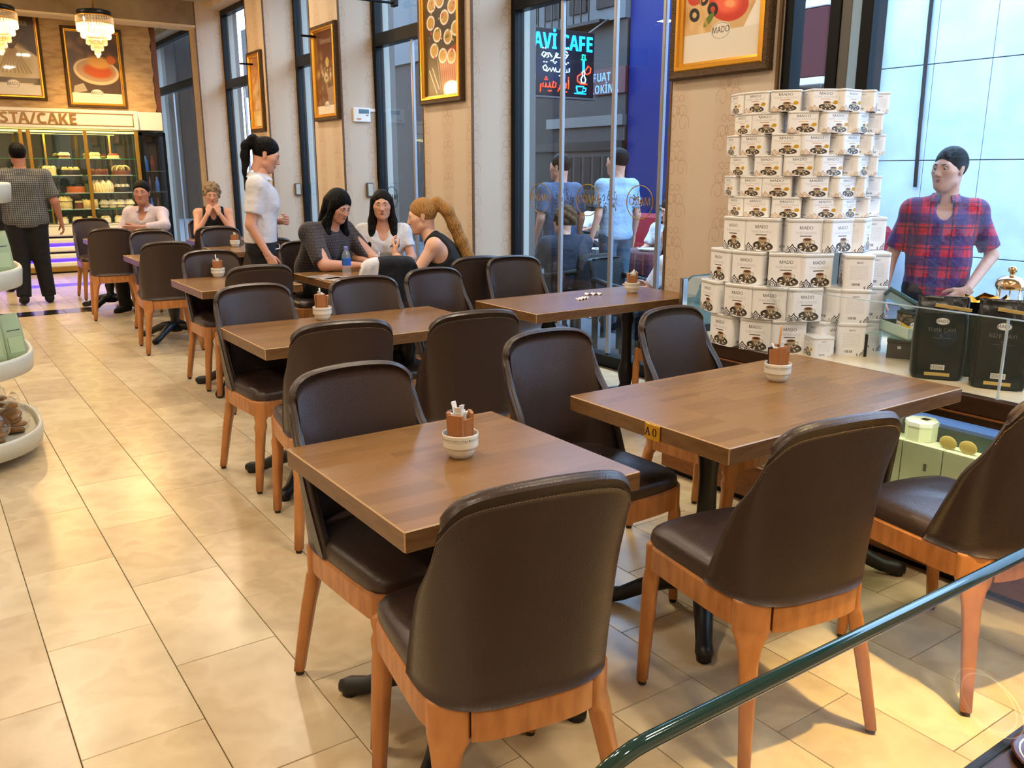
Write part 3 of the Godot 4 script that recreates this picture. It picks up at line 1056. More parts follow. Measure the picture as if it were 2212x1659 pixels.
	put("badge", boxg(Vector3(-0.04, -0.045, 0.031), Vector3(0.05, 0.016, 0.003), 0.001), mat("badge_orange", Color(0.8, 0.5, 0.36), 0.5), th)
	var cd := thing("cable_duct", "white plastic cable duct running from the thermostat up the pier", "cable duct", Vector3(4.24, 2.10, -9.02))
	put("duct", span(Vector3(0.10, 0.035, 0.0), Vector3(0.20, 0.068, 0.018), 0.003), M.white_plastic, cd)
	put("duct", span(Vector3(0.172, 0.068, 0.0), Vector3(0.20, 1.8, 0.018), 0.003), M.white_plastic, cd)
	g = G.new()
	g.tube([Vector3(0.16, 1.8, 0.012), Vector3(0.155, 0.9, 0.012), Vector3(0.165, 0.2, 0.02), Vector3(0.17, -0.2, 0.014), Vector3(0.165, -0.7, 0.012)], 0.004, 6)
	put("wire", g, M.frame_dark, cd)

# ---------------------------------------------------------------- lettering on the glass
func stickers() -> void:
	var p := Paint.new(512, 80, Color(0.22, 0.19, 0.14, 0.0))
	var c := Color(0.22, 0.19, 0.14)
	for i in 46:
		var q := Vector2(rng.randf_range(16, 496), rng.randf_range(14, 66))
		var a := rng.randf_range(0, TAU)
		var pts := []
		for k in 8:
			pts.append(q)
			a += rng.randf_range(0.2, 0.9)
			q += Vector2(cos(a), sin(a)) * 6.0
		p.line(pts, 2.0, c)
	var m := mat("sticker_band", Color(1, 1, 1), 0.7)
	m.albedo_texture = p.tex()
	m.transparency = BaseMaterial3D.TRANSPARENCY_ALPHA_SCISSOR
	m.alpha_scissor_threshold = 0.35
	var sp := [[-6.00, "left"], [-5.375, "middle"], [-4.775, "right"]]
	for s in sp:
		var t := thing("glass_sticker", "gold ring logo with mirrored lettering on the %s pane of the tall window" % s[1], "sticker", Vector3(GX - 0.006, 1.28, s[0]), -PI / 2)
		ring_logo(t, 0.125, M.case_gold)
	for s in [[-5.86, 0.30, "left"], [-5.44, 0.46, "middle"], [-4.84, 0.46, "right"]]:
		var g := G.new()
		g.poly([Vector3(-s[1] / 2, -0.08, 0), Vector3(s[1] / 2, -0.08, 0), Vector3(s[1] / 2, 0.08, 0), Vector3(-s[1] / 2, 0.08, 0)], Vector3(0, 0, 1), [Vector2(0, 1), Vector2(s[1] * 2, 1), Vector2(s[1] * 2, 0), Vector2(0, 0)])
		var o := put("sticker_strip", g, M.sticker_band, self, Vector3(GX - 0.005, 1.285, s[0] + 0.18))
		o.rotation.y = -PI / 2
		tag(o, "dark filigree sticker strip beside the gold ring on the %s pane" % s[2], "sticker")
	for s in [[-7.42, 1.24, "dark ring logo on the glass door beside the blonde woman"], [-8.75, 1.22, "faint ring logo on the window left of the blue glass door"], [-10.5, 1.22, "faint ring logo on the window behind the dark haired woman"]]:
		var t := thing("glass_sticker", s[2], "sticker", Vector3(GX - 0.006, s[1], s[0]), -PI / 2)
		ring_logo(t, 0.12, M.frame_dark)

func ring_logo(t: Node3D, r: float, m: Material) -> void:
	# stands in the x-y plane, seen from +z
	var g := G.new()
	var rows := []
	for q in [[0.94, 0.0], [1.0, 0.0], [1.0, 0.0015], [0.94, 0.0015], [0.94, 0.0]]:
		var ring := PackedVector3Array()
		for k in 41:
			var a := TAU * k / 40
			ring.append(Vector3(r * 1.15 * q[0] * cos(a), r * q[0] * sin(a), q[1]))
		rows.append(ring)
	g.grid(rows)
	put("ring", g, m, t)
	var tm := TextMesh.new()
	tm.text = "MADO"
	tm.font = sans
	tm.font_size = 32
	tm.pixel_size = r * 0.62 / 32.0
	tm.depth = 0.0015
	var o := put("lettering", tm, m, t, Vector3(0, 0.006, 0.002))
	o.scale = Vector3(-1.05, 1.0, 1.0)

# ---------------------------------------------------------------- framed pictures
func frame_ring(g: G, w: float, h: float, prof: Array) -> void:
	# prof: [inset, depth] pairs from the outside in; the picture hangs in x-y and faces +z
	var rows := []
	for q in prof:
		var a: float = w / 2 - q[0]
		var b: float = h / 2 - q[0]
		rows.append(PackedVector3Array([Vector3(-a, -b, q[1]), Vector3(a, -b, q[1]), Vector3(a, b, q[1]), Vector3(-a, b, q[1]), Vector3(-a, -b, q[1])]))
	g.flat(true)
	g.grid(rows)

func picture(label: String, at: Vector3, turn: float, w: float, h: float, print_tex: Texture2D, big_frame := 1.0) -> void:
	var t := thing("framed_picture", label, "picture", at, turn)
	var f := 0.07 * big_frame
	var g := G.new()
	frame_ring(g, w, h, [[0.0, 0.0], [0.0, 0.035], [f * 0.12, 0.05], [f * 0.5, 0.042]])
	put("outer_moulding", g, M.gold_dark, t)
	g = G.new()
	frame_ring(g, w, h, [[f * 0.5, 0.042], [f * 0.58, 0.05], [f * 0.78, 0.05], [f * 0.85, 0.034], [f, 0.028], [f, 0.010]])
	put("inner_moulding", g, M.gold_bright, t)
	var a := w / 2 - f
	var b := h / 2 - f
	g = G.new()
	g.flat(true)
	g.poly([Vector3(-a, -b, 0.014), Vector3(a, -b, 0.014), Vector3(a, b, 0.014), Vector3(-a, b, 0.014)], Vector3(0, 0, 1), [Vector2(0, 1), Vector2(1, 1), Vector2(1, 0), Vector2(0, 0)])
	g.poly([Vector3(-a, -b, 0.002), Vector3(a, -b, 0.002), Vector3(a, b, 0.002), Vector3(-a, b, 0.002)], Vector3(0, 0, -1))
	var m := StandardMaterial3D.new()
	m.resource_name = "print"
	m.albedo_texture = print_tex
	m.roughness = 0.28
	m.clearcoat_enabled = true
	m.clearcoat = 0.6
	m.clearcoat_roughness = 0.03
	put("print", g, m, t)

func logo_band(p: Paint, hh: float) -> void:
	p.rect(0, p.h - hh, p.w, hh, Color(0.86, 0.83, 0.78))
	p.ell(p.w * 0.5, p.h - hh, p.w * 0.13, p.w * 0.085, Color(0.86, 0.83, 0.78))
	p.ell(p.w * 0.5, p.h - hh, p.w * 0.12, p.w * 0.075, Color(0.35, 0.33, 0.3), 0.0, 0.93)
	p.text("MADO", sans, p.w * 0.5, p.h - hh + p.w * 0.02, p.w * 0.075, Color(0.08, 0.08, 0.08), 1.05)

func blotch(p: Paint, n: int, cols: Array, x0: float, y0: float, x1: float, y1: float, r0: float, r1: float) -> void:
	for i in n:
		var r := rng.randf_range(r0, r1)
		p.ell(rng.randf_range(x0, x1), rng.randf_range(y0, y1), r, r * rng.randf_range(0.5, 1.0), cols[i % cols.size()], rng.randf_range(0, PI), 0.0, 0.7)

func pictures() -> void:
	# pizza
	var p := Paint.new(448, 640, Color(0.80, 0.66, 0.46))
	blotch(p, 70, [Color(0.88, 0.76, 0.55, 0.8), Color(0.70, 0.50, 0.28, 0.6), Color(0.86, 0.70, 0.48, 0.8)], 0, 0, 448, 520, 30, 80)
	for q in [[60, 90, 90, 60, 0.4], [330, 330, 120, 100, -0.5], [260, 420, 120, 70, 0.2], [90, 330, 60, 90, 0.9]]:
		p.ell(q[0], q[1], q[2], q[3], Color(0.76, 0.20, 0.12), q[4])
		p.ell(q[0] - 8, q[1] - 6, q[2] * 0.8, q[3] * 0.75, Color(0.90, 0.38, 0.26), q[4], 0.0, 0.4)
		p.ell(q[0] + 10, q[1], q[2] * 0.35, q[3] * 0.3, Color(0.95, 0.62, 0.42), q[4], 0.0, 0.5)
	for q in [[110, 380], [170, 430], [60, 440], [250, 350], [200, 300], [330, 230]]:
		p.ell(q[0], q[1], 34, 28, Color(0.08, 0.06, 0.06), 0.5, 0.42)
	p.ell(150, 470, 40, 16, Color(0.36, 0.45, 0.14), -0.7)
	p.ell(390, 300, 330, 330, Color(0.80, 0.62, 0.36, 0.85), 0.0, 0.93)
	p.quadr([Vector2(448, 380), Vector2(448, 560), Vector2(330, 560)], Color(0.9, 0.88, 0.84))
	logo_band(p, 118)
	picture("large gilt framed picture of a pizza with tomato and olives beside the tin tower", Vector3(PX - 0.002, 2.56, -3.675), -PI / 2, 0.76, 1.04, p.tex(), 1.3)
	# breakfast spread
	p = Paint.new(320, 480, Color(0.16, 0.12, 0.11))
	p.quadr([Vector2(130, 300), Vector2(320, 250), Vector2(320, 480), Vector2(170, 480)], Color(0.55, 0.10, 0.13))
	for i in 10:
		p.line([Vector2(150 + i * 18, 470), Vector2(120 + i * 20, 310)], 2.0, Color(0.8, 0.6, 0.6, 0.6))
	for q in [[70, 60], [150, 50], [60, 140], [120, 200], [190, 130], [220, 220], [90, 270], [170, 300], [260, 90], [250, 310], [290, 190]]:
		p.ell(q[0], q[1], 42, 36, Color(0.85, 0.82, 0.78))
		p.ell(q[0], q[1], 31, 26, [Color(0.72, 0.55, 0.26), Color(0.35, 0.10, 0.08), Color(0.83, 0.78, 0.66), Color(0.25, 0.2, 0.12), Color(0.75, 0.36, 0.12)][int(q[0]) % 5])
	blotch(p, 40, [Color(0.75, 0.15, 0.12), Color(0.3, 0.35, 0.12), Color(0.85, 0.7, 0.4)], 20, 30, 300, 320, 5, 14)
	p.text("Kahvaltı", serif, 240, 50, 46, Color(0.9, 0.88, 0.82), 0.8)
	p.line([Vector2(40, 360), Vector2(110, 470)], 4.0, Color(0.75, 0.74, 0.72))
	p.line([Vector2(70, 350), Vector2(130, 450)], 4.0, Color(0.75, 0.74, 0.72))
	picture("gilt framed picture of a breakfast spread of small dishes, above the blonde woman", Vector3(PX - 0.002, 2.58, -6.855), -PI / 2, 0.72, 1.0, p.tex())
	# floral dessert print
	p = Paint.new(320, 480, Color(0.33, 0.17, 0.13))
	blotch(p, 60, [Color(0.50, 0.36, 0.24, 0.7), Color(0.62, 0.52, 0.36, 0.7), Color(0.42, 0.14, 0.11, 0.6), Color(0.36, 0.36, 0.2, 0.5)], 20, 130, 300, 420, 16, 46)
	p.ell(190, 180, 28, 30, Color(0.72, 0.62, 0.36))
	blotch(p, 24, [Color(0.80, 0.76, 0.62, 0.8), Color(0.7, 0.66, 0.55, 0.8)], 90, 220, 240, 290, 10, 24)
	p.quadr([Vector2(170, 330), Vector2(280, 320), Vector2(270, 430), Vector2(190, 440)], Color(0.55, 0.46, 0.38))
	p.text("Geleneksel", serif, 170, 70, 40, Color(0.75, 0.7, 0.65, 0.8), 0.9)
	logo_band(p, 50)
	picture("gilt framed brown floral dessert picture on the middle pier", Vector3(PX - 0.002, 2.55, -9.375), -PI / 2, 0.66, 1.0, p.tex())
	# pale faded print
	p = Paint.new(128, 320, Color(0.62, 0.42, 0.30))
	blotch(p, 40, [Color(0.72, 0.60, 0.46, 0.7), Color(0.80, 0.74, 0.62, 0.7)], 0, 60, 128, 300, 14, 40)
	p.rect(0, 250, 128, 70, Color(0.80, 0.72, 0.50))
	picture("slim gilt framed pale faded picture on the pier behind the waitress", Vector3(PX - 0.002, 2.51, -11.65), -PI / 2, 0.50, 1.0, p.tex())
	# far left: white dessert
	p = Paint.new(320, 460, Color(0.23, 0.15, 0.10))
	p.ell(170, 300, 190, 120, Color(0.80, 0.74, 0.60))
	p.ell(175, 270, 130, 130, Color(0.72, 0.64, 0.46), 0.0, 0.0, 0.3)
	for i in 9:
		p.line([Vector2(175, 160), Vector2(80 + i * 24, 330)], 5.0, Color(0.60, 0.50, 0.33, 0.7))
	for i in 5:
		p.line([Vector2(165 + i * 4, 190), Vector2(90 + i * 40, 100)], 5.0, Color(0.30, 0.20, 0.15))
	p.text("Pasta", serif, 230, 60, 44, Color(0.7, 0.65, 0.6), 0.9)
	p.rect(0, 360, 320, 30, Color(0.25, 0.16, 0.12))
	logo_band(p, 62)
	picture("gilt framed picture of a white cream dessert, left one over the cake case", Vector3(1.555, 3.14, -15.0), 0.0, 0.84, 1.24, p.tex())
	# far right: orange dessert
	p = Paint.new(320, 460, Color(0.30, 0.22, 0.16))
	blotch(p, 20, [Color(0.55, 0.38, 0.22, 0.6), Color(0.42, 0.30, 0.2, 0.6)], 0, 0, 320, 200, 30, 60)
	p.ell(170, 250, 150, 90, Color(0.76, 0.66, 0.52), 0.1)
	p.ell(170, 245, 132, 74, Color(0.62, 0.50, 0.38), 0.1)
	p.ell(180, 245, 110, 54, Color(0.66, 0.28, 0.08), 0.1, 0.0, 0.3)
	p.ell(190, 190, 90, 50, Color(0.76, 0.55, 0.26), 0.1, 0.0, 0.4)
	p.ell(270, 170, 30, 30, Color(0.72, 0.35, 0.12))
	p.quadr([Vector2(20, 350), Vector2(80, 330), Vector2(100, 380), Vector2(10, 400)], Color(0.62, 0.58, 0.5))
	logo_band(p, 66)
	picture("gilt framed picture of an orange syrup dessert, right one over the cake case", Vector3(2.665, 3.02, -15.0), 0.0, 0.84, 1.15, p.tex())

# ---------------------------------------------------------------- the street outside
func outside() -> void:
	struct("ground", span(Vector3(4.76, -0.4, -32), Vector3(10.0, -0.12, 8)), M.pavement)
	# light cladding: each panel its own piece
	var cw := struct("wall_street", span(Vector3(10.03, -0.2, -6.56), Vector3(10.4, 5.0, 7.0)), M.joint_dark)
	var ys := [-0.12, 0.543, 1.627, 2.706, 3.79, 4.9]
	for r in 5:
		var z := -6.56
		while z < 6.6:
			var y0: float = ys[r]
			var y1: float = ys[r + 1]
			put("cladding_panel", span(Vector3(10.0, y0 + 0.005, z + 0.004), Vector3(10.03, y1 - 0.005, z + 0.666), 0.004), M.cladding, cw)
			z += 0.67
	var g := G.new()
	g.tube([Vector3(9.97, 5.0, -5.98), Vector3(9.97, 3.2, -5.985), Vector3(9.97, 1.9, -5.96), Vector3(9.97, 1.32, -5.94)], 0.022, 8)
	tag(put("drain_cable", g, M.joint_dark), "black cable hanging down the pale street wall left of the man", "cable")
	# blue sign board with white shapes
	var t := thing("blue_sign", "tall blue sign board with white letter fragments beside the pale street wall", "sign", Vector3(9.9, 2.4, -6.80), -PI / 2)
	put("board", boxg(Vector3(0, 0, 0), Vector3(0.46, 5.2, 0.14), 0.006), M.sign_blue, t)
	g = G.new()
	g.prism(PackedVector2Array([Vector2(-0.23, 0.0), Vector2(-0.10, 0.02), Vector2(-0.10, -0.06), Vector2(-0.23, -0.20)]), 0.0, 0.012, Transform3D(Basis(Vector3.RIGHT, Vector3(0, 0, 1), Vector3.UP), Vector3(0, 0.72, 0.07)))
	put("letter_piece", g, M.sign_white, t)
	g = G.new()
	g.prism(PackedVector2Array([Vector2(-0.23, -0.02), Vector2(-0.23, 0.18), Vector2(-0.07, -0.03)]), 0.0, 0.012, Transform3D(Basis(Vector3.RIGHT, Vector3(0, 0, 1), Vector3.UP), Vector3(0, -0.06, 0.07)))
	put("letter_piece", g, M.sign_white, t)
	# stone building with red awning
	var sb := struct("wall_street", span(Vector3(10.0, -0.2, -9.2), Vector3(10.4, 5.0, -6.58)), M.stone_pale)
	for y in [1.95, 2.10, 2.42]:
		put("cornice", span(Vector3(9.90 + 0.02 * y, y, -9.2), Vector3(10.0, y + 0.07, -7.04), 0.01), M.stone_pale, sb)
	for i in 6:
		put("stone_block", span(Vector3(9.97, 2.5, -9.15 + i * 0.36), Vector3(10.0, 2.9, -8.82 + i * 0.36), 0.008), M.stone_pale, sb)
	g = G.new()
	g.tube([Vector3(9.93, 3.0, -8.1), Vector3(9.93, 2.66, -8.1), Vector3(9.93, 2.56, -8.02), Vector3(9.93, 2.52, -7.5), Vector3(9.93, 2.52, -7.1)], 0.035, 8)
	tag(put("drain_pipe", g, M.frame_grey), "grey bent pipe on the pale stone front under the red awning", "pipe")
	t = thing("awning", "dark red street awning with a pale hem over the stone front", "awning", Vector3(9.5, 2.62, -8.05))
	put("cloth_front", boxg(Vector3(0, 0.42, 0), Vector3(0.05, 0.80, 2.1), 0.01), M.awning_red, t)
	put("hem", boxg(Vector3(0, -0.03, 0), Vector3(0.06, 0.09, 2.1), 0.01), M.sign_white, t)
	put("head_rail", boxg(Vector3(0.2, 0.87, 0), Vector3(0.46, 0.08, 2.1), 0.01), M.sign_white, t)
	put("roof_cloth", boxg(Vector3(0.25, 0.80, 0), Vector3(0.48, 0.03, 2.1), 0.01), M.awning_red, t)
	# deep blue shop front, dark shop front, far facades
	struct("wall_street", span(Vector3(10.0, -0.2, -11.1), Vector3(10.4, 5.0, -9.22)), M.sign_blue)
	var ds := struct("wall_street", span(Vector3(10.0, -0.2, -30.0), Vector3(10.4, 3.9, -11.12)), M.shop_dark)
	put("brown_bay", span(Vector3(9.96, 0.9, -12.9), Vector3(10.0, 3.9, -11.12)), M.shop_brown, ds)
	put("counter_band", span(Vector3(9.9, 2.25, -13.2), Vector3(10.0, 2.42, -11.12)), M.frame_grey, ds)
	put("counter_band", span(Vector3(9.9, 1.85, -14.6), Vector3(10.0, 2.0, -11.12)), M.frame_dark, ds)
	for i in 7:
		put("display_panel", span(Vector3(9.95, 1.2, -12.95 + i * 0.26), Vector3(10.0, 1.75, -12.75 + i * 0.26), 0.01), M.shop_dark, ds)
	var ub := struct("wall_street", span(Vector3(9.9, 3.9, -30.0), Vector3(10.4, 6.0, -11.12)), M.stone_dim)
	for i in 6:
		put("upper_window", span(Vector3(9.86, 4.1, -15.4 + i * 0.72), Vector3(9.9, 5.6, -14.95 + i * 0.72)), M.shop_dark, ub)
	g = G.new()
	for i in 22:
		g.box(Vector3(9.7, 4.15, -16.0 + i * 0.2), Vector3(0.02, 0.5, 0.02))
	g.box(Vector3(9.7, 4.41, -13.8), Vector3(0.03, 0.04, 4.6))
	g.box(Vector3(9.8, 3.88, -13.8), Vector3(0.24, 0.05, 4.6))
	put("balcony_rail", g, M.frame_dark, ub)
	struct("wall_street", span(Vector3(4.8, -0.4, -32.2), Vector3(10.4, 9.0, -32.0)), M.shop_dark)
	# red signs and small coloured lights of the shops
	t = thing("red_sign", "dim red shop sign with white lettering right of the neon sign", "sign", Vector3(9.94, 2.96, -11.48), -PI / 2)
	put("board", boxg(Vector3.ZERO, Vector3(0.78, 0.42, 0.06), 0.006), mat("dim_red", Color(0.26, 0.03, 0.05), 0.5), t)
	letters(t, "FUAT", -0.20, 0.07, 0.19, M.frame_pale)
	letters(t, "LOKİNA", -0.12, -0.12, 0.19, M.frame_pale)
	var shops := [[9.98, 2.1, -15.5, 1.4, 0.05, "neon_red", "thin red neon line"], [9.98, 1.75, -17.0, 0.9, 0.06, "neon_red", "short low red neon line"], [9.98, 3.5, -21.5, 0.5, 0.05, "neon_red", "small far red neon bar"], [9.98, 1.35, -19.5, 0.3, 0.12, "neon_green", "small green shop light"], [9.98, 2.9, -13.9, 0.14, 0.14, "bulb_warm", "warm round shop lamp"], [9.98, 2.1, -16.7, 0.24, 0.08, "bulb_warm", "low warm shop lamp"], [9.98, 3.4, -17.5, 0.5, 0.8, "lit_pale", "lit pale upper shop panel"], [9.98, 3.1, -24.0, 0.5, 0.9, "lit_pale", "far lit pale shop panel"]]
	glow("neon_red", Color(1.0, 0.10, 0.06), 3.0)
	glow("neon_green", Color(0.05, 0.9, 0.55), 2.2)
	glow("neon_cyan", Color(0.05, 0.62, 1.0), 3.0)
	glow("neon_white", Color(0.80, 0.92, 0.95), 1.6)
	glow("neon_orange", Color(1.0, 0.22, 0.05), 2.6)
	glow("bulb_warm", Color(1.0, 0.82, 0.5), 6.0)
	glow("lit_pale", Color(0.62, 0.72, 0.75), 0.7)
	for s in shops:
		var o := tag(put("shop_light", boxg(Vector3.ZERO, Vector3(0.04, s[4], s[3]), 0.008), M[s[5]], self, Vector3(s[0], s[1], s[2])), s[6] + " on the dark street front", "light")
	# furniture on the pavement
	couch("red street couch behind the two walking men", Vector3(9.3, -0.12, -9.6), 2.6)
	couch("red street couch beside the man in the plaid shirt", Vector3(9.3, -0.12, -6.75), 1.5)
	t = thing("cafe_table", "wooden street table in front of the man looking at his phone", "table", Vector3(8.15, -0.12, -9.80))
	put("tabletop", boxg(Vector3(0, 0.73, 0), Vector3(0.75, 0.04, 1.0), 0.006), M.shop_brown, t)
	put("post", boxg(Vector3(0, 0.36, 0), Vector3(0.09, 0.70, 0.09), 0.01), M.frame_dark, t)
	put("foot", boxg(Vector3(0, 0.015, 0), Vector3(0.45, 0.03, 0.45), 0.01), M.frame_dark, t)
	g = G.new()
	g.lathe([Vector2(0.0, 0.0), Vector2(0.033, 0.0), Vector2(0.036, 0.12), Vector2(0.033, 0.12), Vector2(0.031, 0.005)], 14)
	tag(put("juice_glass", g, mat("juice", Color(0.85, 0.75, 0.1), 0.2), self, Vector3(8.22, 0.632, -9.62)), "small glass of yellow juice on the wooden street table", "glass")
	g = G.new()
	g.lathe([Vector2(0.0, 0.0), Vector2(0.06, 0.0), Vector2(0.11, 0.03), Vector2(0.105, 0.035), Vector2(0.0, 0.012)], 16)
	tag(put("plate", g, M.shop_brown, self, Vector3(8.10, 0.632, -9.75)), "brown plate on the wooden street table", "plate")
	g = G.new()
	g.lathe([Vector2(0.0, 0.0), Vector2(0.09, 0.0), Vector2(0.115, 0.15), Vector2(0.12, 0.16), Vector2(0.105, 0.15), Vector2(0.085, 0.01), Vector2(0.0, 0.01)], 18)
	t = thing("ashtray_stand", "chrome bucket on a thin stand beside the wooden street table", "bucket", Vector3(6.35, -0.12, -7.55))
	put("bucket", g, M.chrome, t, Vector3(0, 0.62, 0))
	g = G.new()
	g.tube([Vector3(0, 0.02, 0), Vector3(0, 0.62, 0)], 0.014, 8)
	put("stand", g, M.chrome, t)
	put("foot", boxg(Vector3(0, 0.01, 0), Vector3(0.26, 0.02, 0.26), 0.006), M.chrome, t)
	t = thing("draped_table", "street table under a red striped cloth at the edge of the pier", "table", Vector3(6.98, -0.12, -7.30))
	g = G.new()
	var rows := []
	for q in [[0.26, 0.52], [0.0, 0.55], [0.0, 0.74]]:
		var ring := PackedVector3Array()
		for k in 40:
			var a := TAU * k / 40
			var rr := 0.42 + (0.02 * sin(k * 1.7) if q[1] < 0.6 else 0.0)
			ring.append(Vector3(clampf(cos(a) * 1.4, -1, 1) * rr, q[1] if q[1] > 0.53 else 0.50 + 0.03 * sin(k * 0.9), -clampf(sin(a) * 1.4, -1, 1) * rr))
		rows.append(ring)
	g.grid(rows, true)
	g.cap(rows[2], Vector3.UP)
	put("cloth", g, M.cloth_striped, t)
	put("post", boxg(Vector3(0, 0.36, 0), Vector3(0.09, 0.72, 0.09), 0.01), M.frame_dark, t)
	put("foot", boxg(Vector3(0, 0.015, 0), Vector3(0.45, 0.03, 0.45), 0.01), M.frame_dark, t)
	g = G.new()
	g.lathe([Vector2(0.0, 0.0), Vector2(0.07, 0.0), Vector2(0.12, 0.025), Vector2(0.115, 0.03), Vector2(0.0, 0.012)], 18)
	tag(put("plate", g, M.porcelain, self, Vector3(6.90, 0.622, -7.25)), "white plate on the red striped tablecloth", "plate")
	wicker("black wicker chair under the blond man outside the window", Vector3(5.35, -0.12, -6.62), 0.25)
	wicker("black wicker chair close to the glass behind the empty table", Vector3(5.2, -0.12, -5.72), PI + 0.3)
	wicker("black wicker chair beside the woman near the pier", Vector3(5.6, -0.12, -5.1), 0.2)
	# neon sign, hung across the street
	var s0 := Vector3(8.93, 3.16, -11.4)
	t = thing("neon_sign", "black hanging cafe sign with cyan, white and orange neon lettering", "sign", s0, 0.0)
	put("board", boxg(Vector3(-0.22, 0, -0.05), Vector3(1.62, 1.0, 0.08), 0.01), mat("sign_black", Color(0.012, 0.012, 0.03), 0.4), t)
	put("ledge", boxg(Vector3(-0.22, -0.52, -0.03), Vector3(1.62, 0.03, 0.14), 0.004), M.frame_grey, t)
	g = G.new()
	g.tube([Vector3(0.5, 0.5, -0.05), Vector3(0.9, 0.75, -0.05)], 0.012, 6)
	put("bracket", g, M.frame_grey, t)
	var tm := TextMesh.new()
	tm.text = "MAVİ CAFE"
	tm.font = sansb
	tm.font_size = 32
	tm.pixel_size = 0.30 / 32.0
	tm.depth = 0.012
	var lo := put("cyan_lettering", tm, M.neon_cyan, t, Vector3(-0.17, 0.31, 0.0))
	lo.scale = Vector3(0.92, 1.05, 1)
	# Arabic words in strokes of tube
	arabic(t)
	# water pipes
	hookah(t, Vector3(0.36, -0.02, 0.0), 1.0)
	hookah(t, Vector3(-0.72, -0.03, 0.0), -1.0)
	g = G.new()
	g.tube([Vector3(0.22, -0.34, 0), Vector3(0.24, -0.42, 0), Vector3(0.34, -0.42, 0), Vector3(0.37, -0.33, 0), Vector3(0.22, -0.33, 0)], 0.012, 6)
	g.tube([Vector3(0.37, -0.35, 0), Vector3(0.42, -0.35, 0), Vector3(0.41, -0.40, 0), Vector3(0.35, -0.41, 0)], 0.010, 6)
	g.tube([Vector3(0.18, -0.44, 0), Vector3(0.42, -0.44, 0)], 0.010, 6)
	put("cyan_cup", g, M.neon_cyan, t)
	var l := OmniLight3D.new()
	l.name = "neon_lamp"
	l.light_color = Color(0.35, 0.6, 1.0)
	l.light_energy = 0.5
	l.omni_range = 12.0
	l.omni_attenuation = 2.0
	l.light_size = 0.4
	l.shadow_enabled = true
	l.position = Vector3(0, 0, 0.3)
	t.add_child(l)

func letters(t: Node3D, s: String, x: float, y: float, h: float, m: Material, z := 0.031) -> void:
	var tm := TextMesh.new()
	tm.text = s
	tm.font = sansb
	tm.font_size = 32
	tm.pixel_size = h / 32.0
	tm.depth = 0.006
	put("lettering", tm, m, t, Vector3(x, y, z))

func stroke(g: G, pts: Array, r := 0.009) -> void:
	var q := []
	for p in pts:
		q.append(Vector3(p[0] * 1.25 - 0.13, p[1] * 1.12 + 0.0, 0.0))
	g.tube(q, r, 6)

func arabic(t: Node3D) -> void:
	var g := G.new()
	# the strokes below are drawn at 1.3 times, a little to the left
	# first word: qahwa, read from the right
	stroke(g, [[0.13, 0.14], [0.10, 0.16], [0.08, 0.13], [0.11, 0.11], [0.14, 0.12], [0.10, 0.07], [0.02, 0.07], [-0.06, 0.07]])
	stroke(g, [[-0.06, 0.07], [-0.02, 0.12], [-0.05, 0.13], [-0.07, 0.07], [-0.10, 0.03], [-0.14, 0.02]])
	stroke(g, [[-0.12, 0.07], [-0.16, 0.12], [-0.19, 0.12], [-0.17, 0.07], [-0.20, 0.06]])
	stroke(g, [[-0.24, 0.07], [-0.21, 0.12], [-0.25, 0.13], [-0.28, 0.09], [-0.24, 0.06], [-0.21, 0.10]])
	for d in [[0.09, 0.20], [0.13, 0.20], [-0.23, 0.18], [-0.27, 0.18]]:
		stroke(g, [[d[0], d[1]], [d[0] + 0.015, d[1]]], 0.011)
	# second word: shisha
	stroke(g, [[0.16, -0.06], [0.16, -0.11], [0.12, -0.12], [0.12, -0.07], [0.12, -0.12], [0.08, -0.12], [0.08, -0.07], [0.07, -0.12], [0.02, -0.12], [0.01, -0.08], [0.0, -0.12], [-0.05, -0.12], [-0.06, -0.07], [-0.08, -0.12], [-0.10, -0.07], [-0.13, -0.12], [-0.15, -0.08], [-0.19, -0.12]])
	stroke(g, [[-0.19, -0.12], [-0.24, -0.11], [-0.26, -0.07], [-0.22, -0.04], [-0.19, -0.08], [-0.22, -0.11]])
	for d in [[0.10, -0.01], [0.13, 0.01], [0.08, 0.01], [-0.08, -0.01], [-0.06, 0.01], [-0.10, 0.01], [0.0, -0.17], [0.03, -0.17], [-0.21, 0.0], [-0.25, 0.0]]:
		stroke(g, [[d[0], d[1]], [d[0] + 0.015, d[1]]], 0.010)
	put("white_lettering", g, M.neon_white, t)
	g = G.new()
	stroke(g, [[0.15, -0.21], [0.15, -0.34]])
	stroke(g, [[0.11, -0.26], [0.11, -0.33], [0.07, -0.33], [0.03, -0.33], [0.06, -0.28], [0.02, -0.28], [0.01, -0.33], [-0.02, -0.38]])
	stroke(g, [[-0.06, -0.33], [-0.05, -0.27], [-0.09, -0.25], [-0.11, -0.33], [-0.07, -0.33], [-0.14, -0.33], [-0.15, -0.27], [-0.16, -0.33], [-0.20, -0.33], [-0.21, -0.28], [-0.22, -0.33], [-0.26, -0.33], [-0.25, -0.28], [-0.29, -0.30], [-0.30, -0.40]])
	for d in [[0.14, -0.19], [0.11, -0.38], [-0.14, -0.38], [-0.17, -0.38], [-0.20, -0.23], [-0.23, -0.23], [-0.215, -0.20]]:
		stroke(g, [[d[0], d[1]], [d[0] + 0.015, d[1]]], 0.011)
	put("orange_lettering", g, M.neon_orange, t)

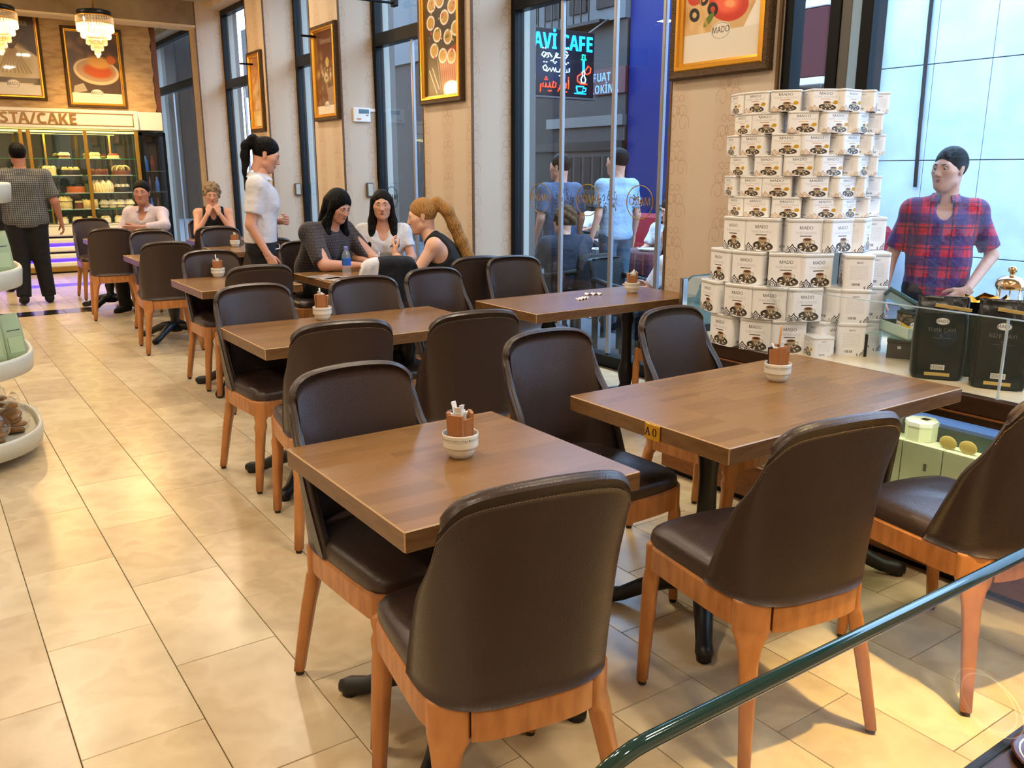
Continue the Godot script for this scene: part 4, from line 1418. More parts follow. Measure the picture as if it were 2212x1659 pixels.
func hookah(t: Node3D, c: Vector3, s: float) -> void:
	var g := G.new()
	g.tube([c + Vector3(-0.03, 0.17, 0), c + Vector3(0.03, 0.17, 0), c + Vector3(0.02, 0.13, 0), c + Vector3(0.05, 0.10, 0), c + Vector3(-0.05, 0.10, 0), c + Vector3(-0.02, 0.13, 0), c + Vector3(-0.03, 0.17, 0)], 0.010, 6)
	put("green_bowl", g, M.neon_green, t)
	g = G.new()
	g.tube([c + Vector3(-0.012, 0.09, 0), c + Vector3(-0.012, -0.08, 0)], 0.010, 6)
	g.tube([c + Vector3(0.012, 0.09, 0), c + Vector3(0.012, -0.08, 0)], 0.010, 6)
	put("cyan_stem", g, M.neon_cyan, t)
	g = G.new()
	g.tube([c + Vector3(0, -0.06, 0), c + Vector3(0.03, -0.10, 0), c + Vector3(0.015, -0.14, 0), c + Vector3(0.05, -0.20, 0), c + Vector3(0.035, -0.25, 0), c + Vector3(-0.035, -0.25, 0), c + Vector3(-0.05, -0.20, 0), c + Vector3(-0.015, -0.14, 0), c + Vector3(-0.03, -0.10, 0), c + Vector3(0, -0.06, 0)], 0.010, 6)
	put("white_vase", g, M.neon_white, t)
	g = G.new()
	g.tube([c + Vector3(0.03 * s, -0.07, 0), c + Vector3(0.10 * s, 0.01, 0), c + Vector3(0.15 * s, -0.02, 0), c + Vector3(0.14 * s, -0.09, 0), c + Vector3(0.08 * s, -0.12, 0), c + Vector3(-0.02 * s, -0.10, 0), c + Vector3(-0.12 * s, -0.16, 0), c + Vector3(-0.12 * s, -0.23, 0), c + Vector3(-0.05 * s, -0.27, 0), c + Vector3(0.08 * s, -0.27, 0)], 0.010, 6)
	put("orange_hose", g, M.neon_orange, t)

func couch(label: String, at: Vector3, l: float) -> void:
	var t := thing("couch", label, "couch", at)
	put("seat", boxg(Vector3(-0.05, 0.30, 0), Vector3(0.75, 0.24, l), 0.05), M.couch_red, t)
	put("backrest", boxg(Vector3(0.36, 0.62, 0), Vector3(0.20, 0.72, l), 0.06), M.couch_red, t)
	for s in [-1.0, 1.0]:
		put("armrest", boxg(Vector3(0.0, 0.48, s * (l / 2 - 0.08)), Vector3(0.78, 0.36, 0.16), 0.05), M.couch_red, t)
		for q in [-1.0, 1.0]:
			put("leg", boxg(Vector3(q * 0.32, 0.09, s * (l / 2 - 0.1)), Vector3(0.06, 0.18, 0.06), 0.005), M.frame_dark, t)

func wicker(label: String, at: Vector3, turn: float) -> void:
	var t := thing("wicker_chair", label, "chair", at, turn)
	put("seat", boxg(Vector3(0, 0.42, 0), Vector3(0.50, 0.07, 0.48), 0.02), M.wicker, t)
	var g := G.new()
	var rows := []
	for i in 7:
		var v := i / 6.0
		var ring := PackedVector3Array()
		for q in [0.0, 0.045]:
			for k in 13:
				var u := (k / 6.0 - 1.0) * (1.0 if q == 0.0 else -1.0)
				ring.append(Vector3(0.25 * u, 0.44 + 0.42 * v, 0.25 + 0.08 * v - 0.10 * u * u - q + 0.02))
		rows.append(ring)
	g.grid(rows, true)
	g.cap(rows[6], Vector3.UP)
	put("backrest", g, M.wicker, t)
	for sx in [-1.0, 1.0]:
		g = G.new()
		g.tube([Vector3(sx * 0.24, 0.44, -0.2), Vector3(sx * 0.27, 0.64, -0.18), Vector3(sx * 0.27, 0.66, 0.0), Vector3(sx * 0.25, 0.70, 0.2)], 0.025, 8)
		put("armrest", g, M.wicker, t)
		for sz in [-1.0, 1.0]:
			put("leg", boxg(Vector3(sx * 0.21, 0.2, sz * 0.19), Vector3(0.045, 0.40, 0.045), 0.006), M.wicker, t)

# ---------------------------------------------------------------- chairs
func seat_outline() -> PackedVector2Array:
	var h := [Vector2(0, -0.252), Vector2(0.09, -0.250), Vector2(0.15, -0.244), Vector2(0.185, -0.234), Vector2(0.204, -0.214), Vector2(0.212, -0.18), Vector2(0.214, -0.10), Vector2(0.214, -0.02), Vector2(0.214, 0.05)]
	for i in range(1, 13):
		var a := PI / 2 * i / 12.0
		h.append(Vector2(0.214 * pow(maxf(cos(a), 0.0), 2.0 / 3.3), 0.05 + 0.205 * pow(sin(a), 2.0 / 3.3)))
	var o := PackedVector2Array(h)
	for i in range(h.size() - 2, 0, -1):
		o.append(Vector2(-h[i].x, h[i].y))
	return o

func ring_at(o: PackedVector2Array, y: float, s: float) -> PackedVector3Array:
	var r := PackedVector3Array()
	for p in o:
		r.append(Vector3(p.x * s, y, -p.y * -s))
	return r

func leg_mesh(c0: Vector2, tangent: Vector2, foot: Vector2, w_head: float, w_leg: float) -> Array:
	var t := tangent.normalized()
	var nn := Vector2(t.y, -t.x)
	if nn.dot(c0) < 0.0:
		nn = -nn
	var lv := [[0.014, 0.0150, 0.0150, 0.0], [0.10, 0.0165, 0.0165, 0.22], [0.24, 0.021, 0.019, 0.60], [0.30, w_leg, 0.020, 0.80], [0.335, w_leg + 0.006, 0.020, 0.91], [0.355, w_head * 0.74, 0.019, 0.96], [0.372, w_head * 0.97, 0.018, 1.0], [0.382, w_head, 0.0175, 1.0], [0.448, w_head, 0.0165, 1.0], [0.456, w_head * 0.99, 0.013, 1.0]]
	var rows := []
	for l in lv:
		var c: Vector2 = foot.lerp(c0, l[3])
		var ring := PackedVector3Array()
		for q in [[-1.0, -0.72], [-0.72, -1.0], [0.72, -1.0], [1.0, -0.72], [1.0, 0.72], [0.72, 1.0], [-0.72, 1.0], [-1.0, 0.72]]:
			var bow := 0.0
			if l[0] > 0.36:
				bow = -0.010 * q[0] * q[0] * (w_head / 0.05)
			var p: Vector2 = c + t * q[0] * l[1] + nn * (q[1] * l[2] + bow)
			ring.append(Vector3(p.x, l[0], p.y))
		rows.append(ring)
	# make sure the ring turns the right way
	var r0: PackedVector3Array = rows[0]
	if (r0[1] - r0[0]).cross(r0[2] - r0[1]).y < 0.0:
		for k in rows.size():
			var q2: PackedVector3Array = rows[k]
			q2.reverse()
			rows[k] = q2
	var g := G.new()
	g.grid(rows, true)
	g.cap(rows[0], Vector3.DOWN)
	g.cap(rows[rows.size() - 1], Vector3.UP)
	var f := G.new()
	f.lathe([Vector2(0.0, 0.0), Vector2(0.012, 0.0), Vector2(0.0135, 0.004), Vector2(0.0135, 0.015), Vector2(0.0, 0.015)], 10, Transform3D(Basis.IDENTITY, Vector3(foot.x, 0, foot.y)))
	return [g.mesh(), f.mesh()]

var chair_meshes := {}
func shell_points(off: float) -> Array:
	# rows go up, columns from the right side round the back to the left
	var rows := []
	for i in 15:
		var v := i / 14.0
		var row := PackedVector3Array()
		for k in 33:
			var a := PI * k / 32.0
			var side := Vector3(0.217, 0.455, 0.055).lerp(Vector3(0.208, 0.905, 0.252), v)
			var mid := Vector3(0.0, 0.455, 0.262).lerp(Vector3(0.0, 0.930, 0.306), v)
			mid.z -= 0.010 * sin(v * PI)
			side.x += 0.010 * sin(v * PI)
			var e := lerpf(2.0 / 3.3, 2.0 / 2.2, v)
			var cx := pow(absf(cos(a)), e) * signf(cos(a))
			var sz := pow(absf(sin(a)), e)
			var x := side.x * cx
			var z := lerpf(side.z, mid.z, sz)
			var y := lerpf(side.y, mid.y, sz)
			# rounded upper corners
			var u := absf(x) / 0.212
			y -= (0.052 * pow(u, 9.0) + 0.010 * u * u) * smoothstep(0.45, 1.0, v)
			row.append(Vector3(x, y, z))
		rows.append(row)
	if off != 0.0:
		var res := []
		for i in 15:
			var row := PackedVector3Array()
			for k in 33:
				var du: Vector3 = rows[i][mini(k + 1, 32)] - rows[i][maxi(k - 1, 0)]
				var dv: Vector3 = rows[mini(i + 1, 14)][k] - rows[maxi(i - 1, 0)][k]
				var nn := du.cross(dv).normalized()
				if nn.dot(Vector3(rows[i][k].x, 0, rows[i][k].z + 0.15)) < 0.0:
					nn = -nn
				row.append(rows[i][k] - nn * off)
			res.append(row)
		return res
	return rows

func build_chair_meshes() -> void:
	var o := seat_outline()
	var n := o.size()
	var g := G.new()
	var rows := []
	for l in [[0.440, 0.95], [0.456, 0.975], [0.470, 0.985], [0.487, 0.975], [0.500, 0.94], [0.509, 0.87], [0.515, 0.74], [0.519, 0.5], [0.520, 0.2]]:
		var r := PackedVector3Array()
		for p in o:
			r.append(Vector3(p.x * l[1], l[0] + 0.004 * cos(p.x * 12.0), p.y * l[1]))
		r.reverse()
		rows.append(r)
	g.grid(rows, true)
	g.cap(rows[8], Vector3.UP)
	g.cap(rows[0], Vector3.DOWN)
	chair_meshes.seat = g.mesh()
	# rail segments between the leg heads: indices along the outline
	chair_meshes.rails = []
	for s in [[-3, 3], [4, 13], [16, 24], [27, 36]]:
		var rr := []
		for i in range(s[0], s[1] + 1):
			var p := o[posmod(i, n)]
			var q := o[posmod(i + 1, n)] - o[posmod(i - 1, n)]
			var nn := Vector2(q.y, -q.x).normalized()
			var ring := PackedVector3Array()
			for c in [[0.0, 0.380], [0.0, 0.446], [-0.006, 0.454], [-0.022, 0.455], [-0.026, 0.450], [-0.026, 0.380]]:
				var w: Vector2 = p + nn * c[0]
				ring.append(Vector3(w.x, c[1], w.y))
			rr.append(ring)
		g = G.new()
		for k in 6:
			g.group(k + 1)
			var strip := []
			for ring in rr:
				strip.append(PackedVector3Array([ring[k], ring[(k + 1) % 6]]))
			g.grid(strip)
		g.flat()
		g.cap(rr[0], Vector3(rr[0][0] - rr[1][0]))
		g.cap(rr[rr.size() - 1], Vector3(rr[rr.size() - 1][0] - rr[rr.size() - 2][0]))
		chair_meshes.rails.append(g.mesh())
	chair_meshes.legs = []
	for sx in [-1.0, 1.0]:
		chair_meshes.legs.append(leg_mesh(Vector2(sx * 0.187, -0.216), Vector2(1.0, sx * 0.75), Vector2(sx * 0.214, -0.205), 0.030, 0.022))
		chair_meshes.legs.append(leg_mesh(Vector2(sx * 0.178, 0.200), Vector2(1.0, -sx * 1.05), Vector2(sx * 0.222, 0.262), 0.047, 0.024))
	# upholstered shell: outside, inside, rolled rim
	var A := shell_points(0.0)
	var B := shell_points(0.030)
	g = G.new()
	g.grid(A)
	var Bi := []
	for r in B:
		var q: PackedVector3Array = r.duplicate()
		q.reverse()
		Bi.append(q)
	g.grid(Bi)
	var edge_a := []
	var edge_b := []
	for i in 15:
		edge_a.append(A[i][0])
		edge_b.append(B[i][0])
	for k in range(1, 33):
		edge_a.append(A[14][k])
		edge_b.append(B[14][k])
	for i in range(13, -1, -1):
		edge_a.append(A[i][32])
		edge_b.append(B[i][32])
	var strips := [PackedVector3Array(), PackedVector3Array(), PackedVector3Array(), PackedVector3Array(), PackedVector3Array()]
	var m := edge_a.size()
	for j in m:
		var a: Vector3 = edge_a[j]
		var b: Vector3 = edge_b[j]
		var tg: Vector3 = edge_a[mini(j + 1, m - 1)] - edge_a[maxi(j - 1, 0)]
		var out := tg.cross(b - a).normalized()
		var cen := Vector3(0, 0.66, 0.2)
		if out.dot(a - cen) < 0.0:
			out = -out
		for q in 5:
			var f := q / 4.0
			strips[q].append(a.lerp(b, f) + out * 0.012 * sin(PI * f))
	g.grid([strips[4], strips[3], strips[2], strips[1], strips[0]])
	g.grid([A[0], B[0]])
	chair_meshes.shell = g.mesh()
	# stitched seam a finger below the top edge and down both sides
	g = G.new()
	var S := shell_points(-0.0012)
	var run := []
	for i in range(0, 14):
		run.append(S[i][0].lerp(S[i][1], 0.75))
	for k in range(1, 32):
		run.append(S[14][k].lerp(S[13][k], 0.62))
	for i in range(13, -1, -1):
		run.append(S[i][32].lerp(S[i][31], 0.75))
	for j in range(12, run.size() - 13):
		for q in 3:
			var a: Vector3 = run[j].lerp(run[j + 1], q / 3.0)
			var b: Vector3 = run[j].lerp(run[j + 1], q / 3.0 + 0.22)
			g.tube([a, b], 0.0009, 4)
	chair_meshes.stitch = g.mesh()
	g = G.new()
	g.tube(run, 0.0016, 5)
	chair_meshes.piping = g.mesh()

var chair0: Node3D
func chair(label: String, x: float, z: float, deg: float, group := "") -> Node3D:
	if chair0 != null:
		return dup(chair0, "dining_chair", label, Vector3(x, 0, z), deg_to_rad(deg), group)
	build_chair_meshes()
	var t := thing("dining_chair", label, "chair", Vector3(x, 0, z), deg_to_rad(deg), group)
	put("seat", chair_meshes.seat, M.leather, t)
	var bk := put("backrest", chair_meshes.shell, M.leather, t)
	put("stitching", chair_meshes.stitch, M.thread, bk)
	for r in chair_meshes.rails:
		put("seat_rail", r, M.beech, t)
	for l in chair_meshes.legs:
		var lg := put("leg", l[0], M.beech, t)
		put("foot_cap", l[1], M.rubber, lg)
	chair0 = t
	return t

func chairs() -> void:
	chair("brown leather chair nearest the camera, its back to us, at the square table", 0.973, -1.504, -9.5)
	chair("brown leather chair facing us across the near square table", 1.042, -2.062, 183.0)
	chair("brown leather chair, its back to us, in front of the long table by the counter", 1.815, -1.438, -9.0)
	chair("brown leather chair cut by the right picture edge beside the counter", 2.547, -1.262, -9.0)
	chair("brown leather chair facing us between the square table and the long table", 1.862, -2.19, 181.0)
	chair("brown leather chair facing us behind the long table, left of the tin tower", 2.64, -2.33, 185.0)
	chair("brown leather chair, its back to us, left one before the middle table", 1.385, -3.37, -8.5)
	chair("brown leather chair, its back to us, right one before the middle table", 1.945, -3.28, -9.0)
	chair("brown leather chair facing us behind the left end of the middle table", 1.420, -4.10, 183.0)
	chair("brown leather chair facing us behind the right end of the middle table", 2.01, -4.10, 177.0)
	chair("brown leather chair facing us left of the empty glossy window table", 2.57, -4.25, 185.0)
	chair("brown leather chair facing us behind the empty glossy window table", 3.335, -4.60, 171.0)
	chair("dark leather chair, its back to us, behind the glass end of the counter", 3.78, -3.62, 4.0)
	chair("brown leather chair facing us at the small table left of the waitress", 1.80, -6.24, 180.0)
	chair("dark leather chair, its back to us, below the waitress's hand", 1.79, -5.58, -5.0)
	chair("dark leather chair with a jacket over its back at the women's table", 2.60, -5.42, -4.0)
	chair("dark leather chair the blonde woman sits on", 3.22, -5.28, -6.0)
	chair("dark leather chair under the woman in the patterned blouse", 2.66, -6.66, 176.0)
	chair("dark leather chair under the long haired woman in white", 3.28, -6.70, 180.0)
	chair("dark leather chair, its back to us, nearest the aisle in the far row", 1.76, -7.80, -4.0)
	chair("dark leather chair facing us behind the far aisle table", 1.95, -8.72, 182.0)
	chair("dark leather chair, its back to us, before the farthest aisle table", 1.72, -9.92, -6.0)
	chair("dark leather chair facing us at the farthest aisle table", 1.86, -11.55, 180.0)
	chair("dark leather chair facing us at the table with the far sugar bowl", 2.66, -8.90, 180.0)
	chair("dark leather chair, its back to us, behind the far sugar bowl table", 2.58, -7.72, 0.0)
	chair("dark leather chair whose back the man in the white shirt leans on", 2.20, -9.60, -40.0)
	chair("dark leather chair facing the grey haired woman", 2.74, -9.70, -10.0)
	chair("dark leather chair under the grey haired woman", 2.98, -10.62, 178.0)
	chair("dark leather chair under the man in the white shirt", 2.24, -10.45, 200.0)

# ---------------------------------------------------------------- tables
func table(label: String, x0: float, x1: float, z0: float, z1: float, bases := 1) -> Node3D:
	var c := Vector3((x0 + x1) / 2, 0, (z0 + z1) / 2)
	var t := thing("cafe_table", label, "table", c)
	var hx := (x1 - x0) / 2
	var hz := (z1 - z0) / 2
	var b := 0.003
	var y := 0.75
	var y0 := 0.698
	var top := G.new()
	top.flat()
	top.poly([Vector3(-hx + b, y, -hz + b), Vector3(hx - b, y, -hz + b), Vector3(hx - b, y, hz - b), Vector3(-hx + b, y, hz - b)], Vector3.UP, [Vector2(x0, z0), Vector2(x1, z0), Vector2(x1, z1), Vector2(x0, z1)])
	var sd := G.new()
	sd.flat()
	var wn := G.new()
	wn.flat()
	var cs := [Vector2(-1, -1), Vector2(1, -1), Vector2(1, 1), Vector2(-1, 1)]
	for i in 4:
		var p: Vector2 = cs[i]
		var q: Vector2 = cs[(i + 1) % 4]
		var mid := (p + q) / 2
		var o := Vector3(mid.x, 0, mid.y)
		var a := Vector3(p.x * hx, 0, p.y * hz)
		var e := Vector3(q.x * hx, 0, q.y * hz)
		var d := (e - a).normalized() * b
		var up := Vector3.UP
		sd.poly([a + d + up * (y0 + b), e - d + up * (y0 + b), e - d + up * (y - b), a + d + up * (y - b)], o)
		var ai := a - o * b
		var ei := e - o * b
		wn.poly([a + d + up * (y - b), e - d + up * (y - b), ei - d + up * y, ai + d + up * y], o + up)
		wn.poly([a + d + up * (y0 + b), e - d + up * (y0 + b), ei - d + up * y0, ai + d + up * y0], o - up)
		# upright corner edge
		var o2 := Vector3(q.x, 0, q.y)
		var nx := (Vector3(cs[(i + 2) % 4].x * hx, 0, cs[(i + 2) % 4].y * hz) - e).normalized() * b
		wn.poly([e - d + up * (y0 + b), e + nx + up * (y0 + b), e + nx + up * (y - b), e - d + up * (y - b)], o2)
		wn.poly([e - d + up * (y - b), e + nx + up * (y - b), e - d + nx + up * y], o2 + up)
	sd.poly([Vector3(-hx + b, y0, -hz + b), Vector3(hx - b, y0, -hz + b), Vector3(hx - b, y0, hz - b), Vector3(-hx + b, y0, hz - b)], Vector3.DOWN)
	var am := ArrayMesh.new()
	for g in [top, sd, wn]:
		g.st.generate_normals()
		am = g.st.commit(am)
	put("tabletop", am, [M.table_wood, M.table_edge, M.worn_edge], t)
	for k in bases:
		var bx := 0.0 if bases == 1 else (k * 2 - 1) * (hx - 0.32)
		var pr := []
		for q in [[0.0, 0.06], [0.055, 0.06], [0.062, 0.10], [0.05, 0.14], [0.036, 0.17], [0.045, 0.21], [0.052, 0.25], [0.045, 0.29], [0.034, 0.32], [0.030, 0.50], [0.036, 0.56], [0.046, 0.60], [0.036, 0.63], [0.045, 0.67], [0.12, 0.685], [0.12, 0.698], [0.0, 0.698]]:
			pr.append(Vector2(q[0], q[1]))
		var g := G.new()
		g.lathe(pr, 18)
		put("pedestal", g, M.cast_iron, t, Vector3(bx, 0, 0))
		for a in 4:
			var an := PI / 4 + a * PI / 2
			var dir := Vector3(cos(an), 0, sin(an))
			g = G.new()
			g.tube([dir * 0.03 + Vector3.UP * 0.115, dir * 0.12 + Vector3.UP * 0.105, dir * 0.21 + Vector3.UP * 0.07, dir * 0.28 + Vector3.UP * 0.035, dir * 0.335 + Vector3.UP * 0.026, dir * 0.365 + Vector3.UP * 0.024], [0.040, 0.036, 0.030, 0.027, 0.030, 0.018], 8)
			g.lathe([Vector2(0.0, 0.0), Vector2(0.024, 0.0), Vector2(0.026, 0.02), Vector2(0.0, 0.03)], 10, Transform3D(Basis.IDENTITY, dir * 0.335))
			put("foot", g, M.cast_iron, t, Vector3(bx, 0, 0))
	return t

func tables() -> void:
	table("square wooden table nearest the camera with a white sugar bowl", 0.785, 1.47, -2.24, -1.54)
	var t := table("long wooden table with a yellow number plate, beside the counter", 1.80, 3.02, -2.25, -1.535, 2)
	var pl := put("number_plate", boxg(Vector3(-0.6135, 0.722, 0.055), Vector3(0.004, 0.05, 0.065), 0.001), M.brass_plate, t)
	var tm := TextMesh.new()
	tm.text = "A 0"
	tm.font = serif
	tm.font_size = 32
	tm.pixel_size = 0.034 / 32.0
	tm.depth = 0.001
	var lo := put("plate_lettering", tm, M.ink, pl, Vector3(-0.6162, 0.722, 0.05))
	lo.rotation.y = -PI / 2
	table("wooden table in the middle of the room with a sugar bowl", 1.205, 2.40, -4.315, -3.63, 2)
	table("glossy empty wooden table by the window with torn sachets on it", 2.735, 4.00, -4.34, -3.72, 2)
	table("small wooden table left of the waitress with a sugar bowl", 1.50, 2.18, -6.46, -5.68)
	table("wooden table the four women gather at", 2.365, 3.62, -6.34, -5.60, 2)
	table("far wooden table by the aisle between facing chairs", 1.60, 2.25, -8.62, -7.93)
	table("farthest wooden table by the aisle near the cake case", 1.64, 1.95, -11.05, -10.15)
	table("wooden table with a sugar bowl behind the waitress", 2.45, 3.10, -9.06, -8.36)
	table("wooden table where the grey haired woman rests her elbows", 2.60, 3.30, -10.32, -9.90)

# ---------------------------------------------------------------- sugar bowls
var bowl0: Node3D
var bowls := 0
func bowl(at: Vector3, label: String, where: String, rich := 1.0, stick := 0) -> void:
	if bowl0 == null:
		bowl0 = thing("sugar_bowl", label, "bowl", at)
		var g := G.new()
		g.lathe([Vector2(0.0, 0.0), Vector2(0.028, 0.0), Vector2(0.031, 0.003), Vector2(0.039, 0.014), Vector2(0.0425, 0.025), Vector2(0.043, 0.029), Vector2(0.0485, 0.0315), Vector2(0.0485, 0.034)], 36)
		g.lathe([Vector2(0.049, 0.062), Vector2(0.0492, 0.066), Vector2(0.048, 0.068), Vector2(0.046, 0.066), Vector2(0.044, 0.030), Vector2(0.036, 0.012), Vector2(0.0, 0.006)], 36)
		put("bowl_body", g, M.porcelain, bowl0)
		var p := Paint.new(1024, 96, Color(0.86, 0.84, 0.79))
		for i in 4:
			p.text("MADONDURMA", sans, 128 + i * 256, 34, 26, Color(0.25, 0.22, 0.2), 1.5)
		p.rect(0, 42, 1024, 2, Color(0.3, 0.27, 0.25))
		var m := mat("bowl_print", Color(1, 1, 1), 0.18)
		m.albedo_texture = p.tex()
		g = G.new()
		g.lathe([Vector2(0.0485, 0.034), Vector2(0.049, 0.062)], 36)
		put("printed_band", g, m, bowl0)
	else:
		dup(bowl0, "sugar_bowl", label, at, bowls * 1.3)
	bowls += 1
	# folded kraft packets and white sachets standing in it
	var r2 := RandomNumberGenerator.new()
	r2.seed = 100 + bowls
	for i in int(6 * rich):
		var a := i * TAU / int(6 * rich) + r2.randf_range(-0.25, 0.25) + 0.6
		var k := thing("kraft_sachet", "folded brown paper sachet standing in the sugar bowl %s" % where, "sachet", at + Vector3(0, 0.012, 0), -a, "brown sachets in the sugar bowl %s" % where)
		var g := G.new()
		var hh := r2.randf_range(0.098, 0.122)
		var w := 0.023
		var rows := []
		for q in [[0.018, 0.0], [0.026, 0.05], [0.029, hh]]:
			rows.append(PackedVector3Array([Vector3(q[0] + 0.004, q[1], w), Vector3(q[0] + 0.006, q[1], 0), Vector3(q[0] + 0.004, q[1] + 0.004 * (i % 2), -w), Vector3(q[0] - 0.004, q[1], -w), Vector3(q[0] - 0.003, q[1], 0), Vector3(q[0] - 0.004, q[1], w)]))
		g.flat()
		g.grid(rows, true)
		g.cap(rows[2], Vector3.UP)
		g.cap(rows[0], Vector3.DOWN)
		put("packet", g, M.kraft if i % 5 < 4 else M.kraft_dark, k)
	for i in int(8 * rich):
		var a := i * TAU / int(8 * rich) + r2.randf_range(-0.4, 0.4)
		var k := thing("white_sachet", "white paper sachet standing in the sugar bowl %s" % where, "sachet", at + Vector3(0, 0.012, 0), -a, "white sachets in the sugar bowl %s" % where)
		var g := G.new()
		var hh := r2.randf_range(0.108, 0.140)
		var x := r2.randf_range(0.004, 0.016)
		var lean := r2.randf_range(-0.012, 0.012)
		var rows := []
		for q in [[0.0, 0.0], [0.5, 0.0], [0.9, 0.003], [1.0, 0.007]]:
			var yy: float = hh * q[0]
			var cx: float = x + lean * q[0] + q[1]
			rows.append(PackedVector3Array([Vector3(cx + 0.002, yy, 0.0095), Vector3(cx + 0.0045, yy, 0), Vector3(cx + 0.002, yy, -0.0095), Vector3(cx - 0.003, yy, 0)]))
		g.flat()
		g.grid(rows, true)
		g.cap(rows[3], Vector3.UP)
		g.cap(rows[0], Vector3.DOWN)
		put("packet", g, M.paper_white, k)
	if stick == 1:
		var g := G.new()
		g.tube([Vector3(0.0, 0.012, 0), Vector3(0.004, 0.16, 0), Vector3(0.008, 0.195, 0), Vector3(0.009, 0.205, 0)], [0.0035, 0.0042, 0.0042, 0.0016], 6)
		tag(put("stirrer", g, M.stick_wood, self, at + Vector3(-0.004, 0, 0.0)), "light wooden stirrer standing up in the bowl on the long table", "stirrer")
		g = G.new()
		g.tube([Vector3(0.0, 0.012, 0), Vector3(-0.008, 0.14, 0.004)], 0.0055, 6, true, 0.35)
		tag(put("stirrer", g, M.kraft_dark, self, at + Vector3(-0.012, 0, 0.006)), "dark brown wrapped stirrer in the bowl on the long table", "stirrer")
	elif stick == 2:
		var g := G.new()
		g.tube([Vector3(0.0, 0.012, 0), Vector3(-0.008, 0.13, 0), Vector3(-0.010, 0.165, 0)], [0.006, 0.008, 0.008], 6, true, 0.4)
		tag(put("paper_stick", g, M.paper_white, self, at), "tall white paper stick in the sugar bowl %s" % where, "stick")

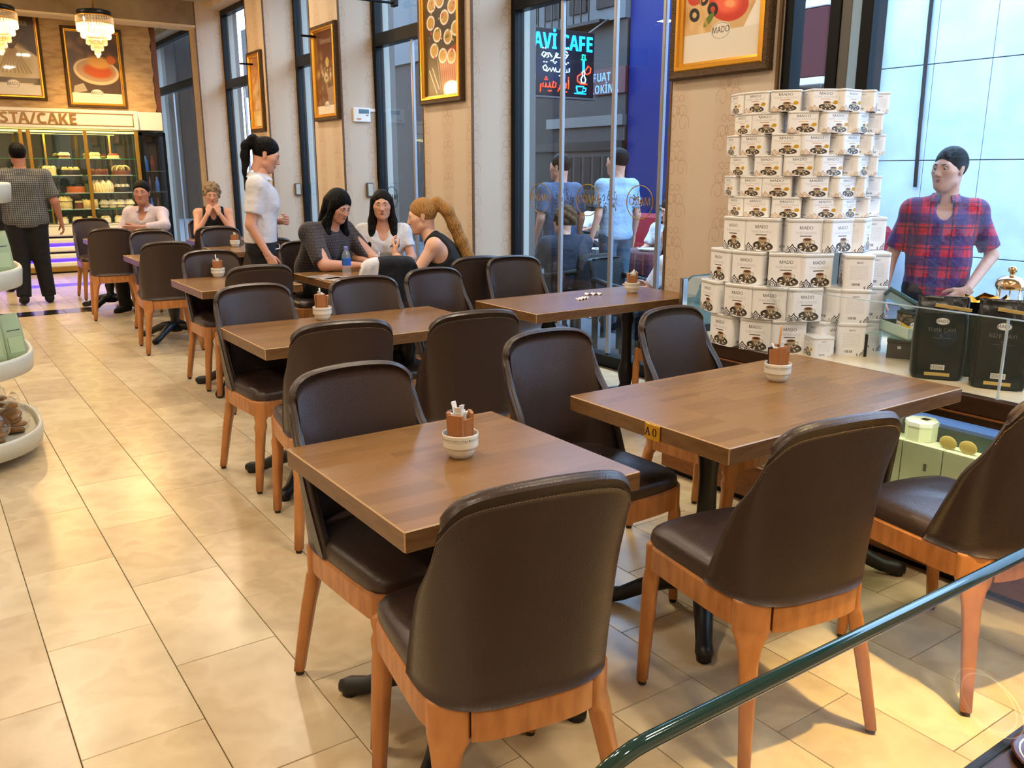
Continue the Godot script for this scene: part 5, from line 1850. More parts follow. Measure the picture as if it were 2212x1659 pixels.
func table_top_things() -> void:
	bowl(Vector3(1.151, 0.75, -1.908), "white sugar bowl full of brown sachets on the near square table", "on the near square table")
	bowl(Vector3(2.565, 0.75, -1.986), "white sugar bowl with stirrers on the long table by the counter", "on the long table by the counter", 1.0, 1)
	bowl(Vector3(1.718, 0.75, -4.219), "white sugar bowl on the middle table with one tall paper stick", "on the middle table", 0.8, 2)
	bowl(Vector3(3.74, 0.75, -4.06), "cream sugar bowl on the empty window table", "on the window table", 0.8)
	bowl(Vector3(1.82, 0.75, -6.40), "white sugar bowl on the small table left of the waitress", "left of the waitress", 0.8, 2)
	bowl(Vector3(2.74, 0.75, -8.95), "white sugar bowl seen behind the waitress's elbow", "behind the waitress", 0.8)
	bowl(Vector3(2.95, 0.75, -6.08), "white sugar bowl on the women's table behind the draped jacket", "on the women's table", 0.6)
	# torn sachets on the window table
	for s in [[3.30, -4.02, 0.4, "torn white sachet lying nearer us on the empty window table"], [3.48, -4.13, -0.5, "crumpled white sachet lying farther back on the empty window table"]]:
		var t := thing("torn_sachet", s[3], "sachet", Vector3(s[0], 0.751, s[1]), s[2])
		var g := G.new()
		g.flat()
		var rows := []
		for i in 6:
			var z := -0.02 + 0.008 * i
			var ring := PackedVector3Array()
			for k in 10:
				var x := -0.055 + 0.012 * k
				ring.append(Vector3(x, 0.006 + 0.007 * sin(k * 1.9 + i * 0.7) * cos(i * 1.3), z))
			rows.append(ring)
		var low := []
		for r in rows:
			var q := PackedVector3Array()
			for p in r:
				q.append(p - Vector3(0, 0.0015, 0))
			q.reverse()
			low.append(q)
		g.grid([rows[5], rows[4], rows[3], rows[2], rows[1], rows[0]])
		g.grid([low[5], low[4], low[3], low[2], low[1], low[0]])
		put("paper", g, M.paper_white, t)
	# on the women's table
	var t := thing("water_bottle", "clear plastic water bottle with a blue label in front of the women", "bottle", Vector3(2.60, 0.75, -5.88))
	var g := G.new()
	g.lathe([Vector2(0.0, 0.0), Vector2(0.028, 0.0), Vector2(0.032, 0.006), Vector2(0.032, 0.03), Vector2(0.030, 0.035), Vector2(0.032, 0.04), Vector2(0.032, 0.145), Vector2(0.026, 0.17), Vector2(0.014, 0.195), Vector2(0.012, 0.205), Vector2(0.0, 0.205)], 20)
	put("bottle_body", g, M.bottle_plastic, t)
	g = G.new()
	g.lathe([Vector2(0.0325, 0.085), Vector2(0.0328, 0.088), Vector2(0.0328, 0.135), Vector2(0.0325, 0.138)], 20)
	put("label_band", g, mat("label_blue", Color(0.10, 0.36, 0.72), 0.4), t)
	g = G.new()
	g.lathe([Vector2(0.013, 0.198), Vector2(0.0145, 0.20), Vector2(0.0145, 0.218), Vector2(0.012, 0.221), Vector2(0.0, 0.221)], 16)
	put("cap", g, mat("cap_lilac", Color(0.42, 0.48, 0.75), 0.4), t)
	for s in [[2.50, -5.72, 0.5, "magazine lying at the front corner of the women's table", "cover_a"], [2.62, -5.70, -0.25, "orange printed menu sheet by the water bottle on the women's table", "cover_b"], [2.46, -5.92, 0.2, "grey leaflet at the left edge of the women's table", "cover_c"]]:
		var p := Paint.new(64, 64, {"cover_a": Color(0.72, 0.68, 0.62), "cover_b": Color(0.74, 0.42, 0.28), "cover_c": Color(0.60, 0.58, 0.55)}[s[4]])
		blotch(p, 12, [Color(0.72, 0.25, 0.14, 0.7), Color(0.85, 0.82, 0.76, 0.8), Color(0.3, 0.32, 0.35, 0.6)], 0, 0, 64, 64, 5, 14)
		var m := mat(s[4], Color(1, 1, 1), 0.35)
		m.albedo_texture = p.tex()
		m.uv1_scale = Vector3(5, 5, 5)
		var b := boxg(Vector3(0, 0.003, 0), Vector3(0.19, 0.006, 0.26), 0.001)
		var o := thing("magazine", s[3], "magazine", Vector3(s[0], 0.7505 + 0.0065 * (0 if s[4] != "cover_b" else 1), s[1]), s[2])
		put("pages", b, m, o)
	# jacket over a chair back
	t = thing("jacket", "jacket, half pale grey and half navy, draped over a chair back", "jacket", Vector3(2.60, 0, -5.42), deg_to_rad(-4.0))
	var A := shell_points(-0.012)
	var C := shell_points(0.052)
	for half in 2:
		g = G.new()
		var ra := []
		for i in range(6, 15):
			var ring := PackedVector3Array()
			var lo := 2 if half == 1 else 20
			var hi := 20 if half == 1 else 30
			for k in range(lo, hi + 1):
				ring.append(A[i][k] + Vector3(0, 0.0, 0.004 * sin(k * 1.4 + i * 0.5)))
			ra.append(ring)
		var up := PackedVector3Array()
		for k in range(2 if half == 1 else 20, (20 if half == 1 else 30) + 1):
			up.append((A[14][k] + C[14][k]) / 2 + Vector3(0, 0.03, 0))
		ra.append(up)
		for i in range(14, 7, -1):
			var ring := PackedVector3Array()
			for k in range(2 if half == 1 else 20, (20 if half == 1 else 30) + 1):
				ring.append(C[i][k])
			ra.append(ring)
		g.grid(ra)
		put("pale_half" if half == 0 else "navy_half", g, M.cloth_white if half == 0 else M.cloth_navy, t)

# ---------------------------------------------------------------- the glass counter at the window
const CY := 0.70
func counter() -> void:
	var t := thing("display_counter", "long glass fronted wooden display counter with a cream top along the window", "counter", Vector3(3.5, 0, -1.2))
	var z0 := -1.82
	var z1 := 1.8
	put("kick", span(Vector3(-0.44, 0, z0), Vector3(0.42, 0.035, z1)), M.frame_dark, t)
	put("base_board", span(Vector3(-0.48, 0.035, z0), Vector3(0.44, 0.20, z1), 0.006), M.counter_wood_light, t)
	for z in [-1.45, -0.35, 0.6]:
		var g := G.new()
		g.lathe([Vector2(0.0, 0.012), Vector2(0.006, 0.011), Vector2(0.010, 0.006), Vector2(0.010, 0.0), Vector2(0.006, -0.004)], 12, Transform3D(Basis(Vector3.BACK, PI / 2), Vector3(-0.482, 0.12, z)))
		put("knob", g, M.steel, t)
	put("deck", span(Vector3(-0.46, 0.20, z0 + 0.02), Vector3(0.42, 0.225, z1), 0.003), M.case_white, t)
	put("back_panel", span(Vector3(0.40, 0.225, z0), Vector3(0.44, 0.665, z1)), M.counter_wood_light, t)
	put("end_panel", span(Vector3(-0.36, 0.225, z0), Vector3(0.40, 0.665, z0 + 0.025)), M.counter_wood, t)
	put("top_slab", span(Vector3(-0.345, 0.67, z0 - 0.01), Vector3(0.46, CY, z1), 0.003), M.counter_top, t)
	put("front_rail", span(Vector3(-0.385, 0.635, z0 - 0.01), Vector3(-0.345, 0.703, z1), 0.004), M.counter_wood, t)
	put("rail_lip", span(Vector3(-0.395, 0.628, z0 - 0.01), Vector3(-0.345, 0.634, z1), 0.001), M.counter_wood_light, t)
	put("under_board", span(Vector3(-0.385, 0.60, z0), Vector3(-0.37, 0.628, z1)), M.counter_wood, t)
	for z in [-1.72, -0.62, 0.6]:
		var g := G.new()
		g.tube([Vector3(-0.44, 0.21, z), Vector3(-0.37, 0.60, z)], 0.018, 4)
		put("post", g, M.counter_wood, t)
	var g := G.new()
	g.flat()
	for q in [[-1.70, -0.64], [-0.60, 0.58], [0.62, 1.75]]:
		g.poly([Vector3(-0.452, 0.21, q[0]), Vector3(-0.452, 0.21, q[1]), Vector3(-0.377, 0.60, q[1]), Vector3(-0.377, 0.60, q[0])], Vector3(-1, 0, 0))
	put("front_pane", g, M.case_glass, t)
	put("glass_shelf", span(Vector3(-0.1, 0.41, z0 + 0.03), Vector3(0.38, 0.418, z1)), M.green_glass, t)
	put("blue_light_strip", span(Vector3(0.375, 0.455, z0 + 0.05), Vector3(0.398, 0.49, z1)), glow("led_pale_blue", Color(0.45, 0.65, 1.0), 1.3), t)
	put("light_strip", span(Vector3(-0.33, 0.655, z0 + 0.05), Vector3(-0.29, 0.668, z1)), glow("led_white", Color(0.95, 1.0, 0.85), 2.0), t)
	for z in [-1.3, -0.3]:
		var l := AreaLight3D.new()
		l.name = "strip_lamp"
		l.area_size = Vector2(0.04, 0.9)
		l.light_color = Color(0.97, 1.0, 0.84)
		l.light_energy = 0.20
		l.shadow_enabled = true
		l.rotation = Vector3(-PI / 2, 0, 0)
		l.position = Vector3(-0.27, 0.648, z)
		t.add_child(l)
	# cartons inside
	for i in 6:
		var z := -2.13 + i * 0.172
		var o := thing("carton", "pale green carton standing in the counter, %s along the glass between the two right chairs" % ["first", "second", "third", "fourth", "fifth", "sixth"][i], "carton", Vector3(3.30, 0.226, z), 0.0, "pale green cartons inside the counter")
		put("carton_body", boxg(Vector3(0, 0.098, 0), Vector3(0.09, 0.196, 0.168), 0.002), M.carton_green, o)
		g = G.new()
		g.prism(PackedVector2Array([Vector2(-0.045, -0.084), Vector2(0.045, -0.084), Vector2(0.045, 0.084), Vector2(-0.045, 0.084)]), 0.1965, 0.200)
		put("flap", g, M.carton_pale, o)
		if i % 2 == 0:
			put("seal", boxg(Vector3(-0.046, 0.11, 0.02), Vector3(0.002, 0.03, 0.012)), M.frame_grey, o)
	for i in 2:
		var o := thing("candy_tin", "small white eight sided tin on the cartons, %s of two" % ["farther", "nearer"][i], "tin", Vector3(3.33, 0.427, [-2.02, -1.84][i]))
		g = G.new()
		var oc := PackedVector2Array()
		for k in 8:
			var a := TAU * (k + 0.5) / 8
			oc.append(Vector2(cos(a) * 0.062, sin(a) * 0.062))
		g.prism(oc, 0.0, 0.06)
		put("tin_body", g, M.carton_pale, o)
		g = G.new()
		var oc2 := PackedVector2Array()
		for p in oc:
			oc2.append(p * 1.04)
		g.prism(oc2, 0.060, 0.082, Transform3D.IDENTITY, 0.004)
		put("lid", g, M.tin_lid, o)
		put("picture", boxg(Vector3(0.01, 0.083, 0.008), Vector3(0.03, 0.001, 0.03)), M.gold_dark, o)
	for i in 3:
		g = G.new()
		g.blob(Vector3(0, 0.026, 0), Vector3(0.006, 0.028, 0.036), 16, 8)
		tag(put("round_tag", g, M.carton_gold, self, Vector3(3.285, 0.427, [-1.955, -1.70, -1.62][i])), "round gold paper tag on the cartons, %s along the row" % ["first", "second", "third"][i], "tag")
	# guard glass
	t = thing("glass_guard", "clear upright glass guard along the counter's front edge", "glass panel", Vector3(3.135, CY, -1.2))
	put("pane", span(Vector3(-0.004, 0.004, -1.75), Vector3(0.004, 0.295, -0.27)), M.case_glass, t)
	put("pane", span(Vector3(-0.004, 0.004, -0.262), Vector3(0.004, 0.295, 1.75)), M.case_glass, t)
	put("top_edge", span(Vector3(-0.004, 0.295, -1.75), Vector3(0.004, 0.299, 1.75)), M.pale_edge, t)
	put("joint", span(Vector3(-0.004, 0.004, -0.27), Vector3(0.004, 0.295, -0.262)), M.pale_edge, t)
	t = thing("glass_end_panel", "greenish glass end panel with a rounded corner and chrome clip left of the tins", "glass panel", Vector3(3.17, CY, -3.045))
	g = G.new()
	var pl := PackedVector2Array([Vector2(0, 0.03), Vector2(0.62, 0.03), Vector2(0.62, 0.29)])
	for k in 7:
		var a := PI / 2 + PI / 2 * k / 6.0
		pl.append(Vector2(0.05 + 0.05 * cos(a), 0.24 + 0.05 * sin(a)))
	g.prism(pl, -0.004, 0.004, Transform3D(Basis(Vector3.RIGHT, Vector3(0, 0, 1), Vector3.UP), Vector3.ZERO))
	put("pane", g, M.green_glass, t)
	g = G.new()
	var edge := []
	for p in [pl[0], pl[9], pl[8], pl[7], pl[6], pl[5], pl[4], pl[3], pl[2]]:
		edge.append(Vector3(p.x, p.y, 0))
	g.tube(edge, 0.0045, 6)
	put("rim", g, M.glass_edge, t)
	put("clamp", span(Vector3(0.12, 0.0, -0.012), Vector3(0.6, 0.035, 0.012), 0.003), M.frame_dark, t)
	put("clip", span(Vector3(-0.035, 0.03, -0.015), Vector3(0.005, 0.285, 0.010), 0.004), M.chrome, t)

# ---------------------------------------------------------------- tins
func tin_mesh(w: float, h: float, d: float, r: float, seg := 3) -> Array:
	# body with the print wrapped round it; faces -z. Lid apart.
	var pl := []
	var uv := []
	var hw := w / 2
	var hd := d / 2
	# walk round so that, seen from outside, columns go right; start at the left end of the front (seen from outside)
	var cs := [[Vector2(hw - r, -hd + r), 0.0], [Vector2(-hw + r, -hd + r), 0.5], [Vector2(-hw + r, hd - r), 1.0], [Vector2(hw - r, hd - r), 1.5]]
	# per side: corner arc points then the flat
	var ring := []
	var us := []
	var starts := [0.0, 0.5, 0.0, 0.5]
	for s in 4:
		var c0: Vector2 = cs[s][0]
		var c1: Vector2 = cs[(s + 1) % 4][0]
		var base := -PI / 2 - s * PI / 2   # outward angle of this side
		var col := []
		var cu := []
		for k in seg + 1:
			var a := base + PI / 4 - (PI / 4) * k / seg
			col.append(c0 + Vector2(cos(a), sin(a)) * r)
		for k in seg + 1:
			var a := base - (PI / 4) * k / seg
			col.append(c1 + Vector2(cos(a), sin(a)) * r)
		var tot := 0.0
		var acc := [0.0]
		for k in range(1, col.size()):
			tot += col[k].distance_to(col[k - 1])
			acc.append(tot)
		for k in col.size():
			cu.append(starts[s] + 0.5 * acc[k] / tot)
		ring.append(col)
		us.append(cu)
	var g := G.new()
	for s in 4:
		var n: int = ring[s].size()
		for k in n - 1:
			var a := Vector3(ring[s][k].x, 0, ring[s][k].y)
			var b := Vector3(ring[s][k + 1].x, 0, ring[s][k + 1].y)
			var up := Vector3(0, h * 0.90, 0)
			var u0: float = us[s][k]
			var u1: float = us[s][k + 1]
			g.tri(a + up, b + up, b, Vector2(u0, 0.03), Vector2(u1, 0.03), Vector2(u1, 0.99))
			g.tri(a + up, b, a, Vector2(u0, 0.03), Vector2(u1, 0.99), Vector2(u0, 0.99))
	var lid := G.new()
	var rows := []
	for q in [[h * 0.885, 1.006], [h * 0.885, 1.016], [h * 0.975, 1.016], [h * 0.992, 1.008], [h, 0.975], [h - 0.0015, 0.94], [h - 0.0015, 0.5]]:
		var rr := PackedVector3Array()
		for s in 4:
			for k in ring[s].size() - 1:
				rr.append(Vector3(ring[s][k].x * q[1], q[0], ring[s][k].y * q[1]))
		rows.append(rr)
	lid.grid(rows, true)
	lid.cap(rows[6], Vector3.UP)
	var bot := G.new()
	return [g.mesh(), lid.mesh()]

var tins := {}
func tin(kind: String, label: String, at: Vector3, turn: float, group: String) -> void:
	if not tins.has(kind):
		var m := tin_mesh(0.150, 0.149, 0.125, 0.016) if kind == "large" else tin_mesh(0.128, 0.091, 0.10, 0.014)
		var t := thing("coffee_tin", label, "tin", at, turn, group)
		put("tin_body", m[0], M["tin_" + kind], t)
		put("lid", m[1], M.tin_lid, t)
		tins[kind] = t
	else:
		dup(tins[kind], "coffee_tin", label, at, turn, group)

func tin_tower() -> void:
	var c := Vector3(3.55, CY, -2.715)
	var base := atan2(-0.62, -0.785)   # angle (x,z) from the tower to the camera, computed below
	var to_cam := Vector2(-c.x, -c.z).normalized()
	var side := Vector2(-to_cam.y, to_cam.x)   # to the right as the camera sees it
	if side.dot(Vector2(0.57, 0.82)) < 0.0:
		side = -side
	var row_names := ["lowest", "second", "third", "fourth", "fifth", "sixth", "seventh", "eighth", "ninth", "top"]
	# outer radius, first angle near the middle, step
	var rows := [[0.45, 2.6, 22.2], [0.46, -10.9, 20.4], [0.43, -5.7, 21.4], [0.395, 4.7, 24.3], [0.355, -6.5, 23.0], [0.355, 10.0, 23.6], [0.355, -1.0, 23.6], [0.355, 11.0, 23.6], [0.355, -1.5, 23.6], [0.355, 11.0, 23.2]]
	var ords := ["leftmost", "second from left", "third from left", "fourth from left", "fifth from left", "sixth from left", "seventh from left", "eighth from left", "ninth from left"]
	var y := CY
	for r in 10:
		var large := r < 4
		var h := 0.149 if large else 0.091
		var d := 0.125 if large else 0.10
		var lo := -66.0 if r > 3 else (-48.0 if r == 0 else -52.0)
		var hi := 92.0 if r > 3 else (30.0 if r < 3 else 92.0)
		if r == 3:
			lo = -58.0
		var a: float = rows[r][1]
		while a - rows[r][2] > lo:
			a -= rows[r][2]
		var n := 0
		while a < hi:
			var an := deg_to_rad(a + 2.2 * sin(r * 5.0 + n * 2.3))
			var dir := to_cam * cos(an) + side * sin(an)
			var fa := deg_to_rad(a * 1.25 + 9.0)
			var fd := to_cam * cos(fa) + side * sin(fa)
			var rad: float = rows[r][0] - d / 2
			var p := Vector3(c.x + dir.x * rad, y + 0.0005 * r, c.z + dir.y * rad)
			p.x = minf(p.x, 3.955)
			var lab := "%s white coffee tin, %s in the %s row of the tin tower" % ["large" if large else "small", ords[mini(n, 8)], row_names[r] + (" lowest" if r in [1, 2, 3] else "")]
			tin("large" if large else "small", lab, p, atan2(-fd.x, -fd.y), "coffee tins of the round tower")
			a += rows[r][2]
			n += 1
		y += h
	# boards that carry the upper rings stay hidden inside: the two square stacks to the right
	var f := atan2(0.70, 0.72)
	for k in 3:
		tin("large", "large white coffee tin, %s in the front square stack right of the tower" % ["bottom", "middle", "top"][k], Vector3(3.435 + 0.004 * k, CY + 0.149 * k, -2.285), f, "coffee tins of the square stacks")
	for k in 3:
		tin("large", "large white coffee tin, %s in the rear square stack right of the tower" % ["bottom", "middle", "top"][k], Vector3(3.60 + 0.003 * k, CY + 0.149 * k, -2.315), f + 0.05, "coffee tins of the square stacks")
	tin("small", "small white coffee tin standing alone in front of the big tins", Vector3(3.285, CY, -2.335), f + 0.25, "coffee tins of the square stacks")

# ---------------------------------------------------------------- products on the counter
func foil_bag(label: String, at: Vector3, turn: float, h: float, title: String, open_top: bool) -> void:
	var t := thing("foil_bag", label, "bag", at, turn)
	var w := 0.095
	var d := 0.055
	var rows := []
	var lv := [[0.0, 0.92, 0.90], [0.02, 1.0, 1.0], [h * 0.4, 1.03, 1.04], [h * 0.72, 1.0, 0.95], [h * 0.84, 0.99, 0.72], [h * 0.92, 0.97, 0.34], [h * 0.97, 0.97, 0.12], [h, 0.96, 0.06]]
	if open_top:
		lv = [[0.0, 0.92, 0.90], [0.02, 1.0, 1.0], [h * 0.5, 1.02, 1.04], [h * 0.85, 1.0, 1.0], [h, 1.05, 1.08]]
	for l in lv:
		var ring := PackedVector3Array()
		for k in 24:
			var a := TAU * k / 24
			var x: float = signf(cos(a)) * pow(absf(cos(a)), 0.45) * w * l[1]
			var z: float = -signf(sin(a)) * pow(absf(sin(a)), 0.45) * d * l[2]
			ring.append(Vector3(x + 0.002 * sin(l[0] * 60.0 + k), l[0], z + 0.0025 * sin(l[0] * 43.0 + k * 1.7)))
		rows.append(ring)
	var g := G.new()
	g.grid(rows, true)
	g.cap(rows[0], Vector3.DOWN)
	if not open_top:
		g.cap(rows[rows.size() - 1], Vector3.UP)
	put("bag_body", g, M.foil_black, t)
	# printed front
	var p := Paint.new(256, 512, Color(0.03, 0.03, 0.035))
	p.ell(128, 60, 44, 27, Color(0.82, 0.82, 0.80))
	p.ell(128, 60, 41, 24, Color(0.2, 0.2, 0.2), 0.0, 0.94)
	p.text("MADO", sans, 128, 70, 30, Color(0.05, 0.05, 0.05), 1.05)
	p.text(title, sans, 128, 150, 36, Color(0.42, 0.42, 0.43), 1.0)
	p.rect(70, 190, 120, 2, Color(0.35, 0.35, 0.36))
	p.line([Vector2(120, 180), Vector2(126, 165), Vector2(134, 182)], 1.5, Color(0.4, 0.4, 0.4))
	for i in 14:
		p.px(100 + i * 4, 240 + (i * 7) % 30, Color(0.4, 0.4, 0.4), 0.7)
	p.rect(86, 400, 84, 40, Color(0.78, 0.77, 0.74))
	for i in 12:
		p.rect(92 + i * 6, 406, 2 + (i * 3) % 3, 28, Color(0.1, 0.1, 0.1))
	p.rect(52, 462, 152, 26, Color(0.72, 0.62, 0.36))
	var m := StandardMaterial3D.new()
	m.resource_name = "bag_print"
	m.albedo_texture = p.tex()
	m.roughness = 0.25
	g = G.new()
	var fr := []
	for i in 9:
		var y := 0.005 + (h * 0.80) * i / 8.0
		var ring := PackedVector3Array()
		var ii := 1
		var sc := 1.045
		if y > h * 0.7:
			sc = 1.02
		for k in 7:
			var x := (-0.8 + 1.6 * k / 6.0) * w
			ring.append(Vector3(-x, y, -d * sc - 0.0035))
		fr.append(ring)
	g.grid(fr)
	put("front_print", g, m, t)
	g = G.new()
	if open_top:
		g.flat()
		var inn := []
		for q in [[h * 0.84, 0.94], [h * 1.0, 1.03], [h * 1.05, 0.85]]:
			var ring := PackedVector3Array()
			for k in 14:
				var a := TAU * k / 14
				ring.append(Vector3(cos(a) * w * q[1], q[0] + 0.012 * sin(k * 2.1), -sin(a) * d * q[1] * 1.1))
			inn.append(ring)
		g.grid(inn, true)
		put("gold_lining", g, M.foil_gold, t)
	else:
		g.box(Vector3(0.0, h * 0.885, -d * 0.62), Vector3(0.13, 0.014, 0.004), 0.001, Transform3D(Basis(Vector3.BACK, 0.12), Vector3.ZERO))
		put("tie_strip", g, M.carton_gold, t)

func products() -> void:
	mat("foil_black", Color(0.02, 0.02, 0.022), 0.30, 0.0, 0.35)
	M.foil_black.normal_enabled = true
	M.foil_black.normal_scale = 0.35
	M.foil_black.normal_texture = noise_tex(256, 0.02, [], 3, 41, 6.0)
	tri_map(M.foil_black, Vector3(6, 6, 6))
	mat("foil_gold", Color(0.85, 0.62, 0.25), 0.25, 0.8)
	foil_bag("black foil tea bag with a barcode, left one beside the long table's corner", Vector3(3.31, CY, -1.80), 2.16, 0.325, "TÜRK ÇAYI", false)
	foil_bag("black foil tea bag lettered in grey, right one near the picture edge", Vector3(3.345, CY, -1.575), 2.02, 0.335, "RİZE ÇAYI", false)
	foil_bag("black foil bag with an open gold lined top between the two tea bags", Vector3(3.50, CY, -1.735), 2.50, 0.30, "ÇAY", true)
	# clear riser with the open teal box
	var t := thing("acrylic_riser", "clear acrylic riser table on one thin leg holding the teal box", "riser", Vector3(3.55, CY, -2.06))
	put("plate", boxg(Vector3(0, 0.105, 0), Vector3(0.27, 0.006, 0.28), 0.001), M.green_glass, t)
	for q in [[-0.125, -0.13], [-0.125, 0.13], [0.125, 0.13], [0.125, -0.13]]:
		put("leg", boxg(Vector3(q[0], 0.051, q[1]), Vector3(0.010, 0.102, 0.010), 0.001), M.frame_dark, t)
	for i in 2:
		t = thing("gift_box", "dark grey gift box under the clear riser, %s one" % ["left", "right"][i], "box", Vector3(3.56 + 0.02 * i, CY, -2.11 + 0.13 * i), 0.5)
		put("box_base", boxg(Vector3(0, 0.035, 0), Vector3(0.12, 0.07, 0.10), 0.002), M.box_taupe, t)
		put("box_lid", boxg(Vector3(0, 0.078, 0), Vector3(0.124, 0.016, 0.104), 0.002), M.box_taupe, t)
		put("badge", boxg(Vector3(-0.063, 0.05, 0.0), Vector3(0.002, 0.012, 0.014)), M.paper_white, t)
	t = thing("teal_box", "open teal presentation box with a raised lid on the riser", "box", Vector3(3.55, CY + 0.1085, -2.04), -0.55)
	var pl := PackedVector2Array([Vector2(-0.10, -0.13), Vector2(0.10, -0.13), Vector2(0.10, 0.13), Vector2(-0.10, 0.13)])
	put("tray_floor", boxg(Vector3(0, 0.004, 0), Vector3(0.20, 0.008, 0.26), 0.001), M.box_mint, t)
	put("tray_side", boxg(Vector3(-0.098, 0.025, 0), Vector3(0.004, 0.05, 0.26), 0.001), M.box_mint, t)
	put("tray_side", boxg(Vector3(0.098, 0.025, 0), Vector3(0.004, 0.05, 0.26), 0.001), M.box_mint, t)
	put("tray_side", boxg(Vector3(0, 0.025, -0.128), Vector3(0.20, 0.05, 0.004), 0.001), M.box_teal, t)
	put("tray_side", boxg(Vector3(0, 0.025, 0.128), Vector3(0.20, 0.05, 0.004), 0.001), M.box_mint, t)
	var lid := put("lid", boxg(Vector3(0, 0, 0), Vector3(0.25, 0.016, 0.20), 0.002), M.box_teal, t)
	var ex := Vector3(0.515, -0.55, 0.857).normalized()
	var ez := ex.cross(Vector3(0.25, 0.97, -0.1)).normalized()
	lid.transform = t.transform.affine_inverse() * Transform3D(Basis(ex, ez.cross(ex), ez), Vector3(3.60, 0.925, -2.10))
	put("lid_lining", boxg(Vector3(0, -0.010, 0.0), Vector3(0.22, 0.004, 0.17), 0.001), M.box_mint, lid)
	t = thing("coffee_can", "round can with black patterned upper half and yellow base in the teal box", "can", Vector3(3.525, CY + 0.117, -2.055), 0.2)
	var p := Paint.new(512, 160, Color(0.80, 0.66, 0.20))
	for x in 512:
		p.rect(x, 0, 1, 80 + 14 * sin(x * 0.05), Color(0.10, 0.07, 0.06))
	for i in 60:
		p.ell(rng.randf_range(0, 512), rng.randf_range(4, 66), 9, 9, Color(0.55, 0.48, 0.38), 0.0, 0.7)
	for cx in [64, 192, 320, 448]:
		p.ell(cx, 84, 40, 24, Color(0.85, 0.83, 0.78))
		p.text("MADO", sans, cx, 94, 26, Color(0.06, 0.06, 0.06), 1.1)
	var m := mat("can_print", Color(1, 1, 1), 0.3)
	m.albedo_texture = p.tex()
	var g := G.new()
	g.lathe([Vector2(0.055, 0.003), Vector2(0.055, 0.088)], 28)
	put("can_body", g, m, t)
	g = G.new()
	g.lathe([Vector2(0.0, 0.0), Vector2(0.056, 0.0), Vector2(0.056, 0.003)], 28)
	g.lathe([Vector2(0.056, 0.088), Vector2(0.057, 0.093), Vector2(0.053, 0.096), Vector2(0.0, 0.094)], 28)
	put("rim", g, M.frame_dark, t)
	# French press
	t = thing("french_press", "gold lidded glass French press coffee maker at the right picture edge", "coffee press", Vector3(3.86, CY + 0.06, -1.815))
	g = G.new()
	g.lathe([Vector2(0.0, 0.004), Vector2(0.050, 0.004), Vector2(0.052, 0.01), Vector2(0.052, 0.255), Vector2(0.050, 0.255), Vector2(0.050, 0.012), Vector2(0.0, 0.008)], 26)
	put("glass_beaker", g, M.clear_glass, t)
	g = G.new()
	for y in [0.0, 0.09, 0.25]:
		g.lathe([Vector2(0.052, y), Vector2(0.056, y), Vector2(0.056, y + 0.010), Vector2(0.052, y + 0.010)], 26)
	for k in 4:
		var a := TAU * k / 4 + 0.4
		g.tube([Vector3(cos(a) * 0.055, 0, sin(a) * 0.055), Vector3(cos(a) * 0.055, 0.255, sin(a) * 0.055)], 0.003, 6)
	put("frame", g, M.press_gold, t)
	g = G.new()
	g.lathe([Vector2(0.060, 0.258), Vector2(0.061, 0.270), Vector2(0.055, 0.288), Vector2(0.036, 0.302), Vector2(0.010, 0.306), Vector2(0.009, 0.318), Vector2(0.016, 0.324), Vector2(0.018, 0.338), Vector2(0.010, 0.346), Vector2(0.0, 0.347)], 26)
	put("lid", g, M.press_gold, t)
	g = G.new()
	g.tube([Vector3(0, 0.08, 0), Vector3(0, 0.30, 0)], 0.003, 6)
	g.lathe([Vector2(0.0, 0.078), Vector2(0.046, 0.078), Vector2(0.046, 0.090), Vector2(0.0, 0.090)], 24)
	put("plunger", g, M.press_gold, t)
	g = G.new()
	g.tube([Vector3(0.035, 0.24, 0.045), Vector3(0.055, 0.245, 0.068), Vector3(0.066, 0.19, 0.082), Vector3(0.058, 0.12, 0.072), Vector3(0.038, 0.095, 0.047)], 0.0055, 8)
	put("handle", g, M.press_gold, t)
	t = thing("white_carton", "white carton under the French press behind the bags", "carton", Vector3(3.86, CY, -1.815))
	put("carton_body", boxg(Vector3(0, 0.027, 0), Vector3(0.17, 0.054, 0.17), 0.002), M.carton_pale, t)
	put("carton_lid", boxg(Vector3(0, 0.057, 0), Vector3(0.172, 0.005, 0.172), 0.001), M.paper_white, t)
	t = thing("black_carton", "black product carton at the right picture edge behind the tea bag", "carton", Vector3(3.50, CY, -1.475), 0.3)
	put("carton_body", boxg(Vector3(0, 0.14, 0), Vector3(0.10, 0.28, 0.09), 0.002), M.foil_black, t)
	put("carton_foot", boxg(Vector3(0, 0.02, 0), Vector3(0.103, 0.035, 0.093), 0.002), M.carton_pale, t)

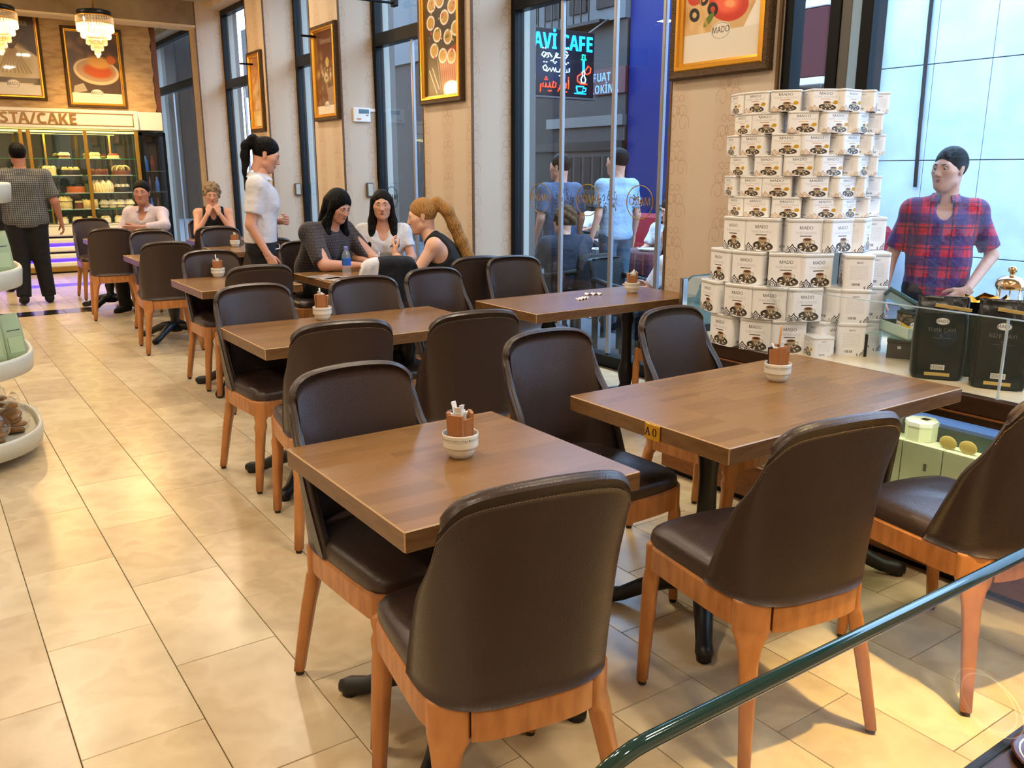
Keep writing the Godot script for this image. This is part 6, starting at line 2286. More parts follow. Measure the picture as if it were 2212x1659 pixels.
# ---------------------------------------------------------------- tiered stand on the left
func stand() -> void:
	var c := Vector3(-0.42, 0, -5.42)
	var t := thing("tiered_stand", "white four tiered round ended display stand at the left edge", "display stand", c)
	for y in [0.06, 0.47, 0.915, 1.345]:
		var g := G.new()
		var rows := []
		for q in [[0.0, 0.975], [0.004, 0.99], [0.085, 1.0], [0.098, 0.997], [0.100, 0.985], [0.098, 0.972], [0.075, 0.968], [0.072, 0.955], [0.072, 0.3]]:
			var ring := PackedVector3Array()
			for k in 48:
				var a := TAU * k / 48
				ring.append(Vector3(signf(cos(a)) * pow(absf(cos(a)), 0.72) * 0.90 * q[1], y + q[0], -signf(sin(a)) * pow(absf(sin(a)), 0.72) * 0.66 * q[1]))
			rows.append(ring)
		g.grid(rows, true)
		g.cap(rows[0], Vector3.DOWN)
		g.cap(rows[8], Vector3.UP)
		put("tray", g, M.stand_white, t)
	var g := G.new()
	g.tube([Vector3(0, 0.03, 0), Vector3(0, 1.40, 0)], 0.16, 16)
	put("column", g, M.stand_white, t)
	put("foot", boxg(Vector3(0, 0.03, 0), Vector3(1.0, 0.06, 0.7), 0.01), M.stand_white, t)
	put("underlight", boxg(Vector3(0.2, 0.908, 0.1), Vector3(0.7, 0.012, 0.5), 0.003), glow("led_violet", Color(0.32, 0.18, 1.0), 2.2), t)
	# packets on the trays
	var packs := [[0.375, 0.542, -5.12, 0.5, "rightmost"], [0.27, 0.542, -5.03, 0.25, "second from right"], [0.14, 0.542, -4.97, 0.05, "third from right"]]
	for q in packs:
		packet("pale green tea packet on the stand's second tray from the floor, %s" % q[4], Vector3(q[0], q[1], q[2]), q[3], 0.24)
	for q in [[0.37, 0.987, -5.13, 0.4, "rightmost"], [0.255, 0.987, -5.06, 0.1, "next to the rightmost"]]:
		packet("pale green tea packet on the stand's second tray from the top, %s" % q[4], Vector3(q[0], q[1], q[2]), q[3], 0.22)
	g = G.new()
	for i in 12:
		var a := i * 2.4
		g.tube([Vector3(0.02 * cos(a), 0, 0.02 * sin(a)), Vector3(0.05 * cos(a), 0.16, 0.05 * sin(a)), Vector3(0.085 * cos(a + 0.3), 0.30 + 0.05 * sin(i * 1.9), 0.085 * sin(a + 0.3))], [0.008, 0.007, 0.010], 5)
	tag(put("dried_twigs", g, M.twig, self, Vector3(0.24, 0.542, -5.26)), "bunch of dried brown twigs behind the green packets on the stand", "twigs")
	# cellophane wrapped golden cookies on the lowest tray
	for i in 6:
		var q: Array = [[0.33, -5.17], [0.18, -5.14], [0.30, -5.36], [0.12, -5.31], [0.02, -5.06], [0.22, -4.99]][i]
		t = thing("wrapped_cookies", "golden cookies in cellophane on the lowest tray, %s" % ["front right one", "second from the right", "right one of the rear pair", "left one of the rear pair", "far left one", "front one at the rim"][i], "bag", Vector3(q[0], 0.132, q[1]), i * 1.3)
		g = G.new()
		for k in 4:
			g.lathe([Vector2(0, 0), Vector2(0.045, 0.004), Vector2(0.05, 0.014), Vector2(0.04, 0.026), Vector2(0, 0.03)], 14, Transform3D(Basis(Vector3(1, 0, 0.3 * k).normalized(), 0.25 * (k - 1.5)), Vector3(0.012 * sin(k * 2.0), 0.004 + k * 0.03, 0.012 * cos(k * 2.0))))
		put("cookies", g, M.cookie, t)
		g = G.new()
		g.blob(Vector3(0, 0.085, 0), Vector3(0.078, 0.085, 0.070), 16, 10, 0.10, i)
		g.blob(Vector3(0.01, 0.185, 0), Vector3(0.030, 0.040, 0.028), 10, 6, 0.2, i)
		put("cellophane", g, M.cellophane, t)
		put("ribbon", boxg(Vector3(0.005, 0.155, 0), Vector3(0.05, 0.014, 0.045), 0.005), M.gold, t)

func packet(label: String, at: Vector3, turn: float, h: float) -> void:
	var t := thing("tea_packet", label, "packet", at, turn)
	t.rotation.x = -0.12
	var g := G.new()
	var rows := []
	for l in [[0.0, 1.0, 0.9], [0.03, 1.02, 1.0], [h * 0.6, 1.0, 0.9], [h * 0.85, 0.97, 0.45], [h, 0.95, 0.06]]:
		var ring := PackedVector3Array()
		for k in 20:
			var a := TAU * k / 20
			ring.append(Vector3(signf(cos(a)) * pow(absf(cos(a)), 0.4) * 0.058 * l[1], l[0], -signf(sin(a)) * pow(absf(sin(a)), 0.4) * 0.03 * l[2]))
		rows.append(ring)
	g.grid(rows, true)
	g.cap(rows[0], Vector3.DOWN)
	g.cap(rows[4], Vector3.UP)
	put("packet_body", g, M.packet_green, t)
	put("label_panel", boxg(Vector3(0, h * 0.32, 0.030), Vector3(0.08, h * 0.34, 0.002), 0.0005), M.packet_label, t)
	put("stamp", boxg(Vector3(0, h * 0.64, 0.027), Vector3(0.07, 0.004, 0.002)), M.frame_grey, t)

func more_materials() -> void:
	glass("bottle_plastic", 0.12, Color(0.8, 0.9, 0.97), 0.02)
	glass("clear_glass", 0.06, Color(0.95, 0.97, 0.97))
	mat("carton_green", Color(0.66, 0.68, 0.58), 0.5)
	mat("carton_pale", Color(0.88, 0.89, 0.78), 0.4)
	mat("carton_gold", Color(0.70, 0.60, 0.35), 0.4)
	var pe := mat("pale_edge", Color(0.75, 0.82, 0.84, 0.55), 0.1)
	pe.transparency = BaseMaterial3D.TRANSPARENCY_ALPHA
	pe.metallic_specular = 0.6
	mat("box_taupe", Color(0.26, 0.23, 0.22), 0.45)
	mat("box_teal", Color(0.13, 0.30, 0.33), 0.35)
	mat("box_mint", Color(0.70, 0.79, 0.74), 0.45)
	mat("press_gold", Color(0.86, 0.72, 0.55), 0.18, 0.95)
	mat("stand_white", Color(0.80, 0.80, 0.74), 0.3)
	mat("twig", Color(0.28, 0.22, 0.16), 0.7)
	mat("cookie", Color(0.52, 0.36, 0.16), 0.4, 0.3)
	var ce := glass("cellophane", 0.10, Color(0.75, 0.62, 0.5), 0.05)
	mat("packet_green", Color(0.60, 0.66, 0.49), 0.4)
	mat("packet_label", Color(0.66, 0.73, 0.55), 0.45)

# ---------------------------------------------------------------- the glass case at the camera
func near_case() -> void:
	var t := thing("near_glass_case", "glass display case at the lower right with a thick green glass edge", "display case", Vector3(1.6, 0, -0.5))
	# sloping front pane with a rounded upper corner; below it a wooden frame
	var pl := PackedVector2Array()
	for k in 9:
		var a := PI + PI / 2 * k / 8.0
		pl.append(Vector2(-1.19 + 0.075 + 0.075 * cos(a), 0.075 + 0.075 * sin(a)))
	pl.append(Vector2(1.4, 0.0))
	pl.append(Vector2(1.4, 0.68))
	pl.append(Vector2(-1.19, 0.68))
	var dn := Vector3(0, -0.957, -0.29)
	var xf := Transform3D(Basis(Vector3.RIGHT, dn.cross(Vector3.RIGHT), dn), Vector3(0, 1.0, 0.012))
	var g := G.new()
	g.prism(pl, -0.004, 0.004, xf)
	put("front_pane", g, M.case_glass, t)
	g = G.new()
	var e := [xf * Vector3(-1.19, 0, 0.66)]
	for k in 9:
		e.append(xf * Vector3(pl[k].x, 0, pl[k].y))
	e.append(xf * Vector3(1.4, 0, 0))
	g.tube(e, 0.0082, 10)
	put("glass_rim", g, M.glass_edge_solid, t)
	put("frame_rail", span(Vector3(-1.19, 0.34, -0.205), Vector3(1.4, 0.352, -0.185), 0.002), M.frame_dark, t)
	put("frame_board", span(Vector3(-1.19, 0.30, -0.185), Vector3(1.4, 0.35, 0.30), 0.004), M.counter_wood, t)
	for x in [-1.16, 1.33]:
		for z in [-0.17, 0.26]:
			put("frame_leg", span(Vector3(x - 0.03, 0, z - 0.03), Vector3(x + 0.03, 0.30, z + 0.03), 0.004), M.counter_wood_light, t)
	t = thing("dark_dish", "dark dish with a white rim line in the lower right corner", "dish", Vector3(1.745, 0.351, -0.60))
	g = G.new()
	g.lathe([Vector2(0.0, 0.0), Vector2(0.05, 0.0), Vector2(0.085, 0.012), Vector2(0.088, 0.016), Vector2(0.08, 0.016), Vector2(0.05, 0.006), Vector2(0.0, 0.005)], 28)
	put("dish_body", g, mat("dish_brown", Color(0.22, 0.10, 0.08), 0.2), t)
	g = G.new()
	g.lathe([Vector2(0.070, 0.0135), Vector2(0.073, 0.0150), Vector2(0.073, 0.0140)], 28)
	put("rim_line", g, M.paper_white, t)

# ---------------------------------------------------------------- the cake case at the far end
func cake_case() -> void:
	var z := -14.65
	var t := thing("cake_case", "lit glass cake case with gold frames at the far end of the room", "display case", Vector3(0.9, 0, -14.9))
	var x0 := -2.6
	var x1 := 2.22
	var zf := 0.25
	put("plinth", span(Vector3(x0, 0, -0.2), Vector3(x1, 0.09, zf - 0.01), 0.006), M.case_gold, t)
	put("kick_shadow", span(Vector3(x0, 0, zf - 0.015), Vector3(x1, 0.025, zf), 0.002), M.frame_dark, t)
	for k in 5:
		var y := 0.09 + k * 0.115
		put("front_band", span(Vector3(x0, y, -0.2), Vector3(x1, y + (0.085 if k < 4 else 0.15), zf - 0.012 * (k % 2)), 0.02), M.case_white, t)
	put("violet_light_strip", span(Vector3(x0, 0.178, -0.2), Vector3(x1, 0.202, zf - 0.004), 0.004), M.led_violet_strong, t)
	put("violet_light_strip", span(Vector3(x0, 0.408, -0.2), Vector3(x1, 0.432, zf - 0.004), 0.004), M.led_violet_strong, t)
	put("deck", span(Vector3(x0, 0.70, -0.2), Vector3(x1, 0.72, zf), 0.004), M.case_white, t)
	put("back_mirror", span(Vector3(x0, 0.72, -0.2), Vector3(x1, 2.10, -0.19)), M.case_mirror, t)
	put("side_pane", span(Vector3(x1 - 0.008, 0.72, -0.19), Vector3(x1, 2.10, zf)), M.case_glass, t)
	for y in [0.94, 1.18, 1.44, 1.69]:
		var sh := put("shelf", span(Vector3(x0, y - 0.008, -0.18), Vector3(x1 - 0.02, y, zf - 0.05)), M.green_glass, t)
		put("shelf_edge", span(Vector3(x0, y - 0.009, zf - 0.052), Vector3(x1 - 0.02, y + 0.001, zf - 0.046)), M.shelf_edge, sh)
	for x in [-1.4, -0.45, 0.62, 0.72, 1.47, 2.19]:
		put("gold_frame", span(Vector3(x - 0.025, 0.70, zf - 0.02), Vector3(x + 0.025, 2.10, zf + 0.02), 0.006), M.case_gold, t)
	for x in [-0.2, 0.95, 1.85]:
		put("shelf_post", span(Vector3(x - 0.012, 0.72, -0.05), Vector3(x + 0.012, 2.05, -0.03)), M.case_gold, t)
	var g := G.new()
	g.flat()
	g.box(Vector3((x0 + x1) / 2, 1.40, zf), Vector3(x1 - x0, 1.36, 0.006))
	put("front_pane", g, M.case_glass, t)
	put("light_strip", span(Vector3(x0, 2.075, -0.05), Vector3(x1, 2.095, 0.0)), M.led_yellow, t)
	for x in [-1.5, 0.0, 1.4]:
		var l := AreaLight3D.new()
		l.name = "case_lamp"
		l.area_size = Vector2(1.2, 0.05)
		l.light_color = Color(1.0, 0.92, 0.48)
		l.light_energy = 2.0
		l.shadow_enabled = true
		l.rotation = Vector3(-PI / 2, 0, 0)
		l.position = Vector3(x, 2.06, 0.03)
		t.add_child(l)
	for y in [0.19, 0.42]:
		var l := AreaLight3D.new()
		l.name = "violet_lamp"
		l.area_size = Vector2(4.0, 0.03)
		l.light_color = Color(0.30, 0.16, 1.0)
		l.light_energy = 0.35
		l.shadow_enabled = true
		l.rotation = Vector3(0, PI, 0)
		l.position = Vector3(0.0, y, zf + 0.03)
		t.add_child(l)
	for y in [0.55, 0.3]:
		var l := AreaLight3D.new()
		l.name = "band_lamp"
		l.area_size = Vector2(4.0, 0.03)
		l.light_color = Color(1.0, 0.95, 0.6)
		l.light_energy = 0.22
		l.shadow_enabled = true
		l.rotation = Vector3(-1.2, PI, 0)
		l.position = Vector3(0.0, y + 0.2, zf + 0.12)
		t.add_child(l)
	# fascia with the shop lettering
	t = thing("sign_fascia", "white fascia over the cake case with gold border and letters", "sign", Vector3(0.9, 2.255, -14.62))
	put("board", span(Vector3(-3.0, -0.14, -0.45), Vector3(2.24, 0.14, 0.0), 0.01), M.fascia_white, t)
	put("end_return", span(Vector3(2.25, -0.138, -0.45), Vector3(2.62, 0.138, -0.10), 0.01), M.fascia_white, t)
	for q in [[-2.8, -0.092, 2.17, -0.080], [-2.8, 0.080, 2.17, 0.092], [2.158, -0.092, 2.17, 0.092]]:
		put("gold_line", span(Vector3(q[0], q[1], 0.0), Vector3(q[2], q[3], 0.006)), M.gold_paint, t)
	var tm := TextMesh.new()
	tm.text = "PASTA/CAKE"
	tm.font = sansb
	tm.font_size = 32
	tm.pixel_size = 0.205 / 32.0
	tm.depth = 0.02
	var lo := put("gold_lettering", tm, M.gold_paint, t, Vector3(0.75, -0.005, 0.008))
	lo.scale = Vector3(1.24 / tm.get_aabb().size.x, 1.02, 1)
	var sl := SpotLight3D.new()
	sl.name = "fascia_spot"
	sl.light_color = Color(1.0, 0.82, 0.5)
	sl.light_energy = 9.0
	sl.spot_angle = 34.0
	sl.spot_range = 8.0
	sl.light_size = 0.05
	sl.shadow_enabled = true
	sl.position = Vector3(1.75, 1.60, 1.15)
	t.add_child(sl)
	sl.look_at_from_position(sl.global_position, Vector3(2.75, 2.25, -14.6), Vector3.UP)
	# dark glass cooler at the right end
	t = thing("glass_cooler", "dark glass drinks cooler at the right end of the cake case", "cooler", Vector3(3.33, 0, -14.92))
	put("cooler_body", span(Vector3(-0.19, 0, -0.22), Vector3(0.20, 0.12, 0.24), 0.006), M.frame_dark, t)
	put("back_panel", span(Vector3(-0.19, 0.12, -0.22), Vector3(0.20, 2.09, -0.20)), M.frame_dark, t)
	put("post", span(Vector3(-0.19, 0.12, 0.19), Vector3(-0.14, 2.09, 0.24), 0.004), M.frame_dark, t)
	put("post", span(Vector3(0.17, 0.12, 0.19), Vector3(0.20, 2.09, 0.24), 0.004), M.frame_dark, t)
	put("head", span(Vector3(-0.19, 2.04, -0.22), Vector3(0.20, 2.09, 0.24), 0.004), M.frame_dark, t)
	put("door_pane", span(Vector3(-0.14, 0.12, 0.21), Vector3(0.17, 2.04, 0.216)), M.pane, t)
	for y in [0.5, 0.85, 1.18, 1.5]:
		put("shelf", span(Vector3(-0.17, y, -0.2), Vector3(0.18, y + 0.008, 0.18)), M.green_glass, t)
	for i in 6:
		var q: Array = [[-0.05, 0.858, 0], [0.05, 0.858, 1], [-0.05, 1.188, 1], [0.06, 1.188, 0], [0.02, 1.508, 2], [-0.08, 1.508, 0]][i]
		g = G.new()
		g.lathe([Vector2(0, 0), Vector2(0.033, 0.0), Vector2(0.033, 0.14), Vector2(0.014, 0.19), Vector2(0.014, 0.23), Vector2(0, 0.23)], 12)
		tag(put("drink_bottle", g, [M.label_blue, M.dish_brown, M.awning_red][q[2]], self, Vector3(3.33 + q[0], q[1], -14.9)), "drink bottle in the dark cooler, %s" % ["left on the third shelf", "right on the third shelf", "left on the second shelf", "right on the second shelf", "right on the top shelf", "left on the top shelf"][i], "bottle")
	cakes()

func cake(label: String, x: float, y: float, r: float, h: float, body: String, top: String, deco: String, board := true) -> void:
	var t := thing("cake", label, "cake", Vector3(x, y, -14.80 + 0.02 * sin(x * 9.0)))
	if board:
		var b := G.new()
		b.lathe([Vector2(0, 0), Vector2(r * 1.2, 0), Vector2(r * 1.22, 0.006), Vector2(r * 1.2, 0.009), Vector2(0, 0.008)], 24)
		put("cake_board", b, M.paper_white, t)
	var g := G.new()
	g.lathe([Vector2(r * 0.99, 0.009), Vector2(r, 0.02), Vector2(r, h - 0.012), Vector2(r * 0.96, h), Vector2(0, h + 0.002)], 28)
	put("cake_body", g, M[body], t)
	g = G.new()
	if deco == "rosettes":
		for k in 8:
			var a := TAU * k / 8
			g.lathe([Vector2(0.026, 0), Vector2(0.03, 0.012), Vector2(0.018, 0.026), Vector2(0.02, 0.032), Vector2(0, 0.046)], 10, Transform3D(Basis.IDENTITY, Vector3(cos(a) * r * 0.75, h, sin(a) * r * 0.75)))
	elif deco == "arcs":
		for k in 5:
			var a := TAU * k / 5 + 0.6
			var c := Vector3(cos(a) * r * 0.55, h, sin(a) * r * 0.55)
			var pts := []
			for q in 7:
				pts.append(c + Vector3(cos(PI * q / 6.0) * 0.055, sin(PI * q / 6.0) * 0.07, 0.01 * sin(q)))
			g.tube(pts, 0.014, 6)
	elif deco == "peaks":
		for k in 9:
			var a := TAU * k / 8
			var rr := 0.0 if k == 8 else r * 0.72
			g.lathe([Vector2(0.05, 0), Vector2(0.045, 0.02), Vector2(0.012, 0.06), Vector2(0, 0.075)], 8, Transform3D(Basis.IDENTITY, Vector3(cos(a) * rr, h - 0.004, sin(a) * rr)))
		for k in 22:
			var a := TAU * k / 22
			g.tube([Vector3(cos(a) * r, 0.02, sin(a) * r), Vector3(cos(a) * r * 1.01, h * 0.5, sin(a) * r * 1.01), Vector3(cos(a) * r * 0.98, h, sin(a) * r * 0.98)], 0.010, 5)
	elif deco == "sticks":
		for k in 26:
			var a := TAU * k / 26
			g.tube([Vector3(cos(a) * r, 0.012, sin(a) * r), Vector3(cos(a) * r, h + 0.012 + 0.006 * sin(k * 2.2), sin(a) * r)], 0.011, 5)
	else:
		for k in 7:
			var a := TAU * k / 7
			g.blob(Vector3(cos(a) * r * 0.6, h + 0.008, sin(a) * r * 0.6), Vector3(0.022, 0.02, 0.022), 8, 5)
	put({"rosettes": "cream_rosettes", "arcs": "cream_arcs", "peaks": "cream_peaks", "sticks": "wafer_sticks", "berries": "berries"}[deco], g, M[top], t)

func cakes() -> void:
	mat("cake_choc", Color(0.10, 0.05, 0.03), 0.5)
	mat("cake_brown", Color(0.42, 0.20, 0.08), 0.55)
	mat("cake_orange", Color(0.70, 0.36, 0.08), 0.45)
	mat("cake_cream", Color(0.90, 0.84, 0.55), 0.6)
	mat("cake_white", Color(0.92, 0.88, 0.70), 0.6)
	mat("cake_green", Color(0.30, 0.36, 0.14), 0.6)
	mat("cake_red", Color(0.72, 0.08, 0.04), 0.35)
	# x from the place in the photograph
	cake("chocolate cake with white cream rosettes, left on the middle shelf", 2.14, 1.44, 0.13, 0.085, "cake_choc", "cake_cream", "rosettes")
	cake("brown wafer edged cake in the middle of the middle shelf", 2.52, 1.44, 0.135, 0.085, "cake_brown", "cake_brown", "sticks")
	cake("brown cake with pale cream arcs, right on the middle shelf", 2.85, 1.44, 0.13, 0.075, "cake_brown", "cake_cream", "arcs")
	cake("small yellow cream cake left of the standing man on the middle shelf", 1.86, 1.44, 0.09, 0.10, "cake_cream", "cake_white", "rosettes")
	cake("dark cake at the far left of the middle shelf", 1.32, 1.44, 0.12, 0.09, "cake_brown", "cake_choc", "berries")
	cake("orange brown cake on the third shelf", 2.18, 1.18, 0.125, 0.10, "cake_orange", "cake_choc", "berries")
	cake("tall white cream cake with peaks on the third shelf", 2.56, 1.18, 0.155, 0.13, "cake_cream", "cake_white", "peaks")
	cake("chocolate cake with white curls, right on the third shelf", 2.84, 1.18, 0.115, 0.09, "cake_choc", "cake_white", "rosettes")
	cake("green pistachio cake behind the tall white cake", 2.36, 1.18, 0.06, 0.11, "cake_green", "cake_green", "berries")
	cake("white cream cake, left on the fourth shelf", 2.02, 0.94, 0.085, 0.13, "cake_white", "cake_cream", "peaks")
	cake("brown cake behind the man's arm on the fourth shelf", 2.20, 0.94, 0.06, 0.10, "cake_brown", "cake_cream", "berries")
	cake("white layered cake in the middle of the fourth shelf", 2.36, 0.94, 0.10, 0.13, "cake_white", "cake_cream", "sticks")
	for i in 4:
		cake("small brown and cream cup cake on the fourth shelf, %s of four" % ["first", "second", "third", "fourth"][i], 2.56 + i * 0.12, 0.94, 0.05, 0.07, "cake_brown" if i % 2 == 0 else "cake_cream", "cake_white", "peaks", false)
	for i in 5:
		cake("white cream dessert on the case floor, %s from the left" % ["first", "second", "third", "fourth", "fifth"][i], 1.96 + i * 0.20, 0.72, 0.075, 0.085, "cake_white", "cake_cream", "berries", false)
	cake("red berry dessert on the top shelf", 2.76, 1.69, 0.085, 0.05, "cake_cream", "cake_red", "berries")
	cake("low cream dessert on the top shelf left of the berries", 2.50, 1.69, 0.07, 0.05, "cake_white", "cake_cream", "rosettes")
	cake("low pale dessert on the top shelf near the standing man", 2.08, 1.69, 0.07, 0.045, "cake_brown", "cake_white", "rosettes")
	cake("yellow dessert left of the standing man's belt", 1.35, 0.94, 0.09, 0.12, "cake_cream", "cake_white", "peaks")

func case_materials() -> void:
	mat("case_mirror", Color(0.40, 0.40, 0.38), 0.015, 1.0)
	glow("led_violet_strong", Color(0.25, 0.12, 1.0), 3.2)
	glow("led_yellow", Color(1.0, 0.93, 0.55), 3.0)
	mat("fascia_white", Color(0.92, 0.88, 0.80), 0.4)
	mat("gold_paint", Color(0.56, 0.40, 0.15), 0.4, 0.1)
	var ct := glass("case_top_glass", 0.06, Color(0.80, 0.92, 0.88))
	var ges := mat("glass_edge_solid", Color(0.06, 0.20, 0.19), 0.08)
	ges.metallic_specular = 0.8
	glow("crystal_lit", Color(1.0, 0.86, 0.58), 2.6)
	var cr := glass("crystal", 0.20, Color(0.95, 0.88, 0.74), 0.03)

# ---------------------------------------------------------------- chandeliers
func chandelier(label: String, at: Vector3) -> void:
	var t := thing("chandelier", label, "chandelier", at)
	var g := G.new()
	g.lathe([Vector2(0.0, 0.30), Vector2(0.17, 0.30), Vector2(0.185, 0.29), Vector2(0.185, 0.235), Vector2(0.0, 0.235)], 28)
	put("canopy", g, M.frame_dark, t)
	g = G.new()
	g.tube([Vector3(0, 0.30, 0), Vector3(0, 4.0 - at.y, 0)], 0.012, 8)
	put("rod", g, M.gold, t)
	var tiers := [[0.192, 0.235, 0.085, 40], [0.188, 0.155, 0.075, 40], [0.150, 0.085, 0.075, 32], [0.105, 0.015, 0.075, 24], [0.060, -0.055, 0.065, 14], [0.028, -0.115, 0.055, 8]]
	for i in 6:
		var q = tiers[i]
		g = G.new()
		g.flat()
		for k in q[3]:
			var a: float = TAU * k / q[3]
			var c := Vector3(cos(a) * q[0], q[1], sin(a) * q[0])
			var w: float = 0.9 * PI * q[0] / q[3]
			var rows := []
			for l in [[-q[2] - 0.014, 0.1], [-q[2], 1.0], [-0.01, 0.8], [0.0, 0.2]]:
				var ring := PackedVector3Array()
				for s in 4:
					var b: float = TAU * s / 4 - a
					ring.append(c + Vector3(cos(b) * w * l[1], l[0], -sin(b) * w * l[1]))
				rows.append(ring)
			g.grid(rows, true)
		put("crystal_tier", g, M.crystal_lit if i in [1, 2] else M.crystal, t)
		g = G.new()
		g.lathe([Vector2(q[0] - 0.012, q[1] - 0.004), Vector2(q[0] + 0.006, q[1] - 0.004), Vector2(q[0] + 0.006, q[1] + 0.006), Vector2(q[0] - 0.012, q[1] + 0.006)], 28)
		put("ring", g, M.gold, t)
	g = G.new()
	g.blob(Vector3(0, -0.19, 0), Vector3(0.022, 0.022, 0.022), 10, 8)
	put("end_ball", g, M.crystal, t)
	for k in 4:
		var a := TAU * k / 4 + 0.3
		g = G.new()
		g.blob(Vector3(cos(a) * 0.09, 0.12, sin(a) * 0.09), Vector3(0.02, 0.032, 0.02), 10, 8)
		put("bulb", g, M.bulb_warm, t)
	var l := OmniLight3D.new()
	l.name = "chandelier_lamp"
	l.light_color = Color(1.0, 0.80, 0.5)
	l.light_energy = 1.6
	l.light_size = 0.12
	l.omni_range = 12.0
	l.omni_attenuation = 2.0
	l.shadow_enabled = true
	l.position = Vector3(0, -0.28, 0)
	t.add_child(l)

# ---------------------------------------------------------------- people
var head_mesh := {}
var hand_mesh := {}

func build_head(female: bool) -> ArrayMesh:
	var F := Field.new(Vector3(-0.105, -0.15, -0.135), Vector3(0.105, 0.145, 0.125), 0.006)
	F.bone(Vector3(0, 0.036, 0.016), Vector3(0, 0.036, 0.010), 0.086, 0.084, 0.01, Vector3.ZERO, Vector3.ZERO, Vector3(0.87, 1.05, 1.08))
	F.bone(Vector3(0, -0.02, -0.025), Vector3(0, -0.082, -0.052), 0.066, 0.034 if female else 0.040, 0.03, Vector3.ZERO, Vector3.ZERO, Vector3(0.92, 1, 1))
	for s in [-1.0, 1.0]:
		F.bone(Vector3(s * 0.034, -0.012, -0.048), Vector3(s * 0.030, -0.05, -0.045), 0.036, 0.030, 0.03)
		F.bone(Vector3(s * 0.045, -0.062, -0.012), Vector3(s * 0.02, -0.09, -0.05), 0.022, 0.022, 0.03)
	F.bone(Vector3(-0.038, 0.030, -0.071), Vector3(0.038, 0.030, -0.071), 0.015, 0.015, 0.02)
	F.bone(Vector3(0, -0.094, -0.066), Vector3(0, -0.096, -0.064), 0.019, 0.019, 0.02)
	for s in [-1.0, 1.0]:
		F.carve(Vector3(s * 0.032, 0.011, -0.098), Vector3(0.020, 0.012, 0.016), 0.012)
	F.bone(Vector3(0, 0.016, -0.084), Vector3(0, -0.024, -0.103), 0.009, 0.013, 0.014)
	for s in [-1.0, 1.0]:
		F.bone(Vector3(s * 0.012, -0.026, -0.090), Vector3(s * 0.012, -0.027, -0.092), 0.009, 0.009, 0.008)
		F.bone(Vector3(s * 0.076, 0.018, 0.014), Vector3(s * 0.077, -0.020, 0.008), 0.021, 0.013, 0.006, Vector3.ZERO, Vector3.ZERO, Vector3(0.42, 1, 0.9))
	F.bone(Vector3(-0.018, -0.052, -0.083), Vector3(0.018, -0.052, -0.083), 0.008, 0.008, 0.012)
	F.bone(Vector3(-0.015, -0.062, -0.082), Vector3(0.015, -0.062, -0.082), 0.008, 0.008, 0.010)
	F.bone(Vector3(0, -0.06, 0.03), Vector3(0, -0.15, 0.03), 0.052, 0.05, 0.04)
	var g := G.new()
	F.nets(g)
	return g.mesh()

func build_hand(sd: float, curl: float) -> ArrayMesh:
	# wrist at the origin, fingers towards -y, palm towards -z, thumb on the +x side for sd = 1
	var F := Field.new(Vector3(-0.085, -0.205, -0.10), Vector3(0.085, 0.03, 0.045), 0.0042)
	F.bone(Vector3(-0.010, 0.02, 0), Vector3(-0.012, -0.025, 0), 0.022, 0.019, 0.012)
	F.bone(Vector3(0.010, 0.02, 0), Vector3(0.012, -0.025, 0), 0.022, 0.019, 0.012)
	var lens := [0.074, 0.083, 0.077, 0.060]
	for i in 4:
		var x := (0.028 - 0.0185 * i) * sd
		F.bone(Vector3(x * 0.55, -0.015, 0), Vector3(x, -0.086 + 0.003 * absf(i - 1.2), 0), 0.0145, 0.0115, 0.012)
		var p := Vector3(x, -0.086 + 0.003 * absf(i - 1.2), 0)
		var a := (0.22 + 0.06 * i) * curl
		var r := 0.0092 - 0.0004 * i
		for q in 3:
			var l: float = lens[i] * [0.45, 0.31, 0.24][q]
			var n := p + Vector3(x * 0.10, -cos(a), -sin(a)) * l
			F.bone(p, n, r, r - 0.0008, 0.003)
			p = n
			r -= 0.0009
			a += (0.48 + 0.05 * i) * curl
	var t := [Vector3(0.018 * sd, -0.022, -0.004), Vector3(0.042 * sd, -0.052, -0.016), Vector3(0.050 * sd, -0.082, -0.026 - 0.008 * curl), Vector3(0.048 * sd, -0.104, -0.034 - 0.014 * curl)]
	F.bone(t[0], t[1], 0.016, 0.0125, 0.010)
	F.bone(t[1], t[2], 0.0115, 0.0100, 0.004)
	F.bone(t[2], t[3], 0.0098, 0.0080, 0.003)
	var g := G.new()
	F.nets(g)
	return g.mesh()

func pose_stand() -> Dictionary:
	return {"pelvis": Vector3(0, 0.95, 0.01), "waist": Vector3(0, 1.10, 0), "chest": Vector3(0, 1.31, 0.005), "neck": Vector3(0, 1.475, 0.02), "head": Vector3(0, 1.625, -0.005),
		"shR": Vector3(0.185, 1.405, 0.01), "elR": Vector3(0.245, 1.13, 0.035), "haR": Vector3(0.265, 0.895, -0.045), "shL": Vector3(-0.185, 1.405, 0.01), "elL": Vector3(-0.245, 1.13, 0.035), "haL": Vector3(-0.265, 0.895, -0.045),
		"hipR": Vector3(0.092, 0.91, 0.0), "knR": Vector3(0.10, 0.50, -0.012), "anR": Vector3(0.105, 0.085, 0.03), "toR": Vector3(0.12, 0.035, -0.13),
		"hipL": Vector3(-0.092, 0.91, 0.0), "knL": Vector3(-0.10, 0.50, -0.012), "anL": Vector3(-0.105, 0.085, 0.03), "toL": Vector3(-0.12, 0.035, -0.13)}

